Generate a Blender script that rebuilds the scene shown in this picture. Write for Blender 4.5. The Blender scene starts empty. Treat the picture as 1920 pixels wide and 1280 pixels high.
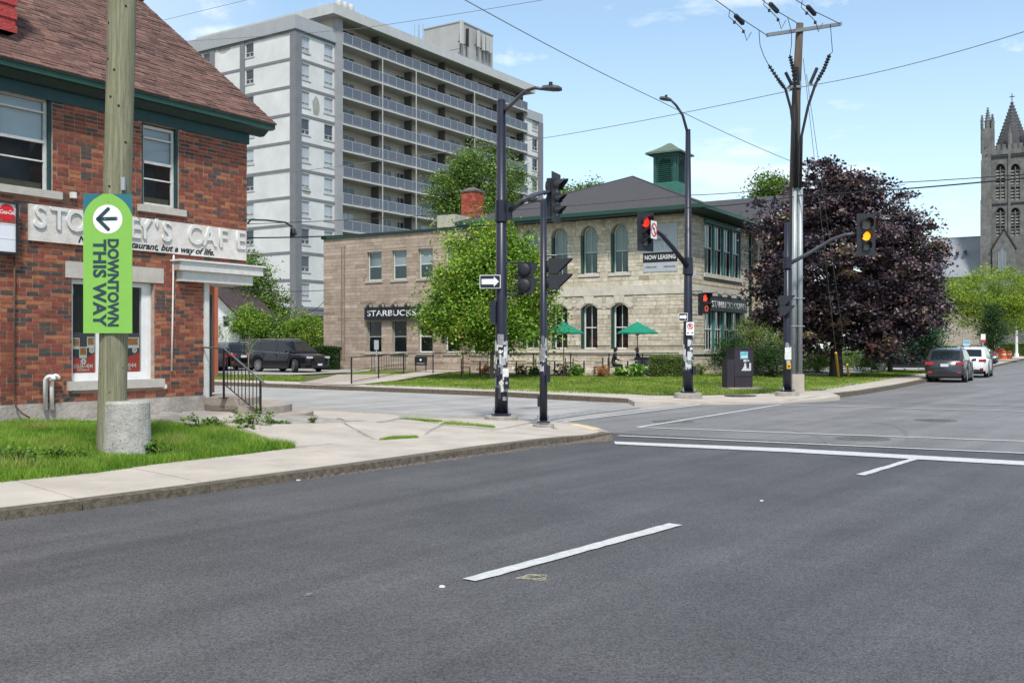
import bpy, math, random
import numpy as np
from mathutils import Vector, Matrix
random.seed(7); RNG = np.random.default_rng(7)
SC = bpy.context.scene
COL = SC.collection
rad = math.radians
# ---------------------------------------------------------------- camera
F = 1880.0; CX = 960.0; HY = 650.0; EYE = 1.65
cam_d = bpy.data.cameras.new('camera'); cam = bpy.data.objects.new('camera', cam_d); COL.objects.link(cam)
cam.location = (0, 0, EYE); cam.rotation_euler = (rad(90), 0, 0)
cam_d.lens = 36 * F / 1920; cam_d.sensor_width = 36; cam_d.shift_y = 10 / 1920
cam_d.clip_end = 3000; cam_d.clip_start = 0.1
SC.camera = cam
# ---------------------------------------------------------------- sky and sun
SUN_EL, SUN_AZ = rad(55), rad(172)       # azimuth clockwise from +Y (view direction): behind the camera
w = bpy.data.worlds.new('World'); SC.world = w; w.use_nodes = True
nt = w.node_tree; nt.nodes.clear(); N = nt.nodes.new; LK = nt.links.new
wo = N('ShaderNodeOutputWorld'); bg = N('ShaderNodeBackground'); sky = N('ShaderNodeTexSky')
sky.sky_type = 'NISHITA'; sky.sun_disc = False; sky.sun_elevation = SUN_EL; sky.sun_rotation = SUN_AZ
sky.air_density = 1.0; sky.dust_density = 0.15; sky.ozone_density = 1.0
tc = N('ShaderNodeTexCoord'); mp = N('ShaderNodeMapping'); mp.inputs['Scale'].default_value = (1.0, 1.0, 3.2)
LK(tc.outputs['Generated'], mp.inputs['Vector'])
nz = N('ShaderNodeTexNoise'); nz.inputs['Scale'].default_value = 4.6; nz.inputs['Detail'].default_value = 8; nz.inputs['Roughness'].default_value = 0.55
mp.inputs['Location'].default_value = (2.05, 0.4, 0.35)
LK(mp.outputs[0], nz.inputs['Vector'])
cr = N('ShaderNodeValToRGB'); cr.color_ramp.elements[0].position = 0.515; cr.color_ramp.elements[1].position = 0.63
cr.color_ramp.elements[0].color = (0, 0, 0, 1); cr.color_ramp.elements[1].color = (0.85, 0.85, 0.85, 1)
LK(nz.outputs['Fac'], cr.inputs['Fac'])
# veil of thin high cloud: denser low down
sp = N('ShaderNodeSeparateXYZ'); LK(tc.outputs['Generated'], sp.inputs[0])
veil = N('ShaderNodeMapRange'); veil.inputs['From Min'].default_value = 0.0; veil.inputs['From Max'].default_value = 0.30
veil.inputs['To Min'].default_value = 0.58; veil.inputs['To Max'].default_value = 0.18
LK(sp.outputs['Z'], veil.inputs['Value'])
# broad bank of cloud to the left
lef = N('ShaderNodeMapRange'); lef.inputs['From Min'].default_value = -0.12; lef.inputs['From Max'].default_value = -0.5
lef.inputs['To Min'].default_value = 0.0; lef.inputs['To Max'].default_value = 0.8
LK(sp.outputs['X'], lef.inputs['Value'])
def mth(op, a, b=None, clamp=False):
    n = N('ShaderNodeMath'); n.operation = op; n.use_clamp = clamp
    for i, q in enumerate((a, b)):
        if q is None: continue
        if isinstance(q, (int, float)): n.inputs[i].default_value = q
        else: LK(q, n.inputs[i])
    return n.outputs[0]
# small fair weather clouds standing in fixed directions of the sky
uu = mth('DIVIDE', sp.outputs['X'], sp.outputs['Y']); vv = mth('DIVIDE', sp.outputs['Z'], sp.outputs['Y'])
nf = N('ShaderNodeTexNoise'); nf.inputs['Scale'].default_value = 24; nf.inputs['Detail'].default_value = 6; nf.inputs['Roughness'].default_value = .6; mpf = N('ShaderNodeMapping'); mpf.inputs['Scale'].default_value = (1, 1, 1.9); LK(tc.outputs['Generated'], mpf.inputs['Vector']); LK(mpf.outputs[0], nf.inputs['Vector'])
puff = 0.0
for px_, py_, a_, b_, st_ in ((965, 102, 75, 26, .8), (1085, 152, 45, 24, .6), (1590, 190, 70, 24, .85), (1765, 372, 110, 42, .7), (1905, 82, 60, 22, .9), (1420, 4, 190, 26, .9), (1150, 20, 60, 34, .5), (330, 20, 260, 60, .7), (2150, 200, 120, 40, .8), (700, -120, 200, 50, .8), (1700, -160, 260, 60, .8)):
    q = mth('ADD', mth('POWER', mth('ABSOLUTE', mth('MULTIPLY', mth('SUBTRACT', uu, (px_ - CX) / F), F / a_)), 2), mth('POWER', mth('ABSOLUTE', mth('MULTIPLY', mth('SUBTRACT', vv, (HY - py_) / F), F / b_)), 2))
    q = mth('ADD', mth('SUBTRACT', 0.55, q), mth('MULTIPLY', mth('SUBTRACT', nf.outputs['Fac'], .5), 4.2)); q = mth('MULTIPLY', mth('MULTIPLY', q, .8, True), st_); puff = mth('MAXIMUM', q, puff)
crp = mth('MAXIMUM', cr.outputs['Color'], puff)
mx = N('ShaderNodeMath'); mx.operation = 'MAXIMUM'; LK(crp, mx.inputs[0]); LK(veil.outputs[0], mx.inputs[1])
mx2 = N('ShaderNodeMath'); mx2.operation = 'MAXIMUM'; LK(mx.outputs[0], mx2.inputs[0]); LK(lef.outputs[0], mx2.inputs[1])
mix = N('ShaderNodeMixRGB'); LK(mx2.outputs[0], mix.inputs['Fac']); tnt = N('ShaderNodeMixRGB'); tnt.blend_type = 'MULTIPLY'; tnt.inputs['Fac'].default_value = 1; tnt.inputs['Color2'].default_value = (.90, 1.03, 1.02, 1); LK(sky.outputs[0], tnt.inputs['Color1']); LK(tnt.outputs[0], mix.inputs['Color1'])
mix.inputs['Color2'].default_value = (5.0, 5.55, 5.9, 1)
LK(mix.outputs[0], bg.inputs['Color']); bg.inputs['Strength'].default_value = 0.122
LK(bg.outputs[0], wo.inputs['Surface'])
sun_d = bpy.data.lights.new('sun', 'SUN'); sun_d.energy = 2.9; sun_d.angle = rad(7); sun_d.color = (1.0, 0.96, 0.9)
sun = bpy.data.objects.new('sun', sun_d); COL.objects.link(sun)
sdir = Vector((math.sin(SUN_AZ) * math.cos(SUN_EL), math.cos(SUN_AZ) * math.cos(SUN_EL), math.sin(SUN_EL)))
sun.rotation_euler = sdir.to_track_quat('Z', 'Y').to_euler()
vs = SC.view_settings; vs.view_transform = 'Standard'; vs.look = 'None'; vs.gamma = 1; vs.use_curve_mapping = False; vs.exposure = 0.68
try:
    SC.cycles.max_bounces = 6; SC.cycles.transparent_max_bounces = 12
    SC.cycles.caustics_reflective = False; SC.cycles.caustics_refractive = False
except Exception: pass

# ---------------------------------------------------------------- pixel helpers (rays onto real planes)
def PX(px, py, Z): return Vector(((px - CX) / F * Z, Z, EYE + (HY - py) / F * Z))
def GR(px, py, z=0.0):
    Z = (EYE - z) * F / (py - HY); return Vector(((px - CX) / F * Z, Z, z))

# ---------------------------------------------------------------- materials
MATS = {}
def nodes(name):
    m = bpy.data.materials.new(name); m.use_nodes = True; n = m.node_tree
    b = n.nodes['Principled BSDF']; return m, n, b
def M(name, col, rough=0.7, var=0.12, scale=3.0, bump=0.0, bscale=40.0, metal=0.0, spec=0.4, coat=0.0, world=False, col2=None, stretch=None):
    """principled with two-scale noise colour variation and bump"""
    if name in MATS: return MATS[name]
    m, n, b = nodes(name); new = n.nodes.new; lk = n.links.new
    b.inputs['Roughness'].default_value = rough; b.inputs['Metallic'].default_value = metal
    b.inputs['Specular IOR Level'].default_value = spec; b.inputs['Coat Weight'].default_value = coat
    if world:
        g = new('ShaderNodeNewGeometry'); vec = g.outputs['Position']
    else:
        t = new('ShaderNodeTexCoord'); vec = t.outputs['Object']
    if stretch:
        mpp = new('ShaderNodeMapping'); mpp.inputs['Scale'].default_value = stretch; lk(vec, mpp.inputs['Vector']); vec = mpp.outputs[0]
    if var > 0 or col2:
        a = new('ShaderNodeTexNoise'); a.inputs['Scale'].default_value = scale; a.inputs['Detail'].default_value = 6; a.inputs['Roughness'].default_value = 0.65
        lk(vec, a.inputs['Vector'])
        r = new('ShaderNodeValToRGB'); r.color_ramp.elements[0].position = 0.3; r.color_ramp.elements[1].position = 0.7
        c2 = col2 if col2 else tuple(min(1, c * (1 + var)) for c in col)
        c1 = col if col2 else tuple(c * (1 - var) for c in col)
        r.color_ramp.elements[0].color = (*c1, 1); r.color_ramp.elements[1].color = (*c2, 1)
        lk(a.outputs['Fac'], r.inputs['Fac']); lk(r.outputs[0], b.inputs['Base Color'])
    else:
        b.inputs['Base Color'].default_value = (*col, 1)
    if bump > 0:
        c = new('ShaderNodeTexNoise'); c.inputs['Scale'].default_value = bscale; c.inputs['Detail'].default_value = 4
        lk(vec, c.inputs['Vector'])
        bp = new('ShaderNodeBump'); bp.inputs['Strength'].default_value = bump; bp.inputs['Distance'].default_value = 0.02
        lk(c.outputs['Fac'], bp.inputs['Height']); lk(bp.outputs[0], b.inputs['Normal'])
    MATS[name] = m; return m
def MT(name, stops, rough=0.85, bump=0.3, bscale=60, nvar=0.25, nscale=12, spec=0.3, trans=0.0, stain=0.0):
    """material whose colour comes from the face attribute 'tone' (one value per piece) through a ramp"""
    m, n, b = nodes(name); new = n.nodes.new; lk = n.links.new
    b.inputs['Roughness'].default_value = rough; b.inputs['Specular IOR Level'].default_value = spec
    at = new('ShaderNodeAttribute'); at.attribute_name = 'tone'
    r = new('ShaderNodeValToRGB'); els = r.color_ramp.elements
    els[0].position = stops[0][0]; els[0].color = (*stops[0][1], 1); els[1].position = stops[1][0]; els[1].color = (*stops[1][1], 1)
    for p, c in stops[2:]:
        e = els.new(p); e.color = (*c, 1)
    lk(at.outputs['Fac'], r.inputs['Fac']); out = r.outputs[0]
    g = new('ShaderNodeNewGeometry')
    if nvar > 0:
        a = new('ShaderNodeTexNoise'); a.inputs['Scale'].default_value = nscale; a.inputs['Detail'].default_value = 5; lk(g.outputs['Position'], a.inputs['Vector'])
        mr = new('ShaderNodeMapRange'); mr.inputs['From Min'].default_value = 0.3; mr.inputs['From Max'].default_value = 0.7
        mr.inputs['To Min'].default_value = 1 - nvar; mr.inputs['To Max'].default_value = 1 + nvar; lk(a.outputs['Fac'], mr.inputs['Value'])
        mm = new('ShaderNodeVectorMath'); mm.operation = 'SCALE'; lk(out, mm.inputs[0]); lk(mr.outputs[0], mm.inputs['Scale']); out = mm.outputs[0]
    if stain > 0:
        mp2 = new('ShaderNodeMapping'); mp2.inputs['Scale'].default_value = (1.1, 1.1, 0.35); lk(g.outputs['Position'], mp2.inputs['Vector'])
        a = new('ShaderNodeTexNoise'); a.inputs['Scale'].default_value = 0.9; a.inputs['Detail'].default_value = 8; a.inputs['Roughness'].default_value = .7; lk(mp2.outputs[0], a.inputs['Vector'])
        mr = new('ShaderNodeMapRange'); mr.inputs['From Min'].default_value = 0.48; mr.inputs['From Max'].default_value = 0.72
        mr.inputs['To Min'].default_value = 1; mr.inputs['To Max'].default_value = 1 - stain; lk(a.outputs['Fac'], mr.inputs['Value'])
        mm = new('ShaderNodeVectorMath'); mm.operation = 'SCALE'; lk(out, mm.inputs[0]); lk(mr.outputs[0], mm.inputs['Scale']); out = mm.outputs[0]
    lk(out, b.inputs['Base Color'])
    if bump > 0:
        c = new('ShaderNodeTexNoise'); c.inputs['Scale'].default_value = bscale; c.inputs['Detail'].default_value = 3; lk(g.outputs['Position'], c.inputs['Vector'])
        bp = new('ShaderNodeBump'); bp.inputs['Strength'].default_value = bump; bp.inputs['Distance'].default_value = 0.015
        lk(c.outputs['Fac'], bp.inputs['Height']); lk(bp.outputs[0], b.inputs['Normal'])
    if trans > 0:
        o = n.nodes['Material Output']; tr = new('ShaderNodeBsdfTranslucent'); lk(out, tr.inputs['Color'])
        ms = new('ShaderNodeMixShader'); ms.inputs['Fac'].default_value = trans; lk(b.outputs[0], ms.inputs[1]); lk(tr.outputs[0], ms.inputs[2]); lk(ms.outputs[0], o.inputs['Surface'])
    MATS[name] = m; return m
def MG(name, tint=(0.02, 0.025, 0.03), trans=0.9, rough=0.03):
    """window glass: mostly clear, reflecting by Fresnel"""
    m, n, b = nodes(name); new = n.nodes.new; lk = n.links.new; o = n.nodes['Material Output']
    b.inputs['Base Color'].default_value = (*tint, 1); b.inputs['Roughness'].default_value = rough; b.inputs['Specular IOR Level'].default_value = 0.8
    tp = new('ShaderNodeBsdfTransparent'); tp.inputs['Color'].default_value = (0.85, 0.9, 0.9, 1)
    fr = new('ShaderNodeFresnel'); fr.inputs['IOR'].default_value = 1.55
    mr = new('ShaderNodeMapRange'); mr.inputs['To Min'].default_value = 1 - trans; mr.inputs['To Max'].default_value = 1.0
    lk(fr.outputs[0], mr.inputs['Value'])
    ms = new('ShaderNodeMixShader'); lk(mr.outputs[0], ms.inputs['Fac']); lk(tp.outputs[0], ms.inputs[1]); lk(b.outputs[0], ms.inputs[2]); lk(ms.outputs[0], o.inputs['Surface'])
    MATS[name] = m; return m
def ME(name, col, s):
    m, n, b = nodes(name); b.inputs['Base Color'].default_value = (*col, 1); b.inputs['Emission Color'].default_value = (*col, 1); b.inputs['Emission Strength'].default_value = s
    MATS[name] = m; return m

# ---------------------------------------------------------------- mesh builder
class MB:
    def __init__(s): s.v = []; s.f = []; s.t = []; s.mi = []
    def add(s, vs, fs, tone=0.5, mi=0):
        o = len(s.v); s.v += [tuple(p) for p in vs]; s.f += [tuple(i + o for i in f) for f in fs]; s.t += [tone] * len(fs); s.mi += [mi] * len(fs); return s
    def box(s, x0, x1, y0, y1, z0, z1, tone=0.5, mat=None, mi=0):
        if x0 > x1: x0, x1 = x1, x0
        if y0 > y1: y0, y1 = y1, y0
        vs = [(x0, y0, z0), (x1, y0, z0), (x1, y1, z0), (x0, y1, z0), (x0, y0, z1), (x1, y0, z1), (x1, y1, z1), (x0, y1, z1)]
        if mat: vs = [mat @ Vector(p) for p in vs]
        return s.add(vs, [(3, 2, 1, 0), (4, 5, 6, 7), (0, 1, 5, 4), (1, 2, 6, 5), (2, 3, 7, 6), (3, 0, 4, 7)], tone, mi)
    def hexa(s, q0, q1, tone=0.5, mi=0):
        """eight corners: loop q0 and the matching loop q1"""
        n = len(q0); vs = list(q0) + list(q1); fs = [tuple(range(n - 1, -1, -1)), tuple(range(n, 2 * n))]
        for i in range(n): j = (i + 1) % n; fs.append((i, j, n + j, n + i))
        return s.add(vs, fs, tone, mi)
    def prism(s, pts, z0, z1, tone=0.5, mi=0):
        a = [(p[0], p[1], z0 if not callable(z0) else z0(p[0], p[1])) for p in pts]
        b = [(p[0], p[1], z1 if not callable(z1) else z1(p[0], p[1])) for p in pts]
        return s.hexa(a, b, tone, mi)
    def tube(s, pts, r, n=8, cap=True, tone=0.5, mi=0):
        pts = [Vector(p) for p in pts]; rs = r if isinstance(r, (list, tuple)) else [r] * len(pts)
        rings = []; up = Vector((0, 0, 1)); prev = None
        for i, p in enumerate(pts):
            d = (pts[min(i + 1, len(pts) - 1)] - pts[max(i - 1, 0)]).normalized()
            if prev is None:
                a = d.cross(up) if abs(d.z) < 0.95 else d.cross(Vector((1, 0, 0)))
                a.normalize()
            else:
                a = (prev - d * prev.dot(d)).normalized()
            prev = a; b = d.cross(a)
            rings.append([p + (a * math.cos(2 * math.pi * k / n) + b * math.sin(2 * math.pi * k / n)) * rs[i] for k in range(n)])
        vs = [q for ring in rings for q in ring]; fs = []
        for i in range(len(pts) - 1):
            for k in range(n):
                k2 = (k + 1) % n; fs.append((i * n + k, i * n + k2, (i + 1) * n + k2, (i + 1) * n + k))
        if cap: fs.append(tuple(range(n - 1, -1, -1))); fs.append(tuple((len(pts) - 1) * n + k for k in range(n)))
        return s.add(vs, fs, tone, mi)
    def cyl(s, x, y, z0, z1, r0, r1=None, n=16, tone=0.5, mi=0): return s.tube([(x, y, z0), (x, y, z1)], [r0, r0 if r1 is None else r1], n, True, tone, mi)
    def lathe(s, prof, n=16, c=(0, 0, 0), tone=0.5, mi=0):
        vs = []; fs = []
        for r, z in prof:
            for k in range(n): a = 2 * math.pi * k / n; vs.append((c[0] + r * math.cos(a), c[1] + r * math.sin(a), c[2] + z))
        for i in range(len(prof) - 1):
            for k in range(n): k2 = (k + 1) % n; fs.append((i * n + k, i * n + k2, (i + 1) * n + k2, (i + 1) * n + k))
        fs.append(tuple(range(n - 1, -1, -1))); fs.append(tuple((len(prof) - 1) * n + k for k in range(n)))
        return s.add(vs, fs, tone, mi)
    def xform(s, m): s.v = [tuple(m @ Vector(p)) for p in s.v]; return s
    def mesh(s, name, mat, smooth=False):
        me = bpy.data.meshes.new(name); me.from_pydata(s.v, [], s.f)
        for mm in (mat if isinstance(mat, (list, tuple)) else [mat]): me.materials.append(mm)
        if s.f:
            at = me.attributes.new('tone', 'FLOAT', 'FACE'); at.data.foreach_set('value', s.t)
            if any(s.mi): me.polygons.foreach_set('material_index', s.mi)
            if smooth: me.polygons.foreach_set('use_smooth', [True] * len(s.f))
        me.update(); return me
def link(name, me, parent=None, loc=None, rot=None, mat4=None):
    o = bpy.data.objects.new(name, me); COL.objects.link(o)
    if parent is not None: o.parent = parent
    if mat4 is not None: o.matrix_local = mat4
    if loc is not None: o.location = loc
    if rot is not None: o.rotation_euler = rot
    return o
def tag(o, label=None, cat=None, group=None, kind=None):
    if label: o['label'] = label
    if cat: o['category'] = cat
    if group: o['group'] = group
    if kind: o['kind'] = kind
    return o
def part(name, mb, mat, parent, smooth=False, label=None, kind=None, loc=None, rot=None):
    o = link(name, mb.mesh(name, mat, smooth), parent, loc, rot)
    if label: o['label'] = label
    if kind: o['kind'] = kind
    return o
def thing(name, label, cat, loc=(0, 0, 0), rz=0.0, group=None):
    o = bpy.data.objects.new(name, None); COL.objects.link(o); o.empty_display_size = 0.2
    o.location = loc; o.rotation_euler = (0, 0, rz); return tag(o, label, cat, group)
def copy_tree(o, parent=None):
    kids = list(o.children); c = o.copy(); COL.objects.link(c); c.parent = parent
    for k in kids: copy_tree(k, c)
    return c
def text_mesh(s, size, ext=0.002, bold=0.0, shear=0.0, sx=1.0, align='CENTER', spacing=1.0):
    cu = bpy.data.curves.new('text', 'FONT'); cu.body = s; cu.size = size; cu.extrude = ext; cu.offset = bold; cu.shear = shear
    cu.align_x = align; cu.align_y = 'CENTER'; cu.resolution_u = 3; cu.space_character = spacing
    o = bpy.data.objects.new('text', cu); me = bpy.data.meshes.new_from_object(o); bpy.data.objects.remove(o)
    me.transform(Matrix.Diagonal((sx, 1, 1, 1))); me.materials.clear(); return me
def text_part(s, size, parent, mat, mat4, name='lettering', **kw):
    me = text_mesh(s, size, **kw); me.materials.append(mat); return link(name, me, parent, mat4=mat4)

# ---------------------------------------------------------------- facades: a plane of a building, addressed by rays of the photograph
class Bld:
    """building frame: local x runs away along the street, local y runs left; origin = near corner on the ground"""
    def __init__(s, px, Z, deg, z0=0.0):
        s.O = Vector(((px - CX) / F * Z, Z, z0)); s.rz = rad(90 - deg)
        s.R = Matrix.Rotation(s.rz, 4, 'Z'); s.M = Matrix.Translation(s.O) @ s.R; s.Mi = s.M.inverted()
class Fac:
    """kind 'R': plane y=c facing -y, a=+x.  kind 'L': plane x=c facing -x, a=-y.  all h are heights above world 0"""
    def __init__(s, b, kind, c=0.0): s.b = b; s.k = kind; s.c = c; s.mw = b.M
    def pt(s, a, h, d=0.0):
        z = h - s.b.O.z
        return Vector((a, s.c - d, z)) if s.k == 'R' else Vector((s.c - d, -a, z))
    def a(s, px, d=0.0):
        p0 = s.mw @ s.pt(0, 0, d); t = (s.mw @ s.pt(1, 0, d)) - p0; k = (px - CX) / F
        return (k * p0.y - p0.x) / (t.x - k * t.y)
    def h(s, px, py, d=0.0):
        w_ = s.mw @ s.pt(s.a(px, d), 0, d); return EYE + (HY - py) / F * w_.y
    def ah(s, px, py, d=0.0): return s.a(px, d), s.h(px, py, d)
    def box(s, mb, a0, a1, h0, h1, d0, d1, tone=0.5, mi=0):
        p = s.pt(a0, h0, d0); q = s.pt(a1, h1, d1)
        return mb.box(min(p.x, q.x), max(p.x, q.x), min(p.y, q.y), max(p.y, q.y), min(p.z, q.z), max(p.z, q.z), tone, mi=mi)
    def m4(s, a, h, d):
        if s.k == 'R': return Matrix.Translation(s.pt(a, h, d)) @ Matrix.Rotation(rad(90), 4, 'X')
        return Matrix.Translation(s.pt(a, h, d)) @ Matrix.Rotation(rad(-90), 4, 'Z') @ Matrix.Rotation(rad(90), 4, 'X')
def rects(a0, a1, h0, h1, ops):
    xs = sorted({a0, a1, *[min(max(v, a0), a1) for o in ops for v in o[:2]]}); out = []
    for i in range(len(xs) - 1):
        x0, x1 = xs[i], xs[i + 1]
        if x1 - x0 < 1e-6: continue
        cut = sorted([(max(o[2], h0), min(o[3], h1)) for o in ops if o[0] < x1 - 1e-6 and o[1] > x0 + 1e-6 and o[3] > h0 and o[2] < h1]); z = h0
        for c0, c1 in cut:
            if c0 > z + 1e-6: out.append((x0, x1, z, c0))
            z = max(z, c1)
        if z < h1 - 1e-6: out.append((x0, x1, z, h1))
    return out
def clip_cells(cells, ops, mn=0.03):
    out = []
    for (a0, a1, h0, h1, t) in cells:
        segs = [(a0, a1)]
        for o in ops:
            if o[2] < h1 - 0.012 and o[3] > h0 + 0.012:
                ns = []
                for s0, s1 in segs:
                    if o[1] <= s0 or o[0] >= s1: ns.append((s0, s1)); continue
                    if o[0] - s0 > mn: ns.append((s0, o[0]))
                    if s1 - o[1] > mn: ns.append((o[1], s1))
                segs = ns
        out += [(s0, s1, h0, h1, t) for s0, s1 in segs if s1 - s0 > mn]
    return out
def lay_cells(fac, parent, name, cells, mat, d0, thick, gap, jit=0.0, limit=300, hidden=None, bulk=None):
    """pieces of masonry: the largest in view as separate parts, the others joined in one part"""
    sc = []
    for c in cells:
        am = (c[0] + c[1]) / 2; hm = (c[2] + c[3]) / 2; w_ = fac.mw @ fac.pt(am, hm, 0)
        px = CX + F * w_.x / w_.y; py = HY - F * (w_.z - EYE) / w_.y
        vis = 0 < px < 1920 and 0 < py < 1280 and w_.y > 0 and not (hidden and hidden(px, py))
        w2 = fac.mw @ fac.pt(c[1], hm, 0); w1 = fac.mw @ fac.pt(c[0], hm, 0)
        area = abs(w2.x / w2.y - w1.x / w1.y) * (c[3] - c[2]) / w_.y
        sc.append((area if vis else -1, c))
    sc.sort(key=lambda q: -q[0]); cache = {}; blk = MB()
    for i, (ar, c) in enumerate(sc):
        wd, hh, t = c[1] - c[0] - gap, c[3] - c[2] - gap, c[4]; j = random.uniform(0, jit)
        if i < limit and ar > 0:
            key = (round(wd, 2), round(hh, 2), round(t * 12))
            if key not in cache:
                mb = MB(); b = min(0.004, thick * .3); W, Hh = wd / 2, hh / 2
                o0 = fac.pt(0, 0, 0); lo = [fac.pt(u, v, 0) - o0 for u, v in ((-W, -Hh), (W, -Hh), (W, Hh), (-W, Hh))]
                out_ = fac.pt(0, 0, 1) - o0; r1 = [p + out_ * (thick - b) for p in lo]
                r2 = [(fac.pt(u, v, 0) - o0) + out_ * thick for u, v in ((-W + b, -Hh + b), (W - b, -Hh + b), (W - b, Hh - b), (-W + b, Hh - b))]
                vs = lo + r1 + r2; fs = []
                for k in range(4):
                    k2 = (k + 1) % 4; fs.append((k, k2, 4 + k2, 4 + k)); fs.append((4 + k, 4 + k2, 8 + k2, 8 + k))
                fs.append((8, 9, 10, 11)); mb.add(vs, fs, key[2] / 12); cache[key] = mb.mesh(name, mat)
            link(name, cache[key], parent, loc=fac.pt((c[0] + c[1]) / 2, (c[2] + c[3]) / 2, d0 + j))
        else:
            g = gap / 2; b_ = thick * .25; A0, A1, B0, B1 = c[0] + g, c[1] - g, c[2] + g, c[3] - g
            v1 = [fac.pt(u, v, d0) for u, v in ((A0, B0), (A1, B0), (A1, B1), (A0, B1))]; v2 = [fac.pt(u, v, d0 + thick + j) for u, v in ((A0 + b_, B0 + b_), (A1 - b_, B0 + b_), (A1 - b_, B1 - b_), (A0 + b_, B1 - b_))]
            blk.add(v1 + v2, [(0, 1, 5, 4), (1, 2, 6, 5), (2, 3, 7, 6), (3, 0, 4, 7), (4, 5, 6, 7)], t)
    if blk.f: part(bulk or (name + '_courses'), blk, mat, parent, kind='stuff')

# ---------------------------------------------------------------- foliage and grass (numpy)
def leaf_mesh(name, C, tone, size, mat, up=0.5, aspect=0.62):
    """C: (n,3) leaf centres; each leaf is a folded rhombus of two triangles"""
    n = len(C); nr = RNG.normal(size=(n, 3)); nr[:, 2] = np.abs(nr[:, 2]) + up * 1.2; nr /= np.linalg.norm(nr, axis=1)[:, None]
    d = RNG.normal(size=(n, 3)); d -= (d * nr).sum(1)[:, None] * nr; d /= np.linalg.norm(d, axis=1)[:, None] + 1e-9; e = np.cross(nr, d)
    s = (size * RNG.uniform(0.65, 1.35, n))[:, None]
    V = np.stack([C - d * s * .5, C + e * s * .5 * aspect - nr * s * .12, C + d * s * .5, C - e * s * .5 * aspect - nr * s * .12], 1).reshape(-1, 3)
    idx = np.arange(n)[:, None] * 4; T = np.concatenate([idx + np.array([[0, 1, 2]]), idx + np.array([[0, 2, 3]])], 1).reshape(-1, 3)
    me = bpy.data.meshes.new(name); me.vertices.add(4 * n); me.vertices.foreach_set('co', V.astype(np.float32).ravel())
    me.loops.add(6 * n); me.loops.foreach_set('vertex_index', T.astype(np.int32).ravel())
    me.polygons.add(2 * n); me.polygons.foreach_set('loop_start', np.arange(0, 6 * n, 3, dtype=np.int32))
    at = me.attributes.new('tone', 'FLOAT', 'FACE'); at.data.foreach_set('value', np.repeat(tone, 2).astype(np.float32))
    me.materials.append(mat); me.update(calc_edges=True); me.validate(); return me
def clumps(blobs, nc, nl, rc, shell=0.45, flat=0.6, rag=0.10):
    """leaf centres gathered in clumps spread through ellipsoids (cx,cy,cz,rx,ry,rz)"""
    vol = np.array([b[3] * b[4] * b[5] for b in blobs]) ** .8; k = RNG.choice(len(blobs), nc, p=vol / vol.sum()); B = np.array(blobs)[k]
    u = RNG.normal(size=(nc, 3)); u /= np.linalg.norm(u, axis=1)[:, None]; r = shell + (1.0 - shell) * RNG.random(nc) ** 0.6; r = r * (1 + rag * np.abs(RNG.normal(size=nc)))
    cc = B[:, :3] + u * r[:, None] * B[:, 3:6]; R = rc * RNG.uniform(.45, 1.5, nc)
    q = RNG.choice(nc, nl); g = RNG.normal(size=(nl, 3)) * 0.5; g[:, 2] *= flat; g[:, 2] -= 0.25 * (g[:, 0] ** 2 + g[:, 1] ** 2)
    C = cc[q] + g * R[q][:, None]; tone = np.clip(0.5 + 0.2 * RNG.normal(size=nc)[q] + 0.16 * RNG.normal(size=nl), 0, 1)
    return cc, C, tone
def tree(name, label, loc, trunk_h, r0, blobs, nc, nl, rc, leaf, mat, bark, group=None, cat='tree', lean=(0, 0), limbs=14, shell=0.4, up=.5, flat=.6, stems=1, rag=.1):
    t = thing(name, label, cat, loc, 0, group); cc, C, tone = clumps(blobs, nc, nl, rc, shell, flat, rag)
    mb = MB(); top = Vector((lean[0], lean[1], trunk_h)); zc = sum(b[2] for b in blobs) / len(blobs)
    apex = Vector((np.mean([b[0] for b in blobs]), np.mean([b[1] for b in blobs]), max(b[2] + b[5] * .75 for b in blobs)))
    for s in range(stems):
        o = Vector((random.uniform(-.12, .12), random.uniform(-.12, .12), 0)) * (stems > 1)
        mb.tube([o + Vector((0, 0, -.1)), o + Vector((0, 0, .12)), o * 1.5 + Vector((lean[0] * .4, lean[1] * .4, trunk_h * .5)), top + o * 2, (top + apex) / 2 + Vector((.1, 0, 0)) + o * 3, apex], [r0 * 1.5, r0 * 1.15, r0 * .95, r0 * .8, r0 * .45, r0 * .08], 9)
    for i in RNG.choice(len(cc), min(limbs, len(cc)), replace=False):
        e = Vector(cc[i]); f = random.uniform(0.0, .55); s = top.lerp(apex, f * .9); m_ = s.lerp(e, .5) + Vector((0, 0, -.06 * (e - s).length))
        r = r0 * .42 * (1 - f * .6); mb.tube([s, m_, e], [r, r * .6, r * .15], 6, False)
    part('trunk', mb, bark, t, True)
    link('crown', leaf_mesh('crown', C, tone, leaf, mat, up), t); return t
def bush(name, label, loc, blobs, nc, nl, rc, leaf, mat, bark, cat='bush', group=None, up=.5, rz=0, shell=.3):
    t = thing(name, label, cat, loc, rz, group); cc, C, tone = clumps(blobs, nc, nl, rc, shell); C[:, 2] = np.maximum(C[:, 2], 0.02)
    mb = MB()
    for i in RNG.choice(len(cc), min(9, len(cc)), replace=False):
        e = Vector(cc[i]); mb.tube([(e.x * .2, e.y * .2, -.05), (e.x * .6, e.y * .6, max(e.z, .1) * .5), e], [.02, .014, .005], 5, False)
    part('stem', mb, bark, t); link('foliage', leaf_mesh('foliage', C, tone, leaf, mat, up), t); return t
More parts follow.
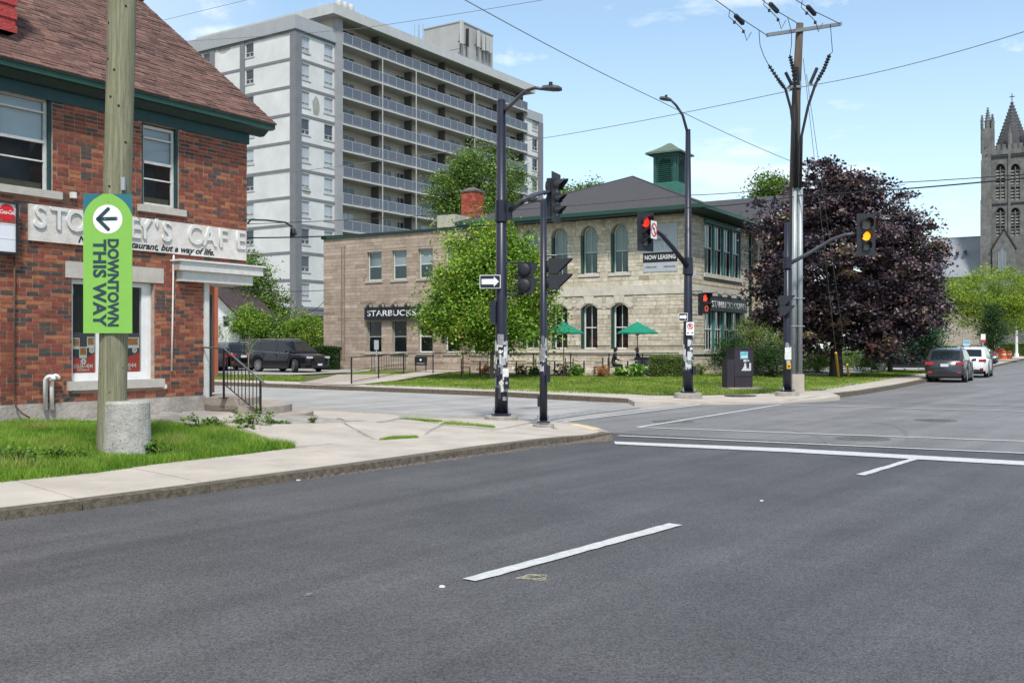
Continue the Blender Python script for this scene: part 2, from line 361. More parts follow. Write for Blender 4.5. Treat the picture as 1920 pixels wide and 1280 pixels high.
def in_poly(P, poly):
    x, y = P[:, 0], P[:, 1]; ins = np.zeros(len(P), bool); n = len(poly)
    for i in range(n):
        x0, y0 = poly[i][:2]; x1, y1 = poly[(i + 1) % n][:2]
        c = ((y0 > y) != (y1 > y)) & (x < (x1 - x0) * (y - y0) / (y1 - y0 + 1e-12) + x0); ins ^= c
    return ins
def grass(name, label, poly, zf, n, hgt, wid, mat, clump=0.5, holes=()):
    P = np.array([p[:2] for p in poly]); lo, hi = P.min(0), P.max(0); pts = np.zeros((0, 2))
    while len(pts) < n:
        q = RNG.uniform(lo, hi, (n, 2)); q = q[in_poly(q, poly)]
        for hp in holes: q = q[~in_poly(q, hp)]
        pts = np.concatenate([pts, q])
    pts = pts[:n]; patch = np.sin(pts[:, 0] * 2.1 + 1.3 * np.sin(pts[:, 1] * 1.7)) * np.sin(pts[:, 1] * 2.7 + np.sin(pts[:, 0] * 3.1)); patch2 = np.sin(pts[:, 0] * 7.3 + 2 * np.sin(pts[:, 1] * 5.1)) * np.sin(pts[:, 1] * 6.1)
    z = np.array([zf(a, b) for a, b in pts]); hh = hgt * RNG.uniform(.5, 1.3, n) * (1 + clump * .6 * patch + clump * .4 * patch2)
    a = RNG.uniform(0, 2 * np.pi, n); dx, dy = np.cos(a) * wid * .5, np.sin(a) * wid * .5; lx, ly = RNG.normal(0, .35, n) * hh, RNG.normal(0, .35, n) * hh
    B = np.stack([pts[:, 0], pts[:, 1], z - .01], 1); V = np.stack([B - np.stack([dx, dy, dx * 0], 1), B + np.stack([dx, dy, dx * 0], 1), B + np.stack([lx, ly, hh], 1)], 1).reshape(-1, 3)
    me = bpy.data.meshes.new(name); me.vertices.add(3 * n); me.vertices.foreach_set('co', V.astype(np.float32).ravel()); me.loops.add(3 * n)
    me.loops.foreach_set('vertex_index', np.arange(3 * n, dtype=np.int32)); me.polygons.add(n); me.polygons.foreach_set('loop_start', np.arange(0, 3 * n, 3, dtype=np.int32))
    tone = np.clip(.47 + .30 * patch + .18 * patch2 + .13 * RNG.normal(size=n), 0, 1)
    at = me.attributes.new('tone', 'FLOAT', 'FACE'); at.data.foreach_set('value', tone.astype(np.float32)); me.materials.append(mat); me.update(calc_edges=True); me.validate()
    return tag(link(name, me), label, 'grass', kind='stuff')
import bmesh
# ---------------------------------------------------------------- shared materials
ASPH = M('asphalt_fresh', (0.043, 0.044, 0.048), 0.62, 0, bump=0)
def asphalt_nodes(m, c1, c2, agg, streak=0.2):
    n = m.node_tree; b = n.nodes['Principled BSDF']; new = n.nodes.new; lk = n.links.new
    g = new('ShaderNodeNewGeometry')
    mp_ = new('ShaderNodeMapping'); mp_.vector_type = 'TEXTURE'; mp_.inputs['Rotation'].default_value = (0, 0, rad(53)); mp_.inputs['Scale'].default_value = (14, .8, 1)
    lk(g.outputs['Position'], mp_.inputs['Vector'])
    a = new('ShaderNodeTexNoise'); a.inputs['Scale'].default_value = 1.3; a.inputs['Detail'].default_value = 5; lk(mp_.outputs[0], a.inputs['Vector'])
    r = new('ShaderNodeValToRGB'); r.color_ramp.elements[0].position = .32; r.color_ramp.elements[1].position = .68
    r.color_ramp.elements[0].color = (*c1, 1); r.color_ramp.elements[1].color = (*c2, 1); lk(a.outputs['Fac'], r.inputs['Fac'])
    v = new('ShaderNodeTexVoronoi'); v.inputs['Scale'].default_value = 95; lk(g.outputs['Position'], v.inputs['Vector'])
    wn = new('ShaderNodeMapRange'); wn.inputs['From Min'].default_value = 0; wn.inputs['From Max'].default_value = 1; wn.inputs['To Min'].default_value = 1 - agg; wn.inputs['To Max'].default_value = 1 + agg
    sx = new('ShaderNodeSeparateColor'); lk(v.outputs['Color'], sx.inputs[0]); lk(sx.outputs[0], wn.inputs['Value'])
    big = new('ShaderNodeTexNoise'); big.inputs['Scale'].default_value = .55; big.inputs['Detail'].default_value = 7; big.inputs['Roughness'].default_value = .7; lk(g.outputs['Position'], big.inputs['Vector'])
    bm_ = new('ShaderNodeMapRange'); bm_.inputs['From Min'].default_value = .3; bm_.inputs['From Max'].default_value = .7; bm_.inputs['To Min'].default_value = 1 - streak; bm_.inputs['To Max'].default_value = 1 + streak; lk(big.outputs['Fac'], bm_.inputs['Value'])
    s1 = new('ShaderNodeVectorMath'); s1.operation = 'SCALE'; lk(r.outputs[0], s1.inputs[0]); lk(wn.outputs[0], s1.inputs['Scale'])
    s2 = new('ShaderNodeVectorMath'); s2.operation = 'SCALE'; lk(s1.outputs[0], s2.inputs[0]); lk(bm_.outputs[0], s2.inputs['Scale']); lk(s2.outputs[0], b.inputs['Base Color'])
    bp = new('ShaderNodeBump'); bp.inputs['Strength'].default_value = .55; bp.inputs['Distance'].default_value = .006; lk(v.outputs['Distance'], bp.inputs['Height']); lk(bp.outputs[0], b.inputs['Normal'])
asphalt_nodes(ASPH, (0.062, 0.058, 0.059), (0.093, 0.088, 0.089), .45)
ASPH2 = M('asphalt_worn', (0.2, 0.2, 0.2), 0.75, 0); asphalt_nodes(ASPH2, (0.27, 0.255, 0.24), (0.35, 0.335, 0.315), .18)
ASPH3 = M('asphalt_sheen', (0.2, 0.2, 0.2), 0.6, 0); asphalt_nodes(ASPH3, (0.145, 0.138, 0.134), (0.20, 0.19, 0.185), .3)  # junction asphalt: lighter colour mostly stands in for grazing reflection
CONC = M('concrete_walk', (0.42, 0.37, 0.315), 0.85, .16, 1.4, .25, 55, world=True)
CONC2 = M('concrete_rough', (0.30, 0.275, 0.24), 0.9, .3, 7, .7, 28, world=True)
CONCD = M('concrete_kerb', (0.115, 0.094, 0.068), 0.95, .55, 16, .6, 80, world=True)
SOIL = M('lawn_soil', (0.055, 0.085, 0.018), 0.95, .4, 2.0, .6, 30, world=True, col2=(0.12, 0.12, 0.04))
SOILB = M('meadow', (0.06, 0.10, 0.025), 0.95, .3, .4, .3, 10, world=True)
GRAV = M('gravel', (0.36, 0.30, 0.25), 0.95, .3, 14, 1.0, 45, world=True)
PAINT = M('road_paint', (0.40, 0.40, 0.385), 0.6, .1, 16, .4, 90, world=True, col2=(.60, .60, .585))
PAINTW = M('road_paint_worn', (0.24, 0.235, 0.23), 0.7, .45, 7, .3, 60, world=True)
TACT = M('tactile_yellow', (0.62, 0.49, 0.28), 0.8, .2, 12, .5, 60, world=True)
GRASS = MT('grass_blades', [(0, (0.06, 0.13, 0.012)), (.4, (0.14, 0.28, 0.022)), (.7, (0.25, 0.39, 0.045)), (1, (0.40, 0.33, 0.15))], .6, 0, nvar=.18, nscale=1.3, trans=.3)
GRASSF = MT('grass_far', [(0, (0.09, 0.16, 0.018)), (.5, (0.19, 0.29, 0.035)), (1, (0.33, 0.35, 0.08))], .7, 0, nvar=.22, nscale=.5, trans=.25)
BLACKM = M('black_metal', (0.012, 0.012, 0.016), 0.42, .2, 6, .05, 40)
DARKM = M('dark_plastic', (0.018, 0.018, 0.02), 0.5, .1)
STEEL = M('galvanised_steel', (0.36, 0.38, 0.40), 0.5, .12, 3, 0, metal=.5)
WHITE = M('white_paint', (0.72, 0.71, 0.69), 0.55, .08, 5)
GREEN = M('green_trim', (0.012, 0.055, 0.036), 0.45, .2, 4)
TEAL = M('teal_trim', (0.012, 0.05, 0.052), 0.55, .2, 4)
GLASS = MG('window_glass'); GLASSD = MG('window_glass_dark', trans=.55)
BLIND = M('window_blind', (0.46, 0.52, 0.52), 0.8, .05, 3)
BARK = M('bark', (0.075, 0.055, 0.04), 0.95, .3, 9, .9, 18, stretch=(1, 1, .25))
BARKG = M('bark_grey', (0.17, 0.15, 0.12), 0.95, .3, 9, .9, 18, stretch=(1, 1, .25))

def smooth(t): t = max(0.0, min(1.0, t)); return t * t * (3 - 2 * t)
def terrain(name, poly, zf, res, mat, parent=None, skirt=None, lim=None):
    """polygon cut into a grid and lifted onto the height function, with a skirt down to a level"""
    bm = bmesh.new(); vs = [bm.verts.new((p[0], p[1], 0)) for p in poly]; bm.faces.new(vs)
    if res:
        for ax in (0, 1):
            lo = min(p[ax] for p in poly); hi = max(p[ax] for p in poly)
            if lim: lo, hi = max(lo, lim[ax][0]), min(hi, lim[ax][1])
            k = math.floor(lo / res) + 1
            while k * res < hi:
                co = [0, 0, 0]; co[ax] = k * res; no = [0, 0, 0]; no[ax] = 1
                bmesh.ops.bisect_plane(bm, geom=bm.verts[:] + bm.edges[:] + bm.faces[:], plane_co=co, plane_no=no); k += 1
    for v in bm.verts: v.co.z = zf(v.co.x, v.co.y)
    if skirt is not None:
        be = [e for e in bm.edges if e.is_boundary]; r = bmesh.ops.extrude_edge_only(bm, edges=be)
        for v in [g for g in r['geom'] if isinstance(g, bmesh.types.BMVert)]: v.co.z = skirt
    bmesh.ops.recalc_face_normals(bm, faces=bm.faces[:])
    bmesh.ops.triangulate(bm, faces=[f for f in bm.faces if len(f.verts) > 4])
    me = bpy.data.meshes.new(name); bm.to_mesh(me); bm.free(); me.materials.append(mat)
    return link(name, me, parent)
def GZ(px, py, zf):
    z = .2
    for _ in range(6): p = GR(px, py, z); z = zf(p.x, p.y)
    return GR(px, py, z)
def flat(z): return lambda x, y: z
def dirv(a): return Vector((math.sin(rad(a)), math.cos(rad(a)), 0))

BA = Bld(463, 20.93, 33.0, 0.0)       # brick corner building
BSt = Bld(1292, 49.0, 31.9, 0.0)      # stone building
BT = Bld(554, 98.0, 33.2, 0.0)        # apartment tower

# ---------------------------------------------------------------- ground
tag(terrain('ground', [(-900, -60), (1100, -60), (1100, 1500), (-900, 1500)], flat(-.06), None, SOILB), kind='structure')
road = tag(terrain('road', [(-90, -30), (140, -30), (300, 420), (180, 420), (-90, 90)], flat(0), None, ASPH), kind='structure')
# block A : near left
SA0 = GR(1062, 792.5); SA1 = GR(560, 766); _d = (SA1 - SA0).normalized(); SAN = Vector((_d.y, -_d.x, 0)); SAN = SAN if SAN.dot(GR(700, 840) - SA0) > 0 else -SAN
CA_ = GR(1135, 808); CB_ = GR(1420, 757)
def zA(x, y):
    l = BA.Mi @ Vector((x, y, 0)); d = -l.y
    sd = max(0.0, (Vector((x, y, 0)) - SA0).dot(SAN)); return (.05 + .95 * smooth((math.hypot(x - CA_.x, y - CA_.y) - .3) / 2.6) * smooth((sd + .15) / 2.2)) * .07 + .025 + .28 * (1 - smooth((d - 2.2) / 3.8)) * (1 - smooth((l.x + 1.2) / 2.6))
k0 = GR(0, 976); kd = dirv(36.0)
KA = [k0 - kd * 16, k0, GR(85, 966), GR(330, 932), GR(640, 888), GR(900, 850), GR(1020, 834), GR(1075, 828), GR(1120, 822), GR(1144, 813), GR(1118, 802.5), GR(1062, 792.5), GR(900, 783), GR(560, 766)]
KA.append(KA[-1] + (GR(560, 766) - GR(1062, 792.5)).normalized() * 40)
def inset(L, d, s):
    out = []
    for i, p in enumerate(L):
        t = (L[min(i + 1, len(L) - 1)] - L[max(i - 1, 0)]).normalized(); out.append((p.x - t.y * d * s, p.y + t.x * d * s))
    return out
blkA = inset(KA[:10], .13, 1)[:9] + [(p.x, p.y) for p in KA[9:]] + [(-45, 40), (-45, 0)]
tag(terrain('paving', blkA, zA, 0.8, CONC2, skirt=-.02), kind='structure')
# block B : across the side street
def zB(x, y):
    l = BSt.Mi @ Vector((x, y, 0)); return .15 * (.3 + .7 * smooth((math.hypot(x - CB_.x, y - CB_.y) - .8) / 4.5)) + .12 * smooth((l.x + 12) / 9) * smooth((l.y + 7) / 5)
bl = GR(397, 722); bd = (GR(397, 722) - GR(930, 742)).normalized()
KB = [bl + bd * 45, bl, GR(660, 732), GR(930, 743), GR(1110, 753), GR(1200, 756), GR(1290, 757.5), GR(1400, 757.5), GR(1470, 755.5), GR(1541, 749.5), GR(1616, 740), GR(1682, 728.5), GR(1733, 717.5), GR(1858, 690), GR(1920, 674.5)]
fd = (KB[-1] - KB[-3]).normalized(); KB.append(KB[-1] + fd * 260)
def inset(L, d, s):
    out = []
    for i, p in enumerate(L):
        t = (L[min(i + 1, len(L) - 1)] - L[max(i - 1, 0)]).normalized(); out.append((p.x - t.y * d * s, p.y + t.x * d * s))
    return out
blkB = inset(KB, .13, 1) + [(-50, 420), (-190, 300), (-190, 80)]
tag(terrain('verge', blkB, zB, None, SOIL, skirt=-.02), kind='structure') if False else None
tag(terrain('verge', blkB, lambda x, y: zB(x, y) - .04, 1.2, SOIL, skirt=-.03, lim=((-22, 40), (18, 66))), kind='structure')

def strip(name, line, width, side, zf, seg, mat, kmat, lift=.006, kerbw=.16, lim=60, skew=0.0):
    """a sidewalk of separate slabs with a row of kerb stones, laid along a kerb line"""
    root = bpy.data.objects.new(name, None); COL.objects.link(root); tag(root, kind='structure')
    pts = [Vector((p[0], p[1], 0)) for p in line]; L = [0]
    for i in range(1, len(pts)): L.append(L[-1] + (pts[i] - pts[i - 1]).length)
    def at(s):
        s = max(0, min(s, L[-1])); i = 1
        while i < len(L) - 1 and L[i] < s: i += 1
        t = (s - L[i - 1]) / (L[i] - L[i - 1]); return pts[i - 1].lerp(pts[i], t)
    def nor(s):
        d = (at(min(s + .6, L[-1])) - at(max(s - .6, 0))).normalized(); n_ = Vector((-d.y, d.x, 0)) * side; return n_ + d * skew
    s = 0; k = 0
    while s < L[-1] - .2 and k < lim:
        e = min(s + seg * random.uniform(.96, 1.04), L[-1]); g = .007
        n0, n1 = nor(s + g), nor(e - g); m_ = (s + e) / 2; nm = nor(m_)
        prof = [(s + g, n0), (m_, nm), (e - g, n1)]
        for nm_, wa, wb, mt, li in (('kerb_stone', -.005, kerbw, kmat, lift - .001), ('slab', kerbw + .004, width, mat, lift + random.uniform(0, .005))):
            mb = MB(); a = [at(q) + n_ * wa for q, n_ in prof]; b = [at(q) + n_ * wb for q, n_ in prof]; lp = a + b[::-1]
            tp = [(p.x, p.y, zf(p.x, p.y) + li) for p in lp]; bt = [(p[0], p[1], (p[2] - .08) if nm_ == 'slab' else -.03) for p in tp]
            if nm_ == 'kerb_stone':                                   # worn rounded arris
                for q in range(3): tp[q] = (tp[q][0] + prof[q][1].x * .012, tp[q][1] + prof[q][1].y * .012, tp[q][2] - random.uniform(.002, .012))
            part(nm_, mb.hexa(bt, tp, random.random()), mt, root)
        s = e; k += 1
    return root
kA = KA[1:10]; kA = [KA[0].lerp(KA[1], .5)] + kA
strip('sidewalk', kA, 1.95, 1, zA, 1.5, CONC, CONCD, skew=.08, lim=60)
kB1 = KB[0:9]; kB2 = KB[8:16]
strip('sidewalk', [KB[0].lerp(KB[1], .7)] + KB[1:10], 2.1, 1, zB, 2.4, CONC, CONCD, lim=60)
cpv = [GZ(x, y, zB) for x, y in ((1165, 741), (1300, 741.5), (1420, 738), (1500, 738), (1548, 733.5), (1575, 742), (1541, 747.5), (1470, 753.5), (1400, 755), (1290, 755), (1190, 753))]
tag(terrain('corner_pavement', [(p.x, p.y) for p in cpv], lambda x, y: zB(x, y) + .004, .7, CONC, skirt=-.02), kind='structure')
strip('sidewalk', KB[9:15] + [KB[14] + fd * 90], 2.0, 1, zB, 2.8, CONC, CONCD, lim=80)

# near lawn
LA = [(-260, 925), (0, 903), (187, 884), (250, 874), (333, 862), (417, 854), (547, 839), (500, 827), (413, 808), (360, 803), (290, 795), (180, 792), (0, 793), (-120, 800)]
lawnA = [tuple(GZ(x, y, zA)[:2]) for x, y in LA]
tag(terrain('lawn', lawnA, lambda x, y: zA(x, y) + .012, .8, SOIL), kind='structure')
GH = []
grass('grass', 'bright green tufted grass in front of the brick building', lawnA, lambda x, y: zA(x, y) + .01, 95000, .075, .009, GRASS, .7)
edge = [tuple(GZ(x, y, zA)[:2]) for x, y in [(-200, 925), (0, 908), (190, 889), (300, 872), (420, 858), (555, 840), (540, 834), (400, 846), (300, 856), (200, 862), (0, 880)]]
grass('grass', 'longer ragged grass spilling over the edge of the near sidewalk', edge, lambda x, y: zA(x, y) + .012, 16000, .12, .012, GRASS, .9)
for pl, nme in (([(709, 827), (784, 823), (782, 820), (730, 822)], 'thin line of grass growing in the paving joint nearest the kerb'), ([(825, 796), (930, 804), (925, 800), (838, 793)], 'strip of grass in the paving crack left of the signal poles'), ([(750, 786), (820, 793), (830, 791)], 'sparse grass in the far paving joint')):
    grass('grass', nme, [tuple(GZ(x, y, zA)[:2]) for x, y in pl], lambda x, y: zA(x, y) + .01, 1600, .05, .012, GRASS, .6)
# paving slabs between lawn and side street
pvs = bpy.data.objects.new('pavement', None); COL.objects.link(pvs); tag(pvs, kind='structure')
inner = [p.copy() for p in kA]
def slabpoly(pxs):
    pts = [GZ(x, y, zA) for x, y in pxs]; c = sum(pts, Vector()) / len(pts); mb = MB(); q = [p + (c - p).normalized() * .012 for p in pts]
    j = random.uniform(0, .006)
    me = terrain('slab', [(p.x, p.y) for p in q], lambda x, y: zA(x, y) + .008 + j, .8, CONC, pvs, skirt=.05); return me
for pl in ([(553, 837), (500, 824), (445, 806), (640, 793), (703, 827)], [(708, 826), (645, 793), (760, 785), (828, 796), (790, 820)], [(833, 797), (768, 785), (905, 786), (1000, 792), (930, 806)], [(792, 822), (832, 799), (928, 808), (905, 812)],
           [(590, 778), (560, 768), (740, 778), (752, 783), (648, 790)], [(1004, 793), (915, 785), (1058, 794), (1110, 803), (1130, 811), (1050, 806)], [(934, 806), (1002, 794), (1046, 807), (1000, 812), (915, 812)], [(300, 793), (365, 800), (440, 806), (500, 803), (450, 782), (392, 772)]):
    slabpoly(pl)
tt = [GZ(1066, 797, zA), GZ(1112, 806.5, zA), GZ(1126, 805, zA), GZ(1080, 795.5, zA)]
tag(terrain('tactile_strip', [(p.x, p.y) for p in tt], lambda x, y: zA(x, y) + .018, None, TACT, skirt=.0), kind='structure')

# side street surface and road markings
ss = [GR(1030, 794), GR(1048, 791), GR(1180, 772.5), GR(1308, 758), KB[6], KB[5], KB[4], KB[3], KB[2], KB[1], KB[0], KA[-1], KA[-2], KA[-3], KA[-4]]
tag(terrain('side_street', [(p.x, p.y) for p in ss], flat(.004), 3.0, ASPH2), kind='structure')
mid = [GR(1150, 812), GR(1960, 850), GR(2600, 835), GR(2600, 660), GR(1920, 674.5), GR(1858, 690), GR(1733, 717.5), GR(1682, 728.5), GR(1616, 740), GR(1541, 749.5), GR(1470, 755.5), GR(1400, 757.5), GR(1308, 758), GR(1180, 772.5), GR(1048, 791)]
tag(terrain('junction', [(p.x, p.y) for p in mid], flat(.003), 6.0, ASPH3), kind='structure')
mk = bpy.data.objects.new('road_markings', None); COL.objects.link(mk); tag(mk, kind='structure')
MZ = [0.0]
def mark(name, pxs, mat=PAINT, z=.008):
    MZ[0] += .0007; z += MZ[0]
    P0 = [GR(x, y, z) for x, y in pxs]; pts = []; mb = MB()
    for i in range(len(P0)):
        a, b = P0[i], P0[(i + 1) % len(P0)]; m_ = max(1, int((b - a).length / .12)); t_ = (b - a).normalized(); nn = Vector((-t_.y, t_.x, 0))
        pts += [a.lerp(b, k / m_) + nn * random.uniform(-.007, .007) for k in range(m_)]
    mb.add(pts, [tuple(range(len(pts)))])
    return part(name, mb, mat, mk)
def markline(name, a, b, wd, mat=PAINT, z=.008):
    MZ[0] += .0007; z += MZ[0]
    p, q = GR(*a, z), GR(*b, z); d = (q - p).normalized(); n_ = Vector((-d.y, d.x, 0)) * wd / 2; mb = MB(); m_ = max(2, int((q - p).length / .3)); A_ = [p.lerp(q, k / m_) - n_ * random.uniform(.86, 1.08) for k in range(m_ + 1)]; B_ = [p.lerp(q, k / m_) + n_ * random.uniform(.86, 1.08) for k in range(m_ + 1)]; mb.add(A_ + B_, [(k, k + 1, m_ + 2 + k, m_ + 1 + k) for k in range(m_)]); return part(name, mb, mat, mk)
mark('lane_dash', [(868, 1083.5), (893, 1088.5), (1279, 983.5), (1254, 980)])
mark('lane_dash', [(1604, 889), (1622, 890.5), (1727, 858.5), (1713, 857.5)])
mark('stop_line', [(1151, 827), (1153, 832), (1480, 847), (1975, 874.5), (1975, 867), (1480, 840)])
markline('crossing_line', (1160, 816), (2100, 856.5), .14); markline('crossing_line', (1196, 800.5), (2100, 833), .13, PAINT)
markline('crossing_line', (1551, 753), (2200, 768), .13, PAINTW); markline('crossing_line', (1464, 758), (2200, 778), .13)
markline('crossing_line', (1196, 800.5), (1464, 758), .12); markline('crossing_line', (1048, 791), (1320, 757.5), .13); markline('crossing_line', (1030, 784), (1200, 764), .1, PAINTW, .009)
mark('stop_line', [(1000, 784), (1030, 787), (1145, 770), (1115, 767)], PAINTW)
TYRE = M('tyre_mark', (.125, .12, .12), .7, .3, 5, world=True, col2=(.175, .168, .165))
for px0, px1, py0, py1, bow in ((1395, 1560, 806, 838, 14), (1610, 1700, 792, 832, 6)):
    mb = MB(); A_ = []; n_ = 16
    for k in range(n_ + 1): f = k / n_; A_.append(GR(px0 + (px1 - px0) * f + 30 * math.sin(f * math.pi), py0 + (py1 - py0) * f * f - bow * math.sin(f * math.pi) * .3, .0065))
    V = []
    for k, q in enumerate(A_): t_ = (A_[min(k + 1, n_)] - A_[max(k - 1, 0)]).normalized(); w_ = Vector((-t_.y, t_.x, 0)) * .05 * math.sin(math.pi * (k + .3) / (n_ + .6)); V += [q - w_, q + w_]
    mb.add(V, [(2 * k, 2 * k + 2, 2 * k + 3, 2 * k + 1) for k in range(n_)]); part('tyre_mark', mb, TYRE, mk)
def disc(name, px, py, r, mat, z, parent=mk, h=.004):
    p = GR(px, py, z); mb = MB(); mb.cyl(p.x, p.y, z, z + h, r, n=24); return part(name, mb, mat, parent)
IRON = M('cast_iron', (0.12, 0.112, 0.105), .7, .4, 20, .6, 60)
def manhole(px, py, r, lab, z=.004, base=flat(0)):
    p = GR(px, py, z + base(0, 0)); t = thing('manhole_cover', lab, 'manhole', (p.x, p.y, z + base(0, 0)), 0)
    mb = MB(); mb.lathe([(r * 1.12, 0), (r * 1.12, .006), (r, .006), (r, .002)], 28); part('ring', mb, IRON, t)
    mb = MB(); mb.cyl(0, 0, 0, .004, r * .97, n=28)
    for i in range(-3, 4):
        for j in range(-3, 4):
            if i * i + j * j < 10: mb.box(i * r * .25 - r * .07, i * r * .25 + r * .07, j * r * .25 - r * .07, j * r * .25 + r * .07, .004, .009)
    part('lid', mb, IRON, t)
manhole(1262, 790, .42, 'iron manhole cover beside the dark wedge of new asphalt'); manhole(1618, 822, .42, 'iron manhole cover between the two crossing lines'); manhole(1754, 788, .4, 'iron manhole cover far out in the intersection')
_p = GZ(1388, 741, zB); manhole(1388, 741, .45, 'flat utility cover set in the far corner sidewalk', .0, flat(_p.z + .005))
# litter
def crumb(px, py, r, lab, mat, cat='litter', z=.003):
    p = GR(px, py, z); mb = MB(); n_ = 7; pr = [(r * random.uniform(.6, 1.1) * math.cos(2 * math.pi * i / n_), r * random.uniform(.4, .9) * math.sin(2 * math.pi * i / n_)) for i in range(n_)]
    mb.prism(pr, 0, .012); o = part('paper_scrap', mb, mat, None); o.location = p; tag(o, lab, cat)
crumb(829, 1100.5, .022, 'small round white spot of litter near the lane dash', WHITE); crumb(560, 900.5, .03, 'crumpled white scrap in the gutter', WHITE); crumb(580, 1115, .03, 'pale flattened scrap lying on the near asphalt', PAINTW); crumb(1428, 939, .02, 'tiny white speck of litter in the right lane', WHITE)
p = GR(998, 1082, .005); mb = MB(); mb.tube([(p.x + .09 * math.cos(t * .9) * (1 + .3 * math.sin(t * 2.3)), p.y + .06 * math.sin(t * .9) + .03 * math.sin(t * 1.7), .006 + .004 * math.sin(t * 3)) for t in [i * .35 for i in range(40)]], .0022, 5)
tag(part('bent_wire', mb, M('straw', (.45, .4, .25), .7), None), 'tangled straw coloured wire lying beyond the lane dash', 'wire')
DIRT = M('gutter_dirt', (.20, .16, .12), .95, .4, 20, .8, 40)
for pl, n_ in (([(1040, 834), (1150, 826), (1146, 815), (1080, 828)], 500), ([(560, 902), (1040, 836), (1040, 832), (560, 899)], 500)):
    poly = [tuple(GR(x, y)[:2]) for x, y in pl]; P = np.array(poly); lo, hi = P.min(0), P.max(0); q = RNG.uniform(lo, hi, (n_ * 12, 2)); q = q[in_poly(q, poly)][:n_]; mb = MB()
    for a, b in q:
        r = random.uniform(.006, .022); mb.box(a - r, a + r * random.uniform(.4, 1), b - r * .6, b + r * .5, 0.0, r * .7)
    tag(part('gutter_grit', mb, DIRT, None), 'brown grit and dry leaf crumbs in the gutter ' + ('at the kerb corner' if n_ == 500 and pl[0][0] == 1040 else 'along the near kerb'), 'debris', kind='stuff')

# lawn, parking, path and gravel on block B
def areaB(name, pxs, mat, lift):
    pts = [GZ(x, y, zB) for x, y in pxs]; return tag(terrain(name, [(p.x, p.y) for p in pts], lambda x, y: zB(x, y) + lift, 4.0, mat), kind='structure')
areaB('parking_lot', [(330, 706), (396, 702.5), (560, 703), (640, 699), (690, 697.5), (700, 690), (690, 684), (560, 672), (330, 668)], ASPH2, .02)
areaB('gravel_patch', [(560, 719), (632, 703), (700, 700), (770, 703), (672, 718), (660, 722)], GRAV, .03)
areaB('footpath', [(600, 721.5), (655, 722.5), (672, 722), (880, 695), (900, 691), (820, 690), (790, 697)], CONC, .034)
areaB('patio', [(880, 700), (1100, 704), (1215, 706), (1300, 700), (1290, 690), (880, 686)], CONC2, .03)
areaB('driveway', [(1480, 702), (1510, 706), (1562, 703.5), (1640, 697), (1740, 694), (1800, 689), (1800, 685), (1576, 684.5), (1490, 696)], ASPH2, .02)
lawnB = [tuple(GZ(x, y, zB)[:2]) for x, y in [(676, 722), (800, 726), (1000, 735), (1170, 739.5), (1300, 740), (1420, 736), (1500, 735), (1544, 732), (1615, 720), (1682, 708.5), (1735, 700), (1560, 704), (1480, 702), (1300, 700), (1215, 706), (1100, 705), (890, 702), (880, 696)]]
grass('grass', 'mown lawn between the stone building and the far sidewalk', lawnB, lambda x, y: zB(x, y), 90000, .07, .03, GRASSF, .4)
for pl, lb in (([(396, 712), (560, 714), (575, 706), (396, 703)], 'narrow strip of grass between the parking lot and the sidewalk'), ([(640, 703), (760, 702), (790, 697), (690, 697)], 'small patch of grass beside the gravel'), ([(1576, 704), (1735, 699), (1745, 694), (1640, 697)], 'grass under the maple beside the driveway'), ([(1860, 677), (1925, 659), (1925, 655), (1850, 667)], 'grass verge far along the street behind the sidewalk')):
    grass('grass', lb, [tuple(GZ(x, y, zB)[:2]) for x, y in pl], lambda x, y: zB(x, y), 9000, .08, .05, GRASSF, .4)
# ---------------------------------------------------------------- windows
FRAMEG = M('window_frame_grey', (0.32, 0.34, 0.33), .6, .1)
class Slope:
    """roof slope in a building frame: a along x (or -y), h up the slope, d out"""
    def __init__(s, b, y0, z0, th, kind='R'): s.b = b; s.mw = b.M; s.y0 = y0; s.z0 = z0; s.c = math.cos(th); s.s = math.sin(th); s.k = kind
    def pt(s, a, h, d=0.0):
        q = s.y0 + h * s.c - d * s.s; z = s.z0 + h * s.s + d * s.c
        return Vector((a, q, z)) if s.k == 'R' else Vector((q, -a, z))
def wallmesh(name, fac, parent, a0, a1, h0, h1, ops, mat, thick=.25, d0=0.0, kind=None):
    mb = MB()
    for r in rects(a0, a1, h0, h1, ops): fac.box(mb, *r, d0 - thick, d0)
    return part(name, mb, mat, parent, kind=kind)
def arc(a0, a1, hs, rise, n=10):
    if rise <= 0.001: return [(a0, hs), (a1, hs)]
    w_ = (a1 - a0) / 2; R = (w_ * w_ + rise * rise) / (2 * rise); c = (a0 + a1) / 2; hc = hs + rise - R; t0 = math.asin(min(1, w_ / R))
    if rise >= w_ * .999: t0 = math.pi / 2
    return [(c + R * math.sin(-t0 + 2 * t0 * i / n), hc + R * math.cos(-t0 + 2 * t0 * i / n)) for i in range(n + 1)]
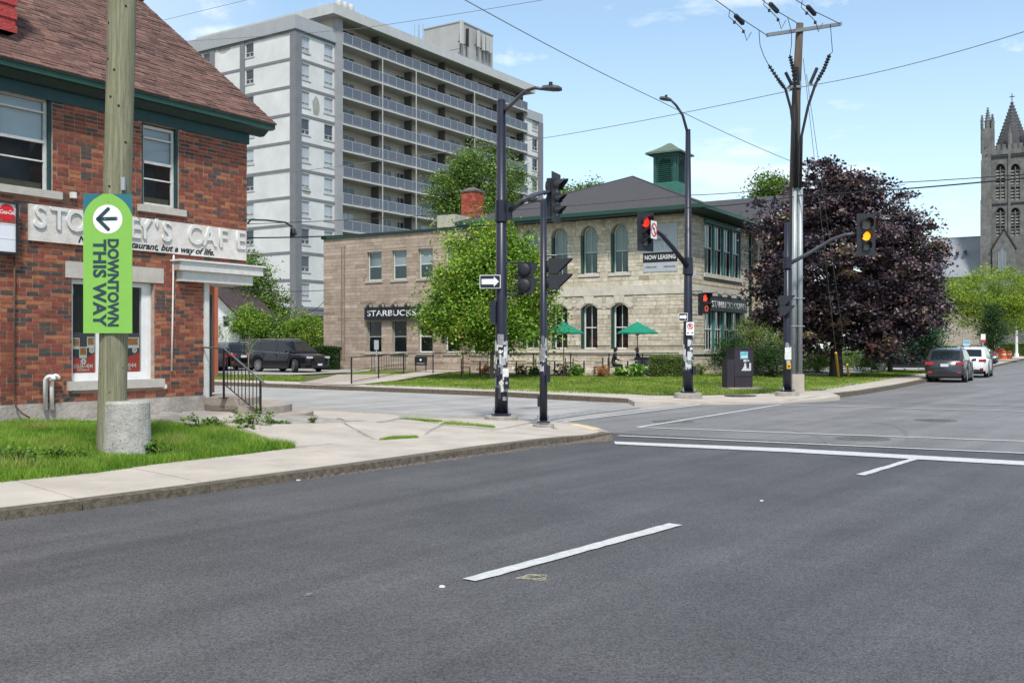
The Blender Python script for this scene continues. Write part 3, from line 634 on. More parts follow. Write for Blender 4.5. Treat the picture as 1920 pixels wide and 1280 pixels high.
def window(fac, parent, a0, a1, h0, h1, rec=.12, fw=.06, fmat=WHITE, meet=.5, blind=0.0, munt=0, rise=0.0, sill=None, sillmat=CONC, glass=GLASS, bmat=None, name='window', low=None, trim=None, cols=1):
    """sash window set in its opening: frame > pane, rail, blind"""
    t = fmat if trim is None else trim; hs = h1 - rise; mb = MB()
    fac.box(mb, a0, a0 + fw, h0, hs, -rec - .05, -rec); fac.box(mb, a1 - fw, a1, h0, hs, -rec - .05, -rec); fac.box(mb, a0 + fw, a1 - fw, h0, h0 + fw, -rec - .05, -rec - .002)
    A = arc(a0, a1, hs, rise, 12); B = arc(a0 + fw, a1 - fw, hs, max(0, rise - fw) if rise else 0, 12)
    if rise:
        for i in range(12):
            q = [A[i], A[i + 1], B[i + 1], B[i]]; mb.hexa([fac.pt(u, v, -rec - .05) for u, v in q], [fac.pt(u, v, -rec) for u, v in q])
    else: fac.box(mb, a0 + fw, a1 - fw, h1 - fw, h1, -rec - .05, -rec - .002)
    w_ = part(name, mb, t, parent)
    hm = h0 + (h1 - h0) * meet; mb = MB(); cw = (a1 - a0 - 2 * fw) / cols
    for c in range(cols):
        c0 = a0 + fw + c * cw; c1 = c0 + cw
        if meet > 0: fac.box(mb, c0, c1, hm - .025, hm + .025, -rec - .045, -rec + .012)
        if c: fac.box(mb, c0 - .03, c0 + .03, h0 + fw, h1 - fw, -rec - .045, -rec + .008)
        for k in range(1, munt + 1):
            x = c0 + cw * k / (munt + 1); fac.box(mb, x - .012, x + .012, h0 + fw, h1 - fw - .002, -rec - .04, -rec - .008)
    if mb.f: part('sash', mb, fmat, w_)
    mb = MB(); g = B if rise else [(a0 + fw, h1 - fw), (a1 - fw, h1 - fw)]; lo_ = [(a1 - fw, h0 + fw), (a0 + fw, h0 + fw)]
    if meet > 0:
        lp = [(a0 + fw, h0 + fw), (a1 - fw, h0 + fw), (a1 - fw, hm), (a0 + fw, hm)]; mb.add([fac.pt(u, v, -rec - .034) for u, v in lp], [(0, 1, 2, 3)]); part('pane', mb, glass, w_); mb = MB()
        lo_ = [(a1 - fw, hm), (a0 + fw, hm)]
    pl = g + lo_; mb.add([fac.pt(u, v, -rec - .026) for u, v in pl], [tuple(range(len(pl)))]); part('pane', mb, glass, w_)
    if blind:
        mb = MB(); hb = h1 - (h1 - h0) * blind; n_ = max(3, int((h1 - hb) / .06)); pl = [(u, v) for u, v in g if v > hb] + [(a1 - fw, hb), (a0 + fw, hb)]
        mb.add([fac.pt(u, v, -rec - .06) for u, v in pl], [tuple(range(len(pl)))]); part('blind', mb, bmat or BLIND, w_)
    if sill: mb = MB(); fac.box(mb, a0 - sill[0], a1 + sill[0], h0 - sill[1], h0 - .003, -rec, sill[2]); part('sill', mb, sillmat, w_)
    return w_
# ================================================================ brick corner building
BRICK = MT('brick', [(0, (0.07, 0.055, 0.05)), (.16, (0.10, 0.068, 0.055)), (.22, (0.15, 0.062, 0.04)), (.5, (0.24, 0.06, 0.038)), (.72, (0.30, 0.09, 0.048)), (1, (0.385, 0.15, 0.07))], .85, .5, 90, .22, 14, stain=.35)
MORTAR = M('mortar', (0.36, 0.27, 0.22), .95, .25, 8, .5, 60, world=True)
SHING = MT('roof_shingle', [(0, (0.07, 0.042, 0.036)), (.5, (0.145, 0.078, 0.062)), (1, (0.235, 0.13, 0.10))], .95, .6, 220, .3, 30, stain=.2)
STONEC = M('cast_stone', (0.46, 0.42, 0.37), .85, .12, 5, .3, 50)
FND = M('foundation_concrete', (0.36, 0.32, 0.28), .95, .3, 3, .8, 14, world=True)
bh = thing('brick_building', 'red and dark brick two storey cafe building with green eaves on the near corner', 'building', BA.O, BA.rz)
fA = Fac(BA, 'R', 0); LB = -12.5; HT = fA.h(385, 741); HW = 5.93; XG = -1.12
op1 = [(fA.a(-9), fA.a(98), fA.h(60, 357), fA.h(98, 184)), (fA.a(266), fA.a(335), fA.h(300, 387), fA.h(335, 243)), (-11.8, -10.6, 3.9, 5.6)]
opg = (fA.a(134.5), fA.a(289), fA.h(289, 711), fA.h(289, 531.5))
HG = fA.h(400, 520)           # underside of the upper storey over the cut corner
ops = op1 + [opg, (XG, .01, 0, HG)]
wallmesh('wall', fA, bh, LB, 0, HT, HW + .15, ops, MORTAR)
mb = MB(); fac = fA
mb.box(-.24, 0, 0.002, 8.1, HG, HW + .15); mb.box(LB, -.24, 7.9, 8.1, HT, HW + .15); mb.box(LB, LB + .2, .2, 7.9, HT, HW + .15); mb.box(-.24, 0, 1.12, 8.1, HT, HG - .003)
mb.box(LB + .2, -.26, .25, 7.9, 3.3, 3.45); mb.hexa([(XG, -.02, HT), (XG + .14, .12, HT), (0, 1.0, HT), (-.1, 1.12, HT)], [(XG, -.02, HG), (XG + .14, .12, HG), (0, 1.0, HG), (-.1, 1.12, HG)])
mb.hexa([(XG, 0, HG - .05), (0, 0, HG - .05), (0, 1.12, HG - .05)], [(XG, 0, HG + .05), (0, 0, HG + .05), (0, 1.12, HG + .05)])
part('rear_wall', mb, M('brick_plain', (0.33, 0.10, 0.055), .9, .25, 6, .4, 30), bh)
cells = []; bw, bhh = .225, .0725; r = 0; h = HT + .01
while h < HW:
    x = LB + (bw / 2 if r % 2 else 0)
    while x < 0:
        q = random.random(); t = random.uniform(0, .16) if q < .17 else random.uniform(.17, .3) if q < .32 else random.uniform(.36, .66) if q < .7 else random.uniform(.68, 1)
        if random.random() < .04: x2 = x + bw / 2
        else: x2 = x + bw
        cells.append((x, min(x2, -.002), h, h + bhh, t)); x = x2
    h += bhh; r += 1
sol = []
for o in op1:
    x = o[0] - .08
    while x < o[1] + .08: sol.append((x, x + .075, o[3] + .004, o[3] + .215, random.choice([.05, .1, .25, .3, .5, .6]))); x += .075
lint = (fA.a(122), fA.a(306), fA.h(305, 531.5), fA.h(305, 504)); sills = [(fA.a(-20), fA.a(113), fA.h(113, 375), fA.h(113, 361)), (fA.a(257), fA.a(346), fA.h(346, 407), fA.h(346, 395)), (fA.a(125), fA.a(305), fA.h(305, 725), fA.h(305, 709.5))]
cut = ops + [lint] + sills + [(o[0] - .08, o[1] + .08, o[3], o[3] + .218) for o in op1]
hid = lambda px, py: 185 < px < 250 or (157 < px < 247 and 363 < py < 625) or (55 < px < 462 and 386 < py - (px - 55) * .1 < 450) or (px > 345 and 488 < py < 530)
cells = clip_cells([c for c in cells], cut) + sol
lay_cells(fA, bh, 'brick', cells, BRICK, .001, .006, .013, .003, 300, hid, 'brick_courses')
for i, (a0, a1, h0, h1) in enumerate(sills):
    mb = MB(); fA.box(mb, a0, a1, h0, h1, -.1, .07); part('sill', mb, STONEC, bh)
mb = MB(); fA.box(mb, *lint, -.1, .02); part('lintel', mb, STONEC, bh)
mb = MB(); fA.box(mb, LB, XG - .002, 0, HT, -.2, .05); mb.box(XG - .002, 0, 1.12, 8, 0, HT); part('foundation', mb, FND, bh)
WW = M('weathered_white', (0.60, 0.58, 0.54), .7, .12, 10, .3, 60)
ROOMDIM = M('interior_dim', (0.16, 0.15, 0.16), .9, .3, 2)
for o in op1[:2]:
    wn_ = window(fA, bh, o[0] + .05, o[1] - .05, o[2], o[3] - .03, .09, .055, WW, .54, .46, bmat=M('sky_toned_blind', (.70, .73, .77), .9, .05), glass=GLASS)  # blind colour paled to carry the sky reflection of the upper panes
    mb = MB(); fA.box(mb, o[0], o[0] + .05, o[2], o[3], -.14, -.03); fA.box(mb, o[1] - .05, o[1], o[2], o[3], -.14, -.03); part('reveal', mb, TEAL, wn_)
    mb = MB(); hm = o[3] - .28; fA.box(mb, o[0] + .1, o[1] - .1, hm, hm + .03, -.15, -.08); part('storm_rail', mb, WW, wn_); mb = MB(); hm = o[2] + (o[3] - o[2]) * .32; fA.box(mb, o[0] + .1, o[1] - .1, hm, hm + .025, -.15, -.09); part('storm_rail', mb, WW, wn_)
    mb = MB(); fA.box(mb, o[0], o[1], o[2], o[3], -.7, -.68); part('dim_backing', mb, ROOMDIM, wn_)  # dim sheet behind the glass, room darkness put into its colour
    mb = MB(); fA.box(mb, o[0] + .1, o[1] - .1, o[2] + .05, o[2] + .17, -.2, -.17); part('board', mb, M('pale_wood', (.42, .34, .2), .8, .2, 8), wn_)
# shop window
a0, a1, h0, h1 = opg; sw = window(fA, bh, a0, a1, h0, h1, .10, .085, WHITE, 0, 0, glass=GLASS, name='shop_window')
mb = MB(); fA.box(mb, a1 - .2, a1 - .085, h0 + .08, h1 - .08, -.17, -.105); fA.box(mb, a0 + .085, a1 - .2, h0 + .085, h0 + .15, -.17, -.107); am = (fA.a(190)); fA.box(mb, am - .03, am + .03, h0 + .15, h1 - .08, -.16, -.11); part('inner_frame', mb, WHITE, sw)
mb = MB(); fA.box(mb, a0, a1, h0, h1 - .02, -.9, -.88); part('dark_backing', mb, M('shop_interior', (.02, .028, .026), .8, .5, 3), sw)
RED = M('poster_red', (.55, .06, .035), .5, .05); POSTD = M('poster_dark', (.05, .05, .052), .5, .2, 20); POSTW = M('poster_white', (.7, .66, .6), .5, .05); AMB = M('poster_amber', (.55, .28, .06), .5, .5, 25, col2=(.3, .05, .02))
def poster(x0, x1):
    mb = MB(); H0 = h0 + .155; H1 = H0 + .72; fA.box(mb, x0, x1, H0, H1, -.155, -.15); p_ = part('poster', mb, POSTD, sw); w_ = x1 - x0; d = -.149
    mb = MB(); q = [(x0, H0), (x1, H0), (x1, H0 + .36), (x0 + w_ * .5, H0 + .22), (x0, H0 + .30)]; mb.hexa([fA.pt(u, v, d) for u, v in q], [fA.pt(u, v, d + .002) for u, v in q]); part('red_field', mb, RED, p_)
    for fx, fh, ti, tx in ((.02, .42, .06, None), (.66, .44, -.08, None), (.33, .26, 0, 'PINT')):
        mb = MB(); fA.box(mb, x0 + w_ * fx, x0 + w_ * (fx + .32), H0 + fh, H0 + fh + .2, d + .003, d + .005); part('photo_card', mb, POSTW, p_)
        mb = MB(); fA.box(mb, x0 + w_ * (fx + .03), x0 + w_ * (fx + .29), H0 + fh + .055, H0 + fh + .185, d + .006, d + .007); part('photo', mb, AMB, p_)
    for fx, fh, tx in ((.5, .20, '6'), (.86, .40, '17')):
        mb = MB(); c = fA.pt(x0 + w_ * fx, H0 + fh, d + .009); mb.tube([c, fA.pt(x0 + w_ * fx, H0 + fh, d + .0105)], .055, 20); part('price_disc', mb, POSTW, p_); text_part(tx, .07, p_, RED, fA.m4(x0 + w_ * fx, H0 + fh, d + .012), ext=.0005, bold=.001)
    text_part('613-547-4044', .105, p_, POSTW, fA.m4((x0 + x1) / 2, H0 + .115, d + .004), ext=.0006, bold=.0025, sx=w_ / .72)
    text_part('118 Division St', .062, p_, POSTW, fA.m4((x0 + x1) / 2, H0 + .05, d + .004), ext=.0006, bold=.001, sx=w_ / .72)
poster(a0 + .09, fA.a(187)); poster(fA.a(199), fA.a(271))
mb = MB(); fA.box(mb, a0 + .09, fA.a(147), fA.h(140, 552), fA.h(140, 537), -.155, -.15); part('notice', mb, POSTW, sw)
# name board
hb1, hb0 = (fA.h(55, 385) + fA.h(462, 432)) / 2, (fA.h(54, 451) + fA.h(461, 489)) / 2
sg = thing('cafe_sign', 'weathered white board with raised letters on the brick building', 'sign', BA.O, BA.rz)
BOARD = M('sign_board_weathered', (.50, .45, .40), .9, .3, 3.2, .4, 30, col2=(.72, .68, .64)); mb = MB(); fA.box(mb, fA.a(55, .06), fA.a(462, .06), hb0, hb1, .015, .06); part('board', mb, BOARD, sg)
cap = .40 * (hb1 - hb0) / .55; LET = M('letter_white', (.56, .54, .51), .8, .3, 8, col2=(.70, .68, .65))
ch = hb1 - hb0
for s_, px in (('S', 74), ('T', 109), ('O', 142), ('E', 252), ('Y', 270), ("'", 293), ('S', 312), ('C', 364), ('A', 392), ('F', 417), ('E', 450)):
    text_part(s_, ch * .88, sg, LET, fA.m4(fA.a(px, .06), hb0 + ch * .64, .076), name='letter', ext=.016, bold=.008, sx=.92)
xa, xb = fA.a(146, .06), fA.a(401, .06); tm = text_mesh('Not just a restaurant, but a way of life.', ch * .27, ext=.002, bold=.004, shear=.35); wd = max(v.co.x for v in tm.vertices) - min(v.co.x for v in tm.vertices); tm.transform(Matrix.Diagonal(((xb - xa) / wd, 1, 1, 1))); tm.materials.append(BLACKM)
link('lettering', tm, sg, mat4=fA.m4((xa + xb) / 2, hb0 + ch * .15, .063))
# drinks sign cabinet
cs = thing('soft_drink_sign', 'white panel sign with a round red emblem at the left edge of the brick wall', 'sign', BA.O, BA.rz)
c0, c1, ct, cb = fA.a(-58, .16), fA.a(35, .16), fA.h(35, 379, .16), fA.h(35, 478, .16); mb = MB()
fA.box(mb, c0, c1, cb, cb + .04, 0.02, .16); fA.box(mb, c0, c1, ct - .04, ct, 0.02, .16); fA.box(mb, c0, c0 + .04, cb + .04, ct - .04, .02, .16); fA.box(mb, c1 - .035, c1, cb + .04, ct - .04, .02, .16); part('cabinet', mb, DARKM, cs)
mb = MB(); hsep = fA.h(30, 421, .14); fA.box(mb, c0 + .04, c1 - .035, cb + .04, ct - .04, .03, .13); part('face', mb, M('sign_face', (.70, .70, .74), .4, .03), cs)
mb = MB(); fA.box(mb, c0 + .05, c1 - .04, hsep, hsep + (ct - hsep) * .36, .131, .133); part('picture', mb, M('brown_red', (.30, .07, .05), .5, .5, 14), cs)
mb = MB(); ce = (fA.a(13, .135), fA.h(13, 398, .135)); mb.tube([fA.pt(*ce, .134), fA.pt(*ce, .138)], .135, 32); part('emblem', mb, M('emblem_red', (.60, .01, .015), .4, 0), cs)
text_part('Coca-Cola', .095, cs, WHITE, fA.m4(ce[0], ce[1], .14), ext=.001, bold=.002, shear=.4, sx=.62)
mb = MB(); fA.box(mb, c0 + .04, c1 - .035, hsep - .012, hsep + .004, .131, .135); fA.box(mb, c0 + .04, c1 - .035, (hsep + cb) / 2, (hsep + cb) / 2 + .01, .131, .134); part('track', mb, WHITE, cs)
# eaves, gutter, roof
OV = .40; EZ = 6.30
mb = MB(); mb.box(LB, OV - .02, -OV, -OV + .11, EZ - .12, EZ); mb.box(LB, OV - .02, -OV - .02, -OV + .0, EZ - .03, EZ + .004); part('gutter', mb, GREEN, bh)
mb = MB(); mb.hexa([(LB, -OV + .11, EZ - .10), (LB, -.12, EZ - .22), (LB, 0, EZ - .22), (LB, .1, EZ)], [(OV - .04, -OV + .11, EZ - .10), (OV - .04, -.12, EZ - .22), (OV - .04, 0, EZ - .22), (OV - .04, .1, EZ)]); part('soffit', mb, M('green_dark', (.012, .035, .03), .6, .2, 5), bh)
mb = MB(); mb.box(LB, .035, -.035, 0, HW - .06, EZ - .215); mb.box(.0, .035, 0, 8.1, HW - .06, EZ - .215); part('frieze', mb, TEAL, bh)
YR, ZR = 4.43 - .38, 9.72; th = math.atan2(ZR - EZ, YR + OV); sl = math.hypot(YR + OV, ZR - EZ)
mb = MB(); P3 = [(-OV, EZ), (YR, ZR), (2 * YR + OV, EZ), (2 * YR + OV - .1, EZ - .08), (YR, ZR - .16), (-OV + .12, EZ - .08)]
mb.hexa([(LB, y, z - .006) for y, z in P3], [(OV, y, z - .006) for y, z in P3]); mb.hexa([(-.2, 0, HW), (-.2, 8.1, HW), (-.2, YR, ZR - .3)], [(0, 0, HW), (0, 8.1, HW), (0, YR, ZR - .3)]); part('roof_deck', mb, M('roof_under', (.1, .055, .05), .95, .2), bh)
sA = Slope(BA, -OV - .03, EZ - .01, th); cells = []; r = 0; h = 0
while h < sl - .02:
    x = LB + random.uniform(0, .2)
    while x < OV + .02:
        w_ = random.uniform(.2, .34); cells.append((x, min(x + w_, OV + .03), h, min(h + .120, sl), min(1, max(0, random.gauss(.5, .2))))); x += w_
    h += .128; r += 1
hidr = lambda px, py: 198 < px < 257 or py > 240
lay_cells(sA, bh, 'shingle', [(c[0], c[1], c[2], c[3] + .0, c[4]) for c in cells], SHING, 0, .03, .008, .012, 300, hidr, 'shingle_courses')
mb = MB(); mb.box(LB, OV + .03, YR - .12, YR + .12, ZR + .0, ZR + .03); part('ridge_cap', mb, SHING, bh)
mb = MB(); mb.hexa([(OV - .02, -OV, EZ - .1), (OV + .015, -OV, EZ - .1), (OV + .015, -OV, EZ), (OV - .02, -OV, EZ)], [(OV - .02, YR, ZR - .12), (OV + .015, YR, ZR - .12), (OV + .015, YR, ZR), (OV - .02, YR, ZR)]); part('barge_board', mb, GREEN, bh)
mb = MB(); xd = fA.a(13, -.35); mb.box(xd - 2.2, xd, .1, 2.5, 6.9, 8.95); part('dormer', mb, M('red_shingle_clad', (.36, .05, .045), .85, .25, 9, .7, 22), bh)
for k in range(9): mb = MB(); mb.box(xd - 2.2, xd + .02, .08, 2.5, 6.9 + k * .23, 6.92 + k * .23 + .1); part('cladding_course', mb, MATS['red_shingle_clad'], bh)
# corner entrance, canopy, steps, railing
mb = MB(); mb.box(XG - .01, XG + .10, -.03, .1, .64, HG); mb.box(XG + .10, XG + .14, .0, .14, .64, HG); part('corner_post', mb, WW, bh)
mb = MB(); mb.hexa([(XG + .25, .14, .66), (XG + .29, .10, .66), (-.14, .93, .66), (-.18, .97, .66)], [(XG + .25, .14, 2.7), (XG + .29, .10, 2.7), (-.14, .93, 2.7), (-.18, .97, 2.7)]); part('door', mb, M('door_dark', (.03, .05, .05), .5, .1), bh)
cn = thing('entrance_canopy', 'flaking white board canopy over the corner entrance of the brick building', 'canopy', BA.O, BA.rz)
zt, zb_, zl = fA.h(343, 486, .28), fA.h(343, 506, .28), fA.h(345, 526, .28)
mb = MB(); mb.box(-1.89, .19, -.28, 1.2, zb_, zt - .03); part('fascia', mb, WW, cn); mb = MB(); mb.box(-1.93, .24, -.32, 1.25, zt - .03, zt); part('cap', mb, WHITE, cn)
mb = MB(); mb.box(-1.80, -.02, -.2, .9, zl, zb_ - .003); part('apron', mb, WW, cn)
mb = MB(); mb.box(-1.895, -1.88, -.22, -.02, zb_ + .01, zt - .04); part('stucco_end', mb, FND, cn)
st = thing('entrance_steps', 'three rounded concrete steps at the corner entrance', 'steps', BA.O, BA.rz)
def tier(px_, ax, z0, z1):
    pts = [(XG - .02, .95), (XG - .02, -px_ + .02)]; n_ = 14
    pts += [(XG - .02 + ax * math.sin(math.pi / 2 * i / n_) , .2 - (px_ + .2) * math.cos(math.pi / 2 * i / n_)) for i in range(n_ + 1)] + [(XG + ax, .95)]
    mb = MB(); mb.prism(pts, z0, z1); return mb
STEPC = M('step_concrete', (.33, .28, .235), .9, .2, 4, .5, 40)
part('step', tier(2.2, 2.2, .05, .36), STEPC, st); part('step', tier(1.7, 1.85, .30, .50), STEPC, st); part('landing', tier(1.0, 1.3, .3, .645), STEPC, st)
mb = MB(); ap = [GZ(x, y, zA) for x, y in ((295, 794), (360, 801), (470, 790), (450, 774), (388, 768), (300, 777))]; mb.prism([(p.x, p.y) for p in ap], 0, lambda x, y: zA(x, y) + .05); tag(part('apron_slab', mb, FND, None), kind='structure')
rl = thing('hand_railing', 'black iron railing with thin balusters beside the entrance steps', 'railing', BA.O, BA.rz)
xr = XG - .05; pA, pB, pC = -.12, -.64, -1.66; zt1, zt2 = 1.62, 1.02; IRONB = M('iron_black', (.014, .012, .012), .5, .3, 20, .2, 80)
mb = MB(); mb.tube([(xr, 0, zt1 + .02), (xr, pB, zt1), (xr, pC - .12, zt2 - .07)], .018, 8); part('handrail', mb, M('rail_worn', (.12, .12, .12), .4, .3), rl)
mb = MB(); mb.tube([(xr, pB, .93), (xr, pC, .36)], .011, 6); part('bottom_rail', mb, IRONB, rl)
for y_, z0, z1 in ((pB, .64, zt1), (pC, .3, zt2)):
    mb = MB(); mb.box(xr - .016, xr + .016, y_ - .016, y_ + .016, z0, z1); part('post', mb, IRONB, rl)
mb = MB(); mb.box(xr - .07, xr + .07, pB - .07, pB + .07, .645, .655); part('foot_plate', mb, IRONB, rl)
for k in range(1, 10):
    t_ = k / 10; y_ = pB + (pC - pB) * t_; mb = MB(); mb.tube([(xr, y_, .93 + (.36 - .93) * t_), (xr, y_, zt1 + (zt2 - zt1) * t_)], .0095, 6); part('baluster', mb, IRONB, rl)
# wall fittings
PVC = M('pvc_white', (.70, .68, .64), .5, .08, 8)
for px, top, bend in ((85, 703, -1), (97, 702, 1)):
    a_ = fA.a(px, .1); z1 = fA.h(px, top, .1); z0 = fA.h(px, 768, .1); mb = MB()
    pts = [fA.pt(a_, z0, .1), fA.pt(a_, z1 - .09, .1)] + [fA.pt(a_ + (.065 - .065 * math.cos(t)) * (1 if bend > 0 else .55), z1 - .09 + .07 * math.sin(t), .1 + (.05 if bend < 0 else 0) * t) for t in (.5, 1.0, 1.6, 2.1, 2.6, 3.0)]
    o = part('vent_pipe', mb.tube(pts, .036, 12), PVC, None, True); o.location = BA.O; o.rotation_euler = (0, 0, BA.rz); tag(o, 'white plastic vent pipe bent over at the brick wall, ' + ('left of the two' if px == 85 else 'right of the two'), 'pipe', 'vent pipes on the brick wall')
def wallpipe(name, label, pts, r, mat):
    mb = MB(); mb.tube([fA.pt(fA.a(x, d), fA.h(x, y, d), d) for x, y, d in pts], r, 8); o = part(name, mb, mat, None, True); o.location = BA.O; o.rotation_euler = (0, 0, BA.rz); return tag(o, label, 'pipe')
wallpipe('conduit', 'thin white conduit running down the brick wall beside the canopy', [(325.5, 478, .04), (325, 505, .04), (323.5, 600, .04), (321.5, 696, .04)], .018, PVC)
wallpipe('conduit', 'thin rusty brown conduit from the red emblem sign down to the grass', [(27, 480, .06), (27, 600, .06), (26, 735, .06), (30, 762, .1), (42, 775, .2), (56, 783, .3)], .014, M('rust_pipe', (.09, .045, .03), .8, .3))
wallpipe('cable', 'brown cable sagging from the shop window sill to the vent pipes', [(136, 733, .03), (122, 745, .04), (104, 752, .05), (98, 768, .06)], .009, MATS['rust_pipe'])
for px, py, r_, lb in ((306, 724, .045, 'small round white vent cap at the end of the shop window sill'),):
    mb = MB(); mb.tube([fA.pt(fA.a(px), fA.h(px, py), .0), fA.pt(fA.a(px), fA.h(px, py), .06)], r_, 16); o = part('round_vent', mb, PVC, None); o.location = BA.O; o.rotation_euler = (0, 0, BA.rz); tag(o, lb, 'vent')
mb = MB(); fA.box(mb, fA.a(130), fA.a(138), fA.h(134, 372), fA.h(134, 361), .0, .09); o = part('junction_box', mb, PVC, None); o.location = BA.O; o.rotation_euler = (0, 0, BA.rz); tag(o, 'small white electrical box above the raised letters', 'box')

# ================================================================ timber pole, footing and wayfinding sign
POLE = M('pole_timber', (.13, .13, .075), .85, .22, 4, .8, 22, stretch=(9, 9, .35), col2=(.33, .31, .20))
pb = GZ(208, 850, zA); Zp = pb.y
up = thing('utility_pole', 'pressure treated green tinted timber pole carrying the green sign', 'pole', pb)
mb = MB(); tx = lambda z: (229 - 208) / F * Zp * (z / 6.0)
mb.tube([(0, 0, -.1), (0, 0, 0), (tx(1.5), 0, 1.5), (tx(3), 0, 3), (tx(6), 0, 6), (tx(11), 0, 11)], [.192, .188, .182, .182, .182, .165], 28); part('shaft', mb, POLE, up, True)
KN = M('knot_dark', (.03, .022, .015), .9, 0)
for px, py in ((244, 10), (211, 41), (210, 109), (224, 131), (217, 181), (232, 198), (242, 265), (215, 349), (196, 700), (236, 690), (215, 735)):
    z = EYE + (HY - py) / F * (Zp - .18) - pb.z; cx_ = tx(z); dx = (px - 208) / F * Zp - cx_; dx = max(-.165, min(.165, dx)); dy = -math.sqrt(.184 ** 2 - dx * dx); mb = MB()
    mb.tube([(cx_ + dx * .97, dy * .97, z), (cx_ + dx * 1.012, dy * 1.012, z)], .017 if py < 400 else .009, 10); part('knot', mb, KN, up)
mb = MB(); z = EYE + (HY - 348) / F * Zp - pb.z; mb.box(tx(z) + .12, tx(z) + .17, -.2, -.15, z - .09, z + .08); part('tag_plate', mb, STEEL, up)
bb = GZ(249, 851, zA); bk = thing('concrete_footing', 'rounded pitted concrete stub standing against the foot of the timber pole', 'footing', bb + Vector((-.075, 0, 0)), rad(2))
mb = MB(); hb = 100 / F * bb.y; w0, w1 = .315, .285; n_ = 5
mb.lathe([(w0 * 1.01, -.05), (w0, .05), (w1 + .005, hb - .03), (w1 - .012, hb)], 32); part('block', mb, M('pitted_concrete', (.36, .345, .31), .9, .25, 6, .7, 30), bk)
mb = MB()
for _ in range(45):
    u, v = random.uniform(-.9, .9), random.uniform(.05, .95); wv = w0 + (w1 - w0) * v; an_ = rad(-90 + 62 * u); rr_ = w0 + (w1 - w0) * v; cx_, cy_ = math.cos(an_), math.sin(an_); r_ = random.choice((.004, .006, .009)); mb.tube([(cx_ * (rr_ - .02), cy_ * (rr_ - .02), v * hb), (cx_ * (rr_ + .002), cy_ * (rr_ + .002), v * hb)], r_, 7)
part('pit', mb, M('pit_dark', (.08, .07, .06), .95, 0), bk, kind='stuff')
ys = Zp - .205; k_ = ys / F
ws = thing('wayfinding_sign', 'tall green downtown sign with white arrow disc nailed to the timber pole', 'sign', PX(202, 494, ys), rad(3))
W2, H2 = 45 * k_, 130.5 * k_; SG = M('sign_green', (.20, .43, .07), .45, .05, 3); SB = M('sign_teal', (.02, .13, .17), .45, .05, 3); SN = M('sign_navy', (.018, .045, .055), .45, 0); SW = M('sign_white', (.78, .78, .76), .45, 0)
mb = MB(); mb.box(-W2, W2, 0, .006, -H2, H2); part('panel', mb, SG, ws)
def sgp(x, y): return ((x - 202) * k_, (494 - y) * k_)
for sgn in (-1, 1):
    mb = MB(); A = [sgp(202 + sgn * 45, 363.5)] + [sgp(202 + sgn * x, y) for x, y in ((9, 363.5), (17, 368), (26, 374), (34, 382), (40, 391), (45, 403))]
    if sgn > 0: A = A[::-1]
    mb.hexa([(x, -.0005, z) for x, z in A], [(x, -.002, z) for x, z in A]); part('corner_patch', mb, SB, ws)
cxd, czd = sgp(202, 411); mb = MB(); mb.tube([(cxd, -.001, czd), (cxd, -.003, czd)], 27 * k_, 40); dd = part('arrow_disc', mb, SW, ws)
mb = MB()
def bar(p, q, wd, y0=-.0035, y1=-.005):
    p, q = Vector((p[0], 0, p[1])), Vector((q[0], 0, q[1])); d = (q - p).normalized(); n_ = Vector((-d.z, 0, d.x)) * wd / 2; L4 = [p - n_, q - n_, q + n_, p + n_]; mb.hexa([(v.x, y0, v.z) for v in L4], [(v.x, y1, v.z) for v in L4])
    for e in (p, q): mb.tube([(e.x, y0, e.z), (e.x, y1 - .0002, e.z)], wd / 2, 14)
bar(sgp(184, 411), sgp(217, 410), 7 * k_); bar(sgp(184, 411), sgp(203, 392), 7 * k_); bar(sgp(184, 411), sgp(203, 430), 7 * k_); part('arrow', mb, SN, dd)
for s_, px, y0, y1, sz in (('DOWNTOWN', 211, 448, 612, 20), ('THIS WAY', 186, 448, 612, 24)):
    tm = text_mesh(s_, sz * k_ * 1.35, ext=.0006, bold=.0085, spacing=1.04); xs = [v.co.x for v in tm.vertices]; wd = max(xs) - min(xs); tm.transform(Matrix.Diagonal(((y1 - y0) * k_ / wd, 1, 1, 1))); tm.materials.append(SN)
    x_, z_ = sgp(px, (y0 + y1) / 2); link('lettering', tm, ws, mat4=Matrix.Translation((x_, -.003, z_)) @ Matrix.Rotation(rad(90), 4, 'Y') @ Matrix.Rotation(rad(90), 4, 'X'))
for x, y in ((203, 377), (218, 410), (197, 411)):
    a_, b_ = sgp(x, y); mb = MB(); mb.tube([(a_, -.001, b_), (a_, -.009, b_)], .006, 8); part('bolt', mb, STEEL, ws)
# weeds round the steps and footing
LEAFW = MT('weed_leaf', [(0, (.04, .09, .012)), (.5, (.10, .20, .02)), (1, (.2, .32, .05))], .6, 0, nvar=.1, trans=.3)
for (px, py, s_, lb) in ((380, 806, .34, 'leafy weed clump growing left of the entrance steps'), (468, 799, .42, 'broad leafy weeds spilling over the lowest step below the railing'), (515, 800, .22, 'small weed at the curved end of the steps'), (276, 852, .26, 'ferny weed at the foot of the concrete footing'), (466, 812, .2, 'low weed on the pale paving in front of the steps'), (586, 789, .1, 'tiny weed tuft right of the lowest step'), (30, 880, .35, 'leafy clover patch at the lower left lawn edge'), (120, 868, .3, 'dark leafy weeds in the lawn left of the timber pole')):
    p = GZ(px, py, zA); bush('weed', lb, p, [(0, 0, s_ * .3, s_, s_ * .6, s_ * .45)], 26, 650 if s_ > .15 else 120, s_ * .3, .05 if s_ > .15 else .03, LEAFW, BARK, 'weed', up=.9)
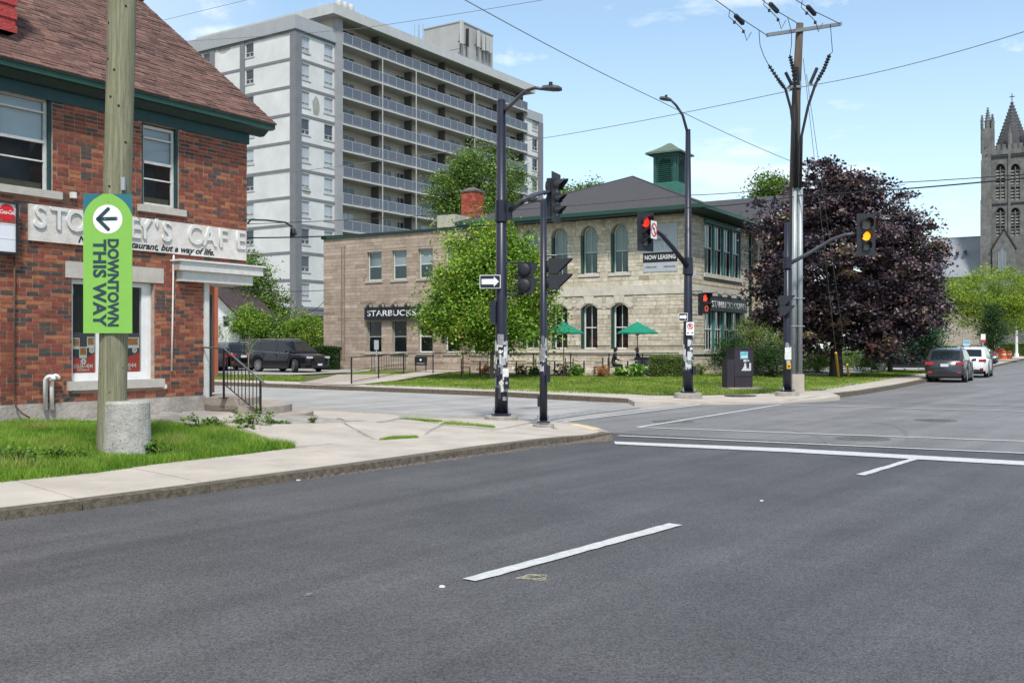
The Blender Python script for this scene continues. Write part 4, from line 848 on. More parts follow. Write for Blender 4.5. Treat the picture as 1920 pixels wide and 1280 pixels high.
# ================================================================ stone building and annex
STN = MT('limestone', [(0, (0.36, 0.29, 0.20)), (.25, (0.49, 0.42, 0.32)), (.7, (0.60, 0.53, 0.42)), (1, (0.68, 0.61, 0.50))], .92, .7, 26, .18, 5, stain=.3)
STN2 = MT('sandstone', [(0, (0.22, 0.165, 0.125)), (.3, (0.32, 0.245, 0.19)), (.7, (0.40, 0.315, 0.25)), (1, (0.48, 0.39, 0.32))], .92, .4, 30, .12, 4, stain=.25)
SMORT = M('stone_mortar', (0.36, 0.31, 0.24), .95, .25, 6, .4, 30, world=True)
DRESS = M('dressed_stone', (0.55, 0.50, 0.42), .85, .16, 3, .3, 20, world=True)
ROOFG = M('roof_grey', (0.038, 0.035, 0.040), .9, .35, 7, .9, 26, stretch=(1, 1, 5), col2=(.075, .068, .072))
def ashlar(a0, a1, h0, h1, rh, ln, tv=.2):
    out = []; h = h0
    while h < h1 - .04:
        hh = random.uniform(*rh); hh = min(hh, h1 - h); x = a0 - random.uniform(0, .3)
        while x < a1:
            w_ = random.uniform(*ln); out.append((max(x, a0), min(x + w_, a1), h, h + hh, min(1, max(0, random.gauss(.52, tv))))); x += w_
        h += hh
    return [c for c in out if c[1] - c[0] > .04]
sb = thing('stone_building', 'cream limestone corner coffee house with arched windows and hipped grey roof', 'building', BSt.O, BSt.rz)
fL = Fac(BSt, 'L', 0); fR = Fac(BSt, 'R', 0); SW_, SD = 11.7, 9.4; HE = 8.2
wl = []
cs_ = [fL.a(1049), fL.a(1104.5), fL.a(1161.5)]; stp = (cs_[2] - cs_[0]) / 2; cs_ = [cs_[0] - stp * 1.02, *cs_]; hw = (fL.a(1177.5) - fL.a(1145)) / 2
hU0, hU1 = fL.h(1161, 511), fL.h(1161, 419.5); hG0, hG1 = fL.h(1160, 654), fL.h(1160, 569)
opL = [(c - hw, c + hw, hU0, hU1) for c in cs_] + [(c - hw, c + hw, hG0, hG1) for c in cs_]
oR1 = (fR.a(1320), fR.a(1388.5), fR.h(1320, 511.5), fR.h(1320, 417)); oR2 = (fR.a(1320), fR.a(1387), fR.h(1320, 656), fR.h(1320, 580))
wallmesh('wall', fL, sb, -SW_, 0, 0, HE, opL, SMORT, .4); wallmesh('wall', fR, sb, .4, SD, 0, HE, [oR1, oR2], SMORT, .4)
mb = MB(); mb.box(.4, SD, SW_ - .3, SW_, 0, HE - .01); mb.box(SD - .3, SD, .4, SW_ - .3, 0, HE - .01); mb.box(.4, SD - .3, .4, SW_ - .3, 3.95, 4.1); mb.box(3.2, 3.3, .4, SW_ - .3, .3, 7.9); part('rear_wall', mb, SMORT, sb)
hS0, hS1 = fL.h(1270, 550), fL.h(1270, 532); hW0, hW1 = 1.28, fL.h(1160, 656)
def bandcut(fac, a0, a1): return [(a0, a1, hS0, hS1), (a0, a1, hW0, hW1)]
hsU = hU1 - hw; rs = .24
cutL = [(o[0] - .0, o[1] + .0, o[2], o[3]) for o in opL] + bandcut(fL, -SW_, 0) + [(c - hw - .28, c + hw + .28, hG1 - rs - .0, hG1 + .36) for c in cs_] + [(c - hw - .3, c + hw + .3, hsU, hU1 + .3) for c in cs_] + [(c - hw - .15, c + hw + .15, hU0 - .17, hU0) for c in cs_]
hidL = lambda px, py: px < 1040 or px > 1283 or (1206 < px < 1270 and 420 < py < 508)
lay_cells(fL, sb, 'stone', clip_cells(ashlar(-SW_, .02, .0, HE - .05, (.13, .27), (.28, .8)), cutL), STN, .001, .022, .014, .012, 300, hidL, 'stone_courses')
rim = (fR.a(1400) , )
cutR = [oR1, oR2, (oR1[0] - .05, oR1[1] + .05, oR1[3] - .01, oR1[3] + .26), (oR1[0] - .1, oR1[1] + .1, oR1[2] - .2, oR1[2])] + bandcut(fR, 0, SD)
lay_cells(fR, sb, 'stone', clip_cells(ashlar(0, SD, .0, HE - .05, (.13, .27), (.28, .8)), cutR), STN, .001, .022, .014, .012, 0, None, 'stone_courses')
mb = MB(); fL.box(mb, -SW_, .06, hS0, hS1, 0, .06); part('string_course', mb, DRESS, sb); mb = MB(); fR.box(mb, -.001, SD, hS0, hS1, 0, .06); part('string_course', mb, DRESS, sb)
mb = MB(); fL.box(mb, -SW_, .09, hW0, hW1, 0, .09); part('water_table', mb, DRESS, sb); mb = MB(); fR.box(mb, -.001, SD, hW0, hW1, 0, .09); part('water_table', mb, DRESS, sb)
def voussoirs(fac, par, a0, a1, hs, rise, th_, n_, mat, key=True, nm='voussoir'):
    A = arc(a0, a1, hs, rise, n_ * 2); c = (a0 + a1) / 2; w_ = (a1 - a0) / 2; R = (w_ * w_ + rise * rise) / (2 * rise); hc = hs + rise - R
    up_ = [(c + (u - c) * (R + th_) / R, hc + (v - hc) * (R + th_) / R) for u, v in A]
    for i in range(n_):
        mb = MB(); i0, i1, i2 = 2 * i, 2 * i + 1, 2 * i + 2; ex = .0
        q = [A[i0], A[i1], A[i2], up_[i2], up_[i1], up_[i0]]
        if key and i == n_ // 2: q = [A[i0], A[i1], A[i2], (up_[i2][0], up_[i2][1] + .14), (up_[i0][0], up_[i0][1] + .14)]
        cc_ = (sum(p[0] for p in q) / len(q), sum(p[1] for p in q) / len(q)); q = [(cc_[0] + (u - cc_[0]) * .97, cc_[1] + (v - cc_[1]) * .97) for u, v in q]
        d1 = .035 + (.02 if key and i == n_ // 2 else 0); mb.hexa([fac.pt(u, v, -.05) for u, v in q], [fac.pt(u, v, d1) for u, v in q], random.uniform(.35, .75)); part(nm, mb, mat, par)
def spandrel(fac, par, a0, a1, hs, rise, top, mat, wx=.3, d=.018):
    A = arc(a0, a1, hs, rise, 12); mb = MB()
    for i in range(12):
        q = [A[i], A[i + 1], (A[i + 1][0], top), (A[i][0], top)]; mb.hexa([fac.pt(u, v, -.36) for u, v in q], [fac.pt(u, v, d) for u, v in q], random.uniform(.4, .6))
    if wx: 
        h = hs
        while h < top - .02:
            hh = min(random.uniform(.15, .24), top - h)
            for s0, s1 in ((a0 - wx + .006, a0 - .004), (a1 + .004, a1 + wx - .006)): fac.box(mb, s0, s1, h + .006, h + hh - .006, 0, .02 + random.uniform(0, .012), random.uniform(.3, .7))
            h += hh
    part('spandrel', mb, mat, par, kind='stuff')
for i, c in enumerate(cs_):
    w_ = window(fL, sb, c - hw + .11, c + hw, hU0, hU1, .22, .06, M('frame_pale', (.55, .57, .55), .5, .05), .45, .96, 1, rise=hw - .06, bmat=M('blind_sage', (.50, .58, .54), .85, .06, 2))
    mb = MB(); fL.box(mb, c - hw, c - hw + .11, hU0, hsU, -.30, -.04); part('reveal_board', mb, GREEN, w_)
    mb = MB(); fL.box(mb, c - hw - .13, c + hw + .13, hU0 - .16, hU0 - .003, -.2, .07); part('sill', mb, DRESS, w_)
    spandrel(fL, sb, c - hw, c + hw, hsU, hw, hU1 + .30, STN); voussoirs(fL, sb, c - hw, c + hw, hsU, hw, .26, 7, STN, False)
    w_ = window(fL, sb, c - hw + .11, c + hw, hG0, hG1, .22, .07, WHITE, .48, 0, 1, rise=rs - .04)
    mb = MB(); fL.box(mb, c - hw, c - hw + .11, hG0, hG1 - rs + .05, -.30, -.04); part('reveal_board', mb, GREEN, w_)
    spandrel(fL, sb, c - hw, c + hw, hG1 - rs, rs, hG1 + .36, STN, .28); voussoirs(fL, sb, c - hw - .12, c + hw + .12, hG1 - rs + .0, rs + .06, .27, 3, DRESS, True, 'lintel_block')
    mb = MB(); fL.box(mb, c - hw, c + hw, hG0, hG1, -1.0, -.98); part('room_backing', mb, M('room_grey', (.17, .17, .15), .9, .5, 2.5), w_)
    mb = MB(); fL.box(mb, c - hw + .2, c + hw - .1, hG0 + .05, hG0 + random.uniform(.4, .7), -.9, -.8); part('window_display', mb, M('display%d' % i, random.choice([(.35, .30, .05), (.4, .12, .07), (.3, .3, .32)]), .7, .5, 6), w_)
# multi-light windows of the right face
for o, top_t in ((oR1, .24), (oR2, .02)):
    n_ = 4; a0, a1, h0, h1 = o; h1 = h1 - .0; w4 = (a1 - a0) / n_; mb = MB()
    for k in range(n_ + 1): x = a0 + w4 * k; fR.box(mb, max(a0, x - .09), min(a1, x + .09), h0, h1, -.2, .0 if k in (0, n_) else .03)
    fR.box(mb, a0 - .05, a1 + .05, h1, h1 + top_t, -.1, .1); fr_ = part('window_frame', mb, M('teal_frame', (.03, .17, .15), .5, .15, 5), sb)
    for k in range(n_): window(fR, fr_, a0 + w4 * k + .09, a0 + w4 * (k + 1) - .09, h0, h1 - .003, .08, .045, WHITE, .52, .48 if top_t > .1 else 0, 1 if top_t > .1 else 2, bmat=M('curtain_white', (.55, .58, .6), .9, .05), name='sash_window')
    mb = MB(); fR.box(mb, a0 - .1, a1 + .1, h0 - .2, h0 - .003, -.2, .10); part('sill', mb, DRESS, sb)
# roof
EO = 1.09; ez = fL.h(1300, 383, EO); AP = (6.8, 6.2, 11.5); X1_, Y1_ = 14.7, 13.2
RB = [(-EO, -EO), (X1_, -EO), (X1_, Y1_), (-EO, Y1_)]
mb = MB(); vs_ = [(x, y, ez) for x, y in RB] + [AP]; mb.add(vs_, [(0, 1, 4), (1, 2, 4), (2, 3, 4), (3, 0, 4)]); part('roof', mb, ROOFG, sb)
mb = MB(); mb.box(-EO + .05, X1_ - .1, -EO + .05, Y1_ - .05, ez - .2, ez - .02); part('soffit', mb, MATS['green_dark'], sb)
mb = MB(); mb.box(-EO - .03, -EO + .08, -EO - .03, Y1_, ez - .16, ez + .03); part('gutter', mb, GREEN, sb); mb = MB(); mb.box(-EO + .08, 10.3, -EO - .03, -EO + .08, ez - .16, ez + .03); part('gutter', mb, GREEN, sb)
mb = MB(); mb.tube([(-EO, -EO, ez + .02), AP], .05, 6); mb.tube([(-EO, Y1_, ez + .02), AP], .05, 6); part('hip_cap', mb, ROOFG, sb)
mb = MB(); xd_ = fR.a(1404); mb.box(xd_ - .07, xd_ + .07, -.16, -.03, .3, ez - .2); part('downpipe', mb, GREEN, sb)
# street wing with a gable
wx0, wx1, wy = 9.41, 21.0, -.35; ze, zr = 8.7, 10.8; xm = 15.4
mb = MB(); mb.box(wx0, wx1, wy, 12, 0, ze); mb.hexa([(wx0, wy, ze), (wx1, wy, ze), (xm, wy, zr)], [(wx0, 12, ze), (wx1, 12, ze), (xm, 12, zr)]); wing = part('wing', mb, M('stone_plain', (.40, .355, .28), .92, .2, 3, .6, 14, world=True), sb)
mb = MB(); 
for q0, q1, z0_, z1_ in ((xm, wx0 - .8, zr + .1, ze - .22), (wx1 + .8, xm, ze - .22, zr + .1)): mb.hexa([(q0, wy - .6, z0_), (q1, wy - .6, z1_), (q1, wy - .6, z1_ + .12), (q0, wy - .6, z0_ + .12)], [(q0, 12, z0_), (q1, 12, z1_), (q1, 12, z1_ + .12), (q0, 12, z0_ + .12)])
part('roof', mb, ROOFG, sb)
mb = MB(); mb.tube([(wx0 - .85, wy - .63, ze - .2), (xm, wy - .63, zr + .12), (wx1 + .8, wy - .63, ze - .2)], .09, 4); part('barge_board', mb, M('pale_trim', (.5, .55, .52), .6, .1), sb)
fW = Fac(BSt, 'R', wy)
for xx in (11.2, 14.2, 17.2):
    for h0_ in (1.5, 5.2): 
        mb = MB(); fW.box(mb, xx, xx + 1.1, h0_, h0_ + 2.1, .0, .05); fr_ = part('window_frame', mb, MATS['teal_frame'], sb); mb = MB(); fW.box(mb, xx + .1, xx + 1.0, h0_ + .1, h0_ + 2.0, .05, .06); part('pane', mb, GLASSD, fr_)
# cupola
CUP = M('cupola_green', (.016, .08, .062), .6, .2, 4); cu = thing('cupola', 'dark green louvred cupola with flared roof behind the hipped roof', 'cupola', BSt.M @ Vector((9.0, 4.4, 9.0)), BSt.rz)
cz = lambda py: EYE + (HY - py) / F * 59.0 - 9.0; S_ = 1.45; zt_ = cz(283); mb = MB(); mb.box(-.0, S_, .0, S_, -.6, zt_ - .1); body = part('body', mb, CUP, cu)
mb = MB(); mb.box(-.08, S_ + .08, -.08, S_ + .08, cz(352) - 1.2, cz(340)); mb.box(-.07, S_ + .07, -.07, S_ + .07, zt_ - .22, zt_ - .08); part('base_panel', mb, M('cupola_pale', (.04, .15, .12), .6, .2, 4), cu)
LV = M('louvre_dark', (.01, .05, .04), .5, .1)
for kd_ in ('L', 'R'):
    class _f:
        pass
    def lp(a, h, d): return Vector((-d, S_ - a, h)) if kd_ == 'L' else Vector((a, -d, h))
    mb = MB(); 
    for a0, a1 in ((0, .2), (S_ - .2, S_)):
        q = [lp(a0, cz(350), .0), lp(a1, cz(350), .0), lp(a1, zt_ - .2, .0), lp(a0, zt_ - .2, .0)]; mb.hexa(q, [p + (lp(0, 0, .05) - lp(0, 0, 0)) for p in q])
    A = arc(.3, S_ - .3, zt_ - .75, .4, 12); B = arc(.22, S_ - .22, zt_ - .75, .48, 12)
    for i in range(12): q = [A[i], A[i + 1], B[i + 1], B[i]]; mb.hexa([lp(u, v, 0) for u, v in q], [lp(u, v, .05) for u, v in q])
    part('arch_trim', mb, CUP, cu)
    mb = MB(); h = cz(345)
    while h < zt_ - .4:
        u = .0 if h < zt_ - .75 else (.425 - math.sqrt(max(.01, .16 - (h - zt_ + .75) ** 2)) * 1.06); x0_, x1__ = .3 + u, S_ - .3 - u
        if x1__ - x0_ > .1: mb.hexa([lp(x0_, h, .01), lp(x1__, h, .01), lp(x1__, h + .08, -.0), lp(x0_, h + .08, -.0)], [lp(x0_, h - .03, .06), lp(x1__, h - .03, .06), lp(x1__, h - .0, .07), lp(x0_, h - .0, .07)])
        h += .12
    part('louvre', mb, LV, cu, kind='stuff')
mb = MB(); O_ = .38; r0_, r1_, r2_ = -O_, S_ + O_, S_ / 2; vs_ = [(r0_, r0_), (r1_, r0_), (r1_, r1_), (r0_, r1_)]
def ring(o, z): return [(-o, -o, z), (S_ + o, -o, z), (S_ + o, S_ + o, z), (-o, S_ + o, z)]
rr = [ring(O_, zt_ - .1), ring(O_, zt_), ring(.05, zt_ + .16), ring(-.35, zt_ + .40), ring(-.62, zt_ + .62)]; V = [p for r in rr for p in r]; fs = [(3, 2, 1, 0)]
for i in range(4):
    for k in range(4): fs.append((i * 4 + k, i * 4 + (k + 1) % 4, i * 4 + 4 + (k + 1) % 4, i * 4 + 4 + k))
fs.append((16, 17, 18, 19)); mb.add(V, fs); part('roof', mb, M('cupola_roof', (.10, .135, .10), .7, .2, 4), cu)
# signs on the stone building
def banner():
    t = thing('leasing_banner', 'grey banner with a dark now leasing band on the limestone wall', 'banner', BSt.O, BSt.rz); a0, a1 = fL.a(1206, .05), fL.a(1270, .05); h0, h1 = fL.h(1240, 509, .05), fL.h(1240, 420.5, .05); H_ = h1 - h0; W_ = a1 - a0; am = (a0 + a1) / 2
    mb = MB(); fL.box(mb, a0, a1, h0, h1, .03, .05); part('panel', mb, M('banner_grey', (.40, .42, .45), .7, .05), t)
    mb = MB(); fL.box(mb, a0, a1, h0 + H_ * .20, h0 + H_ * .41, .051, .056); part('dark_band', mb, M('banner_dark', (.015, .015, .018), .6, 0), t)
    text_part('NOW LEASING', .30, t, WHITE, fL.m4(am, h0 + H_ * .305, .058), ext=.001, bold=.006, sx=W_ * .92 / 2.05)
    text_part('KEILTY', .34, t, M('banner_pale', (.52, .54, .56), .6, 0), fL.m4(am, h0 + H_ * .53, .053), ext=.001, bold=.004, sx=1.1)
    text_part('lity', .2, t, DARKM, fL.m4(am + .25, h0 + H_ * .76, .053), ext=.001, shear=.3); text_part('er and try', .2, t, DARKM, fL.m4(am - .1, h0 + H_ * .68, .053), ext=.001, shear=.3)
    for s_ in (-1, 1):
        mb = MB(); x = am + s_ * W_ * .27
        for k in range(9): fL.box(mb, x - .3 + k * .068, x - .3 + k * .068 + .045, h0 + H_ * .085, h0 + H_ * random.uniform(.105, .12), .0505, .053)
        part('small_print', mb, DARKM, t, kind='stuff')
banner()
SGN = M('shop_sign_black', (.012, .014, .022), .5, .1)
def shopsign(fac, pa, pb_, y0, y1, lab, lamps, tsz):
    t = thing('shop_sign', lab, 'sign', BSt.O, BSt.rz); a0, a1 = fac.a(pa, .25), fac.a(pb_, .25); pm = (pa + pb_) / 2; h0, h1 = fac.h(pa, y1, .25), fac.h(pa, y0, .25)
    mb = MB(); fac.box(mb, a0, a1, h0, h1, .03, .25); part('board', mb, SGN, t)
    tm = text_mesh('STARBUCKS COFFEE', (h1 - h0) * .66, ext=.012, bold=.003 if fac.k == 'L' else 0); xs = [v.co.x for v in tm.vertices]; wd = max(xs) - min(xs); tm.transform(Matrix.Diagonal(((a1 - a0) * .93 / wd, 1, 1, 1))); tm.materials.append(WHITE); link('lettering', tm, t, mat4=fac.m4((a0 + a1) / 2, (h0 + h1) / 2 - .02, .265))
    for k in range(lamps):
        a = a0 + (a1 - a0) * (k + .5) / lamps; mb = MB(); mb.tube([fac.pt(a, h1, .05), fac.pt(a, h1 + .22, .1), fac.pt(a, h1 + .26, .3), fac.pt(a, h1 + .14, .45)], .018, 6); l_ = part('lamp_arm', mb, BLACKM, t); mb = MB(); mb.tube([fac.pt(a, h1 + .16, .43), fac.pt(a, h1 + .02, .5)], [.05, .13], 10); part('lamp_shade', mb, GREEN, l_)
fX = Fac(BSt, 'L', .3)
shopsign(fX, 683, 853, 576.5, 599, 'long black coffee shop sign with white letters on the brown stone annex', 7, .5)
shopsign(fR, 1332, 1401, 556, 582, 'black coffee shop sign with white letters over the ground floor window of the limestone building', 4, .5)
# annex
an = thing('stone_annex', 'long flat roofed brown stone annex with green parapet cap behind the young tree', 'building', BSt.O, BSt.rz)
aE = fX.a(607); hA = fX.h(607, 449); axs = [(688, 715.5), (735, 762.5), (784, 811.5), (834, 862), (884, 913)]
opA = [(fX.a(p), fX.a(q), fX.h(700, 526), fX.h(700, 472)) for p, q in axs]; opA2 = [(fX.a(p), fX.a(q), fX.h(700, 660), fX.h(700, 602)) for p, q in axs]
wallmesh('wall', fX, an, aE, -SW_ - .002, 0, hA, opA + opA2, SMORT, .35)
mb = MB(); mb.box(.65, 14, -aE - .35, -aE, 0, hA); mb.box(13.7, 14, SW_, -aE - .35, 0, hA); mb.box(.65, 13.7, SW_, -aE - .35, hA - .35, hA - .2); mb.box(4, 4.1, SW_, -aE - .35, 0, hA - .36); mb.box(.65, 4, SW_, -aE - .35, 4.1, 4.25); part('rear_wall', mb, MATS['stone_plain'], an)
cutA = opA + opA2 + [(o[0] - .12, o[1] + .12, o[2] - .16, o[2]) for o in opA + opA2]
lay_cells(fX, an, 'stone', clip_cells(ashlar(aE, -SW_ - .01, 0, hA - .02, (.16, .24), (.45, 1.2), .16), cutA), STN2, .001, .014, .012, .008, 300, lambda px, py: px > 800 or (575 < py < 600 and px > 683), 'stone_courses')
mb = MB(); mb.box(-.0 + .18, .75, SW_ + .01, -aE + .12, hA, hA + .16); mb.box(.18, 14.1, -aE - .3, -aE + .12, hA, hA + .158); part('parapet_cap', mb, GREEN, an)
for i, o in enumerate(opA): window(fX, an, o[0] + .03, o[1], *o[2:], .16, .07, MATS['frame_pale'], .48, .96, 0, sill=(.12, .14, .08), sillmat=MATS['stone_plain'], bmat=M('blind_grey', (.55, .60, .60), .85, .05))
for i, o in enumerate(opA2): window(fX, an, o[0] + .03, o[1], *o[2:], .16, .06 if i > 1 else .035, WHITE if i > 1 else FRAMEG, .5, 0, 0, sill=(.12, .14, .08), sillmat=MATS['stone_plain'])
mb = MB(); 
for px in (641.5, 646.5): a = fX.a(px); mb.tube([fX.pt(a, fX.h(645, 462), .05), fX.pt(a, .9, .05)], .035, 6)
part('conduit', mb, M('conduit_brown', (.2, .15, .12), .7, .2), an)
for px in (628, 637): mb = MB(); a = fX.a(px); fX.box(mb, a - .13, a + .13, 1.15, 1.6, .02, .22); part('meter_box', mb, STEEL, an)
t = thing('rooftop_unit', 'beige ventilation unit with hooded intakes on the annex roof', 'ventilation unit', BSt.M @ Vector((2.6, -Fac(BSt, 'L', 2.6).a(853), hA - .1)), BSt.rz)
UNB = M('unit_beige', (.36, .34, .29), .7, .15, 3); mb = MB(); mb.box(0, 2.2, 0, 1.3, .1, 1.35); mb.box(.1, 2.1, .1, 1.2, -.05, .1); part('housing', mb, UNB, t)
for z in (.15, .75): mb = MB(); mb.hexa([(.1, 1.3, z + .5), (.1, 1.3, z + .55), (.1, 1.85, z + .12), (.1, 1.85, z + .07)], [(1.9, 1.3, z + .5), (1.9, 1.3, z + .55), (1.9, 1.85, z + .12), (1.9, 1.85, z + .07)]); part('hood', mb, UNB, t)
mb = MB(); mb.box(.15, 1.9, 1.3, 1.33, .2, 1.25); part('intake', mb, DARKM, t)
DGRC = M('cap_grey', (.12, .11, .10), .9, .2, 5); ch_ = thing('brick_chimney', 'square red brick chimney rising behind the young tree', 'chimney', BSt.M @ Vector((5.2, -Fac(BSt, 'L', 5.2).a(890), hA - .3)), BSt.rz)
CBR = MT('chimney_brick', [(0, (.2, .045, .03)), (.5, (.33, .065, .04)), (1, (.40, .12, .07))], .9, .5, 40, .2, 9)
Zc = (BSt.M @ Vector((5.2, -Fac(BSt, 'L', 5.2).a(890), 0))).y; ztop = EYE + (HY - 358) / F * Zc - (hA - .3); mb = MB(); mb.box(.01, .99, .01, .99, -.2, ztop); part('core', mb, SMORT, ch_)
mb = MB(); r = 0; h = 0
while h < ztop - .08:
    for fx in range(5):
        a = fx * .2; 
        mb.box(-.012, .01, a + .006, a + .194, h + .005, h + .073, random.random()); mb.box(a + .006, a + .194, -.012, .01, h + .005, h + .073, random.random())
    h += .08
part('brick_courses', mb, CBR, ch_, kind='stuff'); mb = MB(); mb.box(-.08, 1.08, -.08, 1.08, ztop, ztop + .1); mb.hexa([(.0, .0, ztop + .1), (1, 0, ztop + .1), (1, 1, ztop + .1), (0, 1, ztop + .1)], [(.3, .3, ztop + .28), (.7, .3, ztop + .28), (.7, .7, ztop + .28), (.3, .7, ztop + .28)]); part('cap', mb, DGRC, ch_)
for i, (lx, ly, zz, lb) in enumerate(((3.2, SW_ + 1.3, hA + .1, 'small dark roof vent left of the hipped roof'), (4.5, 9.5, 9.6, 'small dark turbine vent on the hipped roof'))):
    o = thing('roof_vent', lb, 'vent', BSt.M @ Vector((lx, ly, zz)), 0); mb = MB(); mb.lathe([(.1, -.4), (.1, .3), (.2, .35), (.26, .5), (.2, .65), (.05, .7)], 12); part('cowl', mb, DARKM, o, True)

# ================================================================ apartment tower
tw = thing('apartment_tower', 'eleven storey white brick apartment tower with grey pillars and long balconies', 'building', BT.O, BT.rz)
tL, tR = Fac(BT, 'L', 0), Fac(BT, 'R', 0)
WBR = M('white_brick', (.50, .495, .485), .9, .1, .35, .3, 9, col2=(.64, .635, .625)); DGR = M('tower_grey', (.17, .17, .185), .85, .1, 1); LGR = M('tower_fascia', (.33, .34, .355), .6, .06, 1); BGE = M('tower_beige', (.42, .375, .32), .9, .1, .5); SLB = M('slab_white', (.43, .43, .425), .8, .1, 1)
h_f0 = tR.h(554, 575); h_t = tR.h(554, 55); fh = (h_t - h_f0) / 10; h_top = tR.h(554, 29); X1 = tR.a(627); X1b = tR.a(638); X2 = tR.a(985); X3 = tR.a(1015); YD = 19.0
wR = [(tR.a(564.5), tR.a(580.5)), (tR.a(608), tR.a(624.5))]; wLl = [(tL.a(460.5), tL.a(475.5)), (tL.a(381), tL.a(394))]
opsR = [(a, b, h_f0 + i * fh + .78, h_f0 + i * fh + 2.35) for a, b in wR for i in range(10)]; opsL = [(a, b, h_f0 + i * fh + 1.0, h_f0 + i * fh + 2.45) for a, b in wLl for i in range(10)]
wallmesh('wall', tR, tw, 0, X1, h_f0, h_t, opsR, WBR, .3); wallmesh('wall', tL, tw, -YD, 0 - .3, h_f0, h_t, opsL, WBR, .3)
mb = MB(); mb.box(.3, X1, YD - .3, YD, h_f0, h_t); part('rear_wall', mb, WBR, tw)
TG = M('tower_glass', (.04, .05, .065), .08, .5, .4, spec=.7); TG2 = M('tower_glass_pale', (.36, .39, .42), .15, .2, .6, spec=.8)
def winT(fac, a0, a1, h0, h1, n, step):
    mb = MB(); f_ = .07; fac.box(mb, a0, a0 + f_, h0, h1, -.15, -.05); fac.box(mb, a1 - f_, a1, h0, h1, -.15, -.05); fac.box(mb, a0 + f_, a1 - f_, h1 - f_, h1, -.15, -.05); fac.box(mb, a0 + f_, a1 - f_, h0, h0 + f_, -.15, -.05)
    hm = h0 + (h1 - h0) * .3; fac.box(mb, a0 + f_, a1 - f_, hm - .03, hm + .03, -.15, -.04); am = (a0 + a1) / 2; fac.box(mb, am - .03, am + .03, h0 + f_, hm - .03, -.15, -.045); fac.box(mb, a0 - .15, a1 + .15, h0 - .12, h0 - .002, -.1, .06)
    me = mb.mesh('window', SLB); mb2 = MB(); fac.box(mb2, a0 + f_, a1 - f_, h0 + f_, h1 - f_, -.13, -.11); mg = [mb2.mesh('pane', TG), mb2.mesh('pane', TG2)]
    for i in range(n): o = link('window', me, tw, loc=(0, 0, i * step)); link('pane', random.choice(mg), o)
for a, b in wR: winT(tR, a, b, h_f0 + .78, h_f0 + 2.35, 10, fh)
for a, b in wLl: winT(tL, a, b, h_f0 + 1.0, h_f0 + 2.45, 10, fh)
mb = MB(); tR.box(mb, 0, tR.a(564), 0, h_t + .2, 0, .12); tL.box(mb, tL.a(545), .12, 0, h_t + .2, 0, .12); part('corner_pillar', mb, DGR, tw)
for p, q in ((451, 459.5), (394.5, 403)): mb = MB(); tL.box(mb, tL.a(p), tL.a(q), 0, h_t, 0, .1); part('pillar', mb, DGR, tw)
mb = MB(); tR.box(mb, X1, X1b, 0, tR.h(632, 20), -.3, .35); part('pillar', mb, M('pillar_grey', (.28, .28, .29), .85, .1, 1), tw)
for i in range(11):
    for fac, a0, a1 in ((tR, tR.a(564), X1), (tL, -YD, tL.a(545))): mb = MB(); h = h_f0 + i * fh; fac.box(mb, a0, a1, h - .22, h + .04, 0, .05); part('floor_band', mb, DGR, tw)
# stains on the brick
RP = M('repaired_brick', (.30, .29, .27), .95, .35, 1.2, .3, 9)
for f_, px, py, w_, h_ in ((tL, 420, 92, 2.2, 1.1), (tR, 592, 200, 1.2, 2.2), (tR, 575, 100, 1.2, .5), (tR, 575, 358, 1.3, .9)):
    a, h = f_.ah(px, py); mb = MB(); q = [(a + w_ * .5 * math.cos(t) * random.uniform(.7, 1.1), h + h_ * .5 * math.sin(t) * random.uniform(.7, 1.1)) for t in [k * math.pi / 6 for k in range(12)]]; mb.hexa([f_.pt(u, v, -.002) for u, v in q], [f_.pt(u, v, .008) for u, v in q]); part('patch', mb, RP, tw)
# ground storey: grey frame with a dark parking opening
mb = MB(); tR.box(mb, tR.a(564), tR.a(566.5), 0, h_f0 - .22, -.3, 0); tR.box(mb, tR.a(607), X1, 0, h_f0 - .22, -.3, 0); hd = tR.h(585, 592); tR.box(mb, tR.a(566.5), tR.a(607), hd, h_f0 - .22, -.3, 0); tL.box(mb, -YD, tL.a(545), 0, h_f0 - .22, -.3, 0); part('ground_wall', mb, DGR, tw)
mb = MB(); tR.box(mb, 1, X1, 0, hd, -8, -7.9); part('parking_backing', mb, DARKM, tw)
mb = MB()
for k in range(9): a = tR.a(566.5) + (tR.a(607) - tR.a(566.5)) * k / 8; tR.box(mb, a - .03, a + .03, .3, hd, -.2, -.15)
part('gate_bars', mb, M('bar_grey', (.05, .05, .055), .6, 0), tw, kind='stuff')
mb = MB(); tR.box(mb, -.25, X1, h_t, h_top, -.2, .25); tL.box(mb, -YD - .3, -.21, h_t, h_top - .002, -.2, .25); par_ = part('roof_fascia', mb, LGR, tw)
mb = MB(); 
for k in range(int((YD + .5) / .3)): tL.box(mb, -YD + k * .3, -YD + k * .3 + .05, h_t + .1, h_top - .1, .25, .28)
for k in range(int(X1 / .3)): tR.box(mb, k * .3, k * .3 + .05, h_t + .1, h_top - .1, .25, .28)
part('ribs', mb, LGR, tw, kind='stuff'); mb = MB(); mb.box(0, X1, 0, YD, h_top - 1.0, h_top - .6); part('roof_deck', mb, DGR, tw)
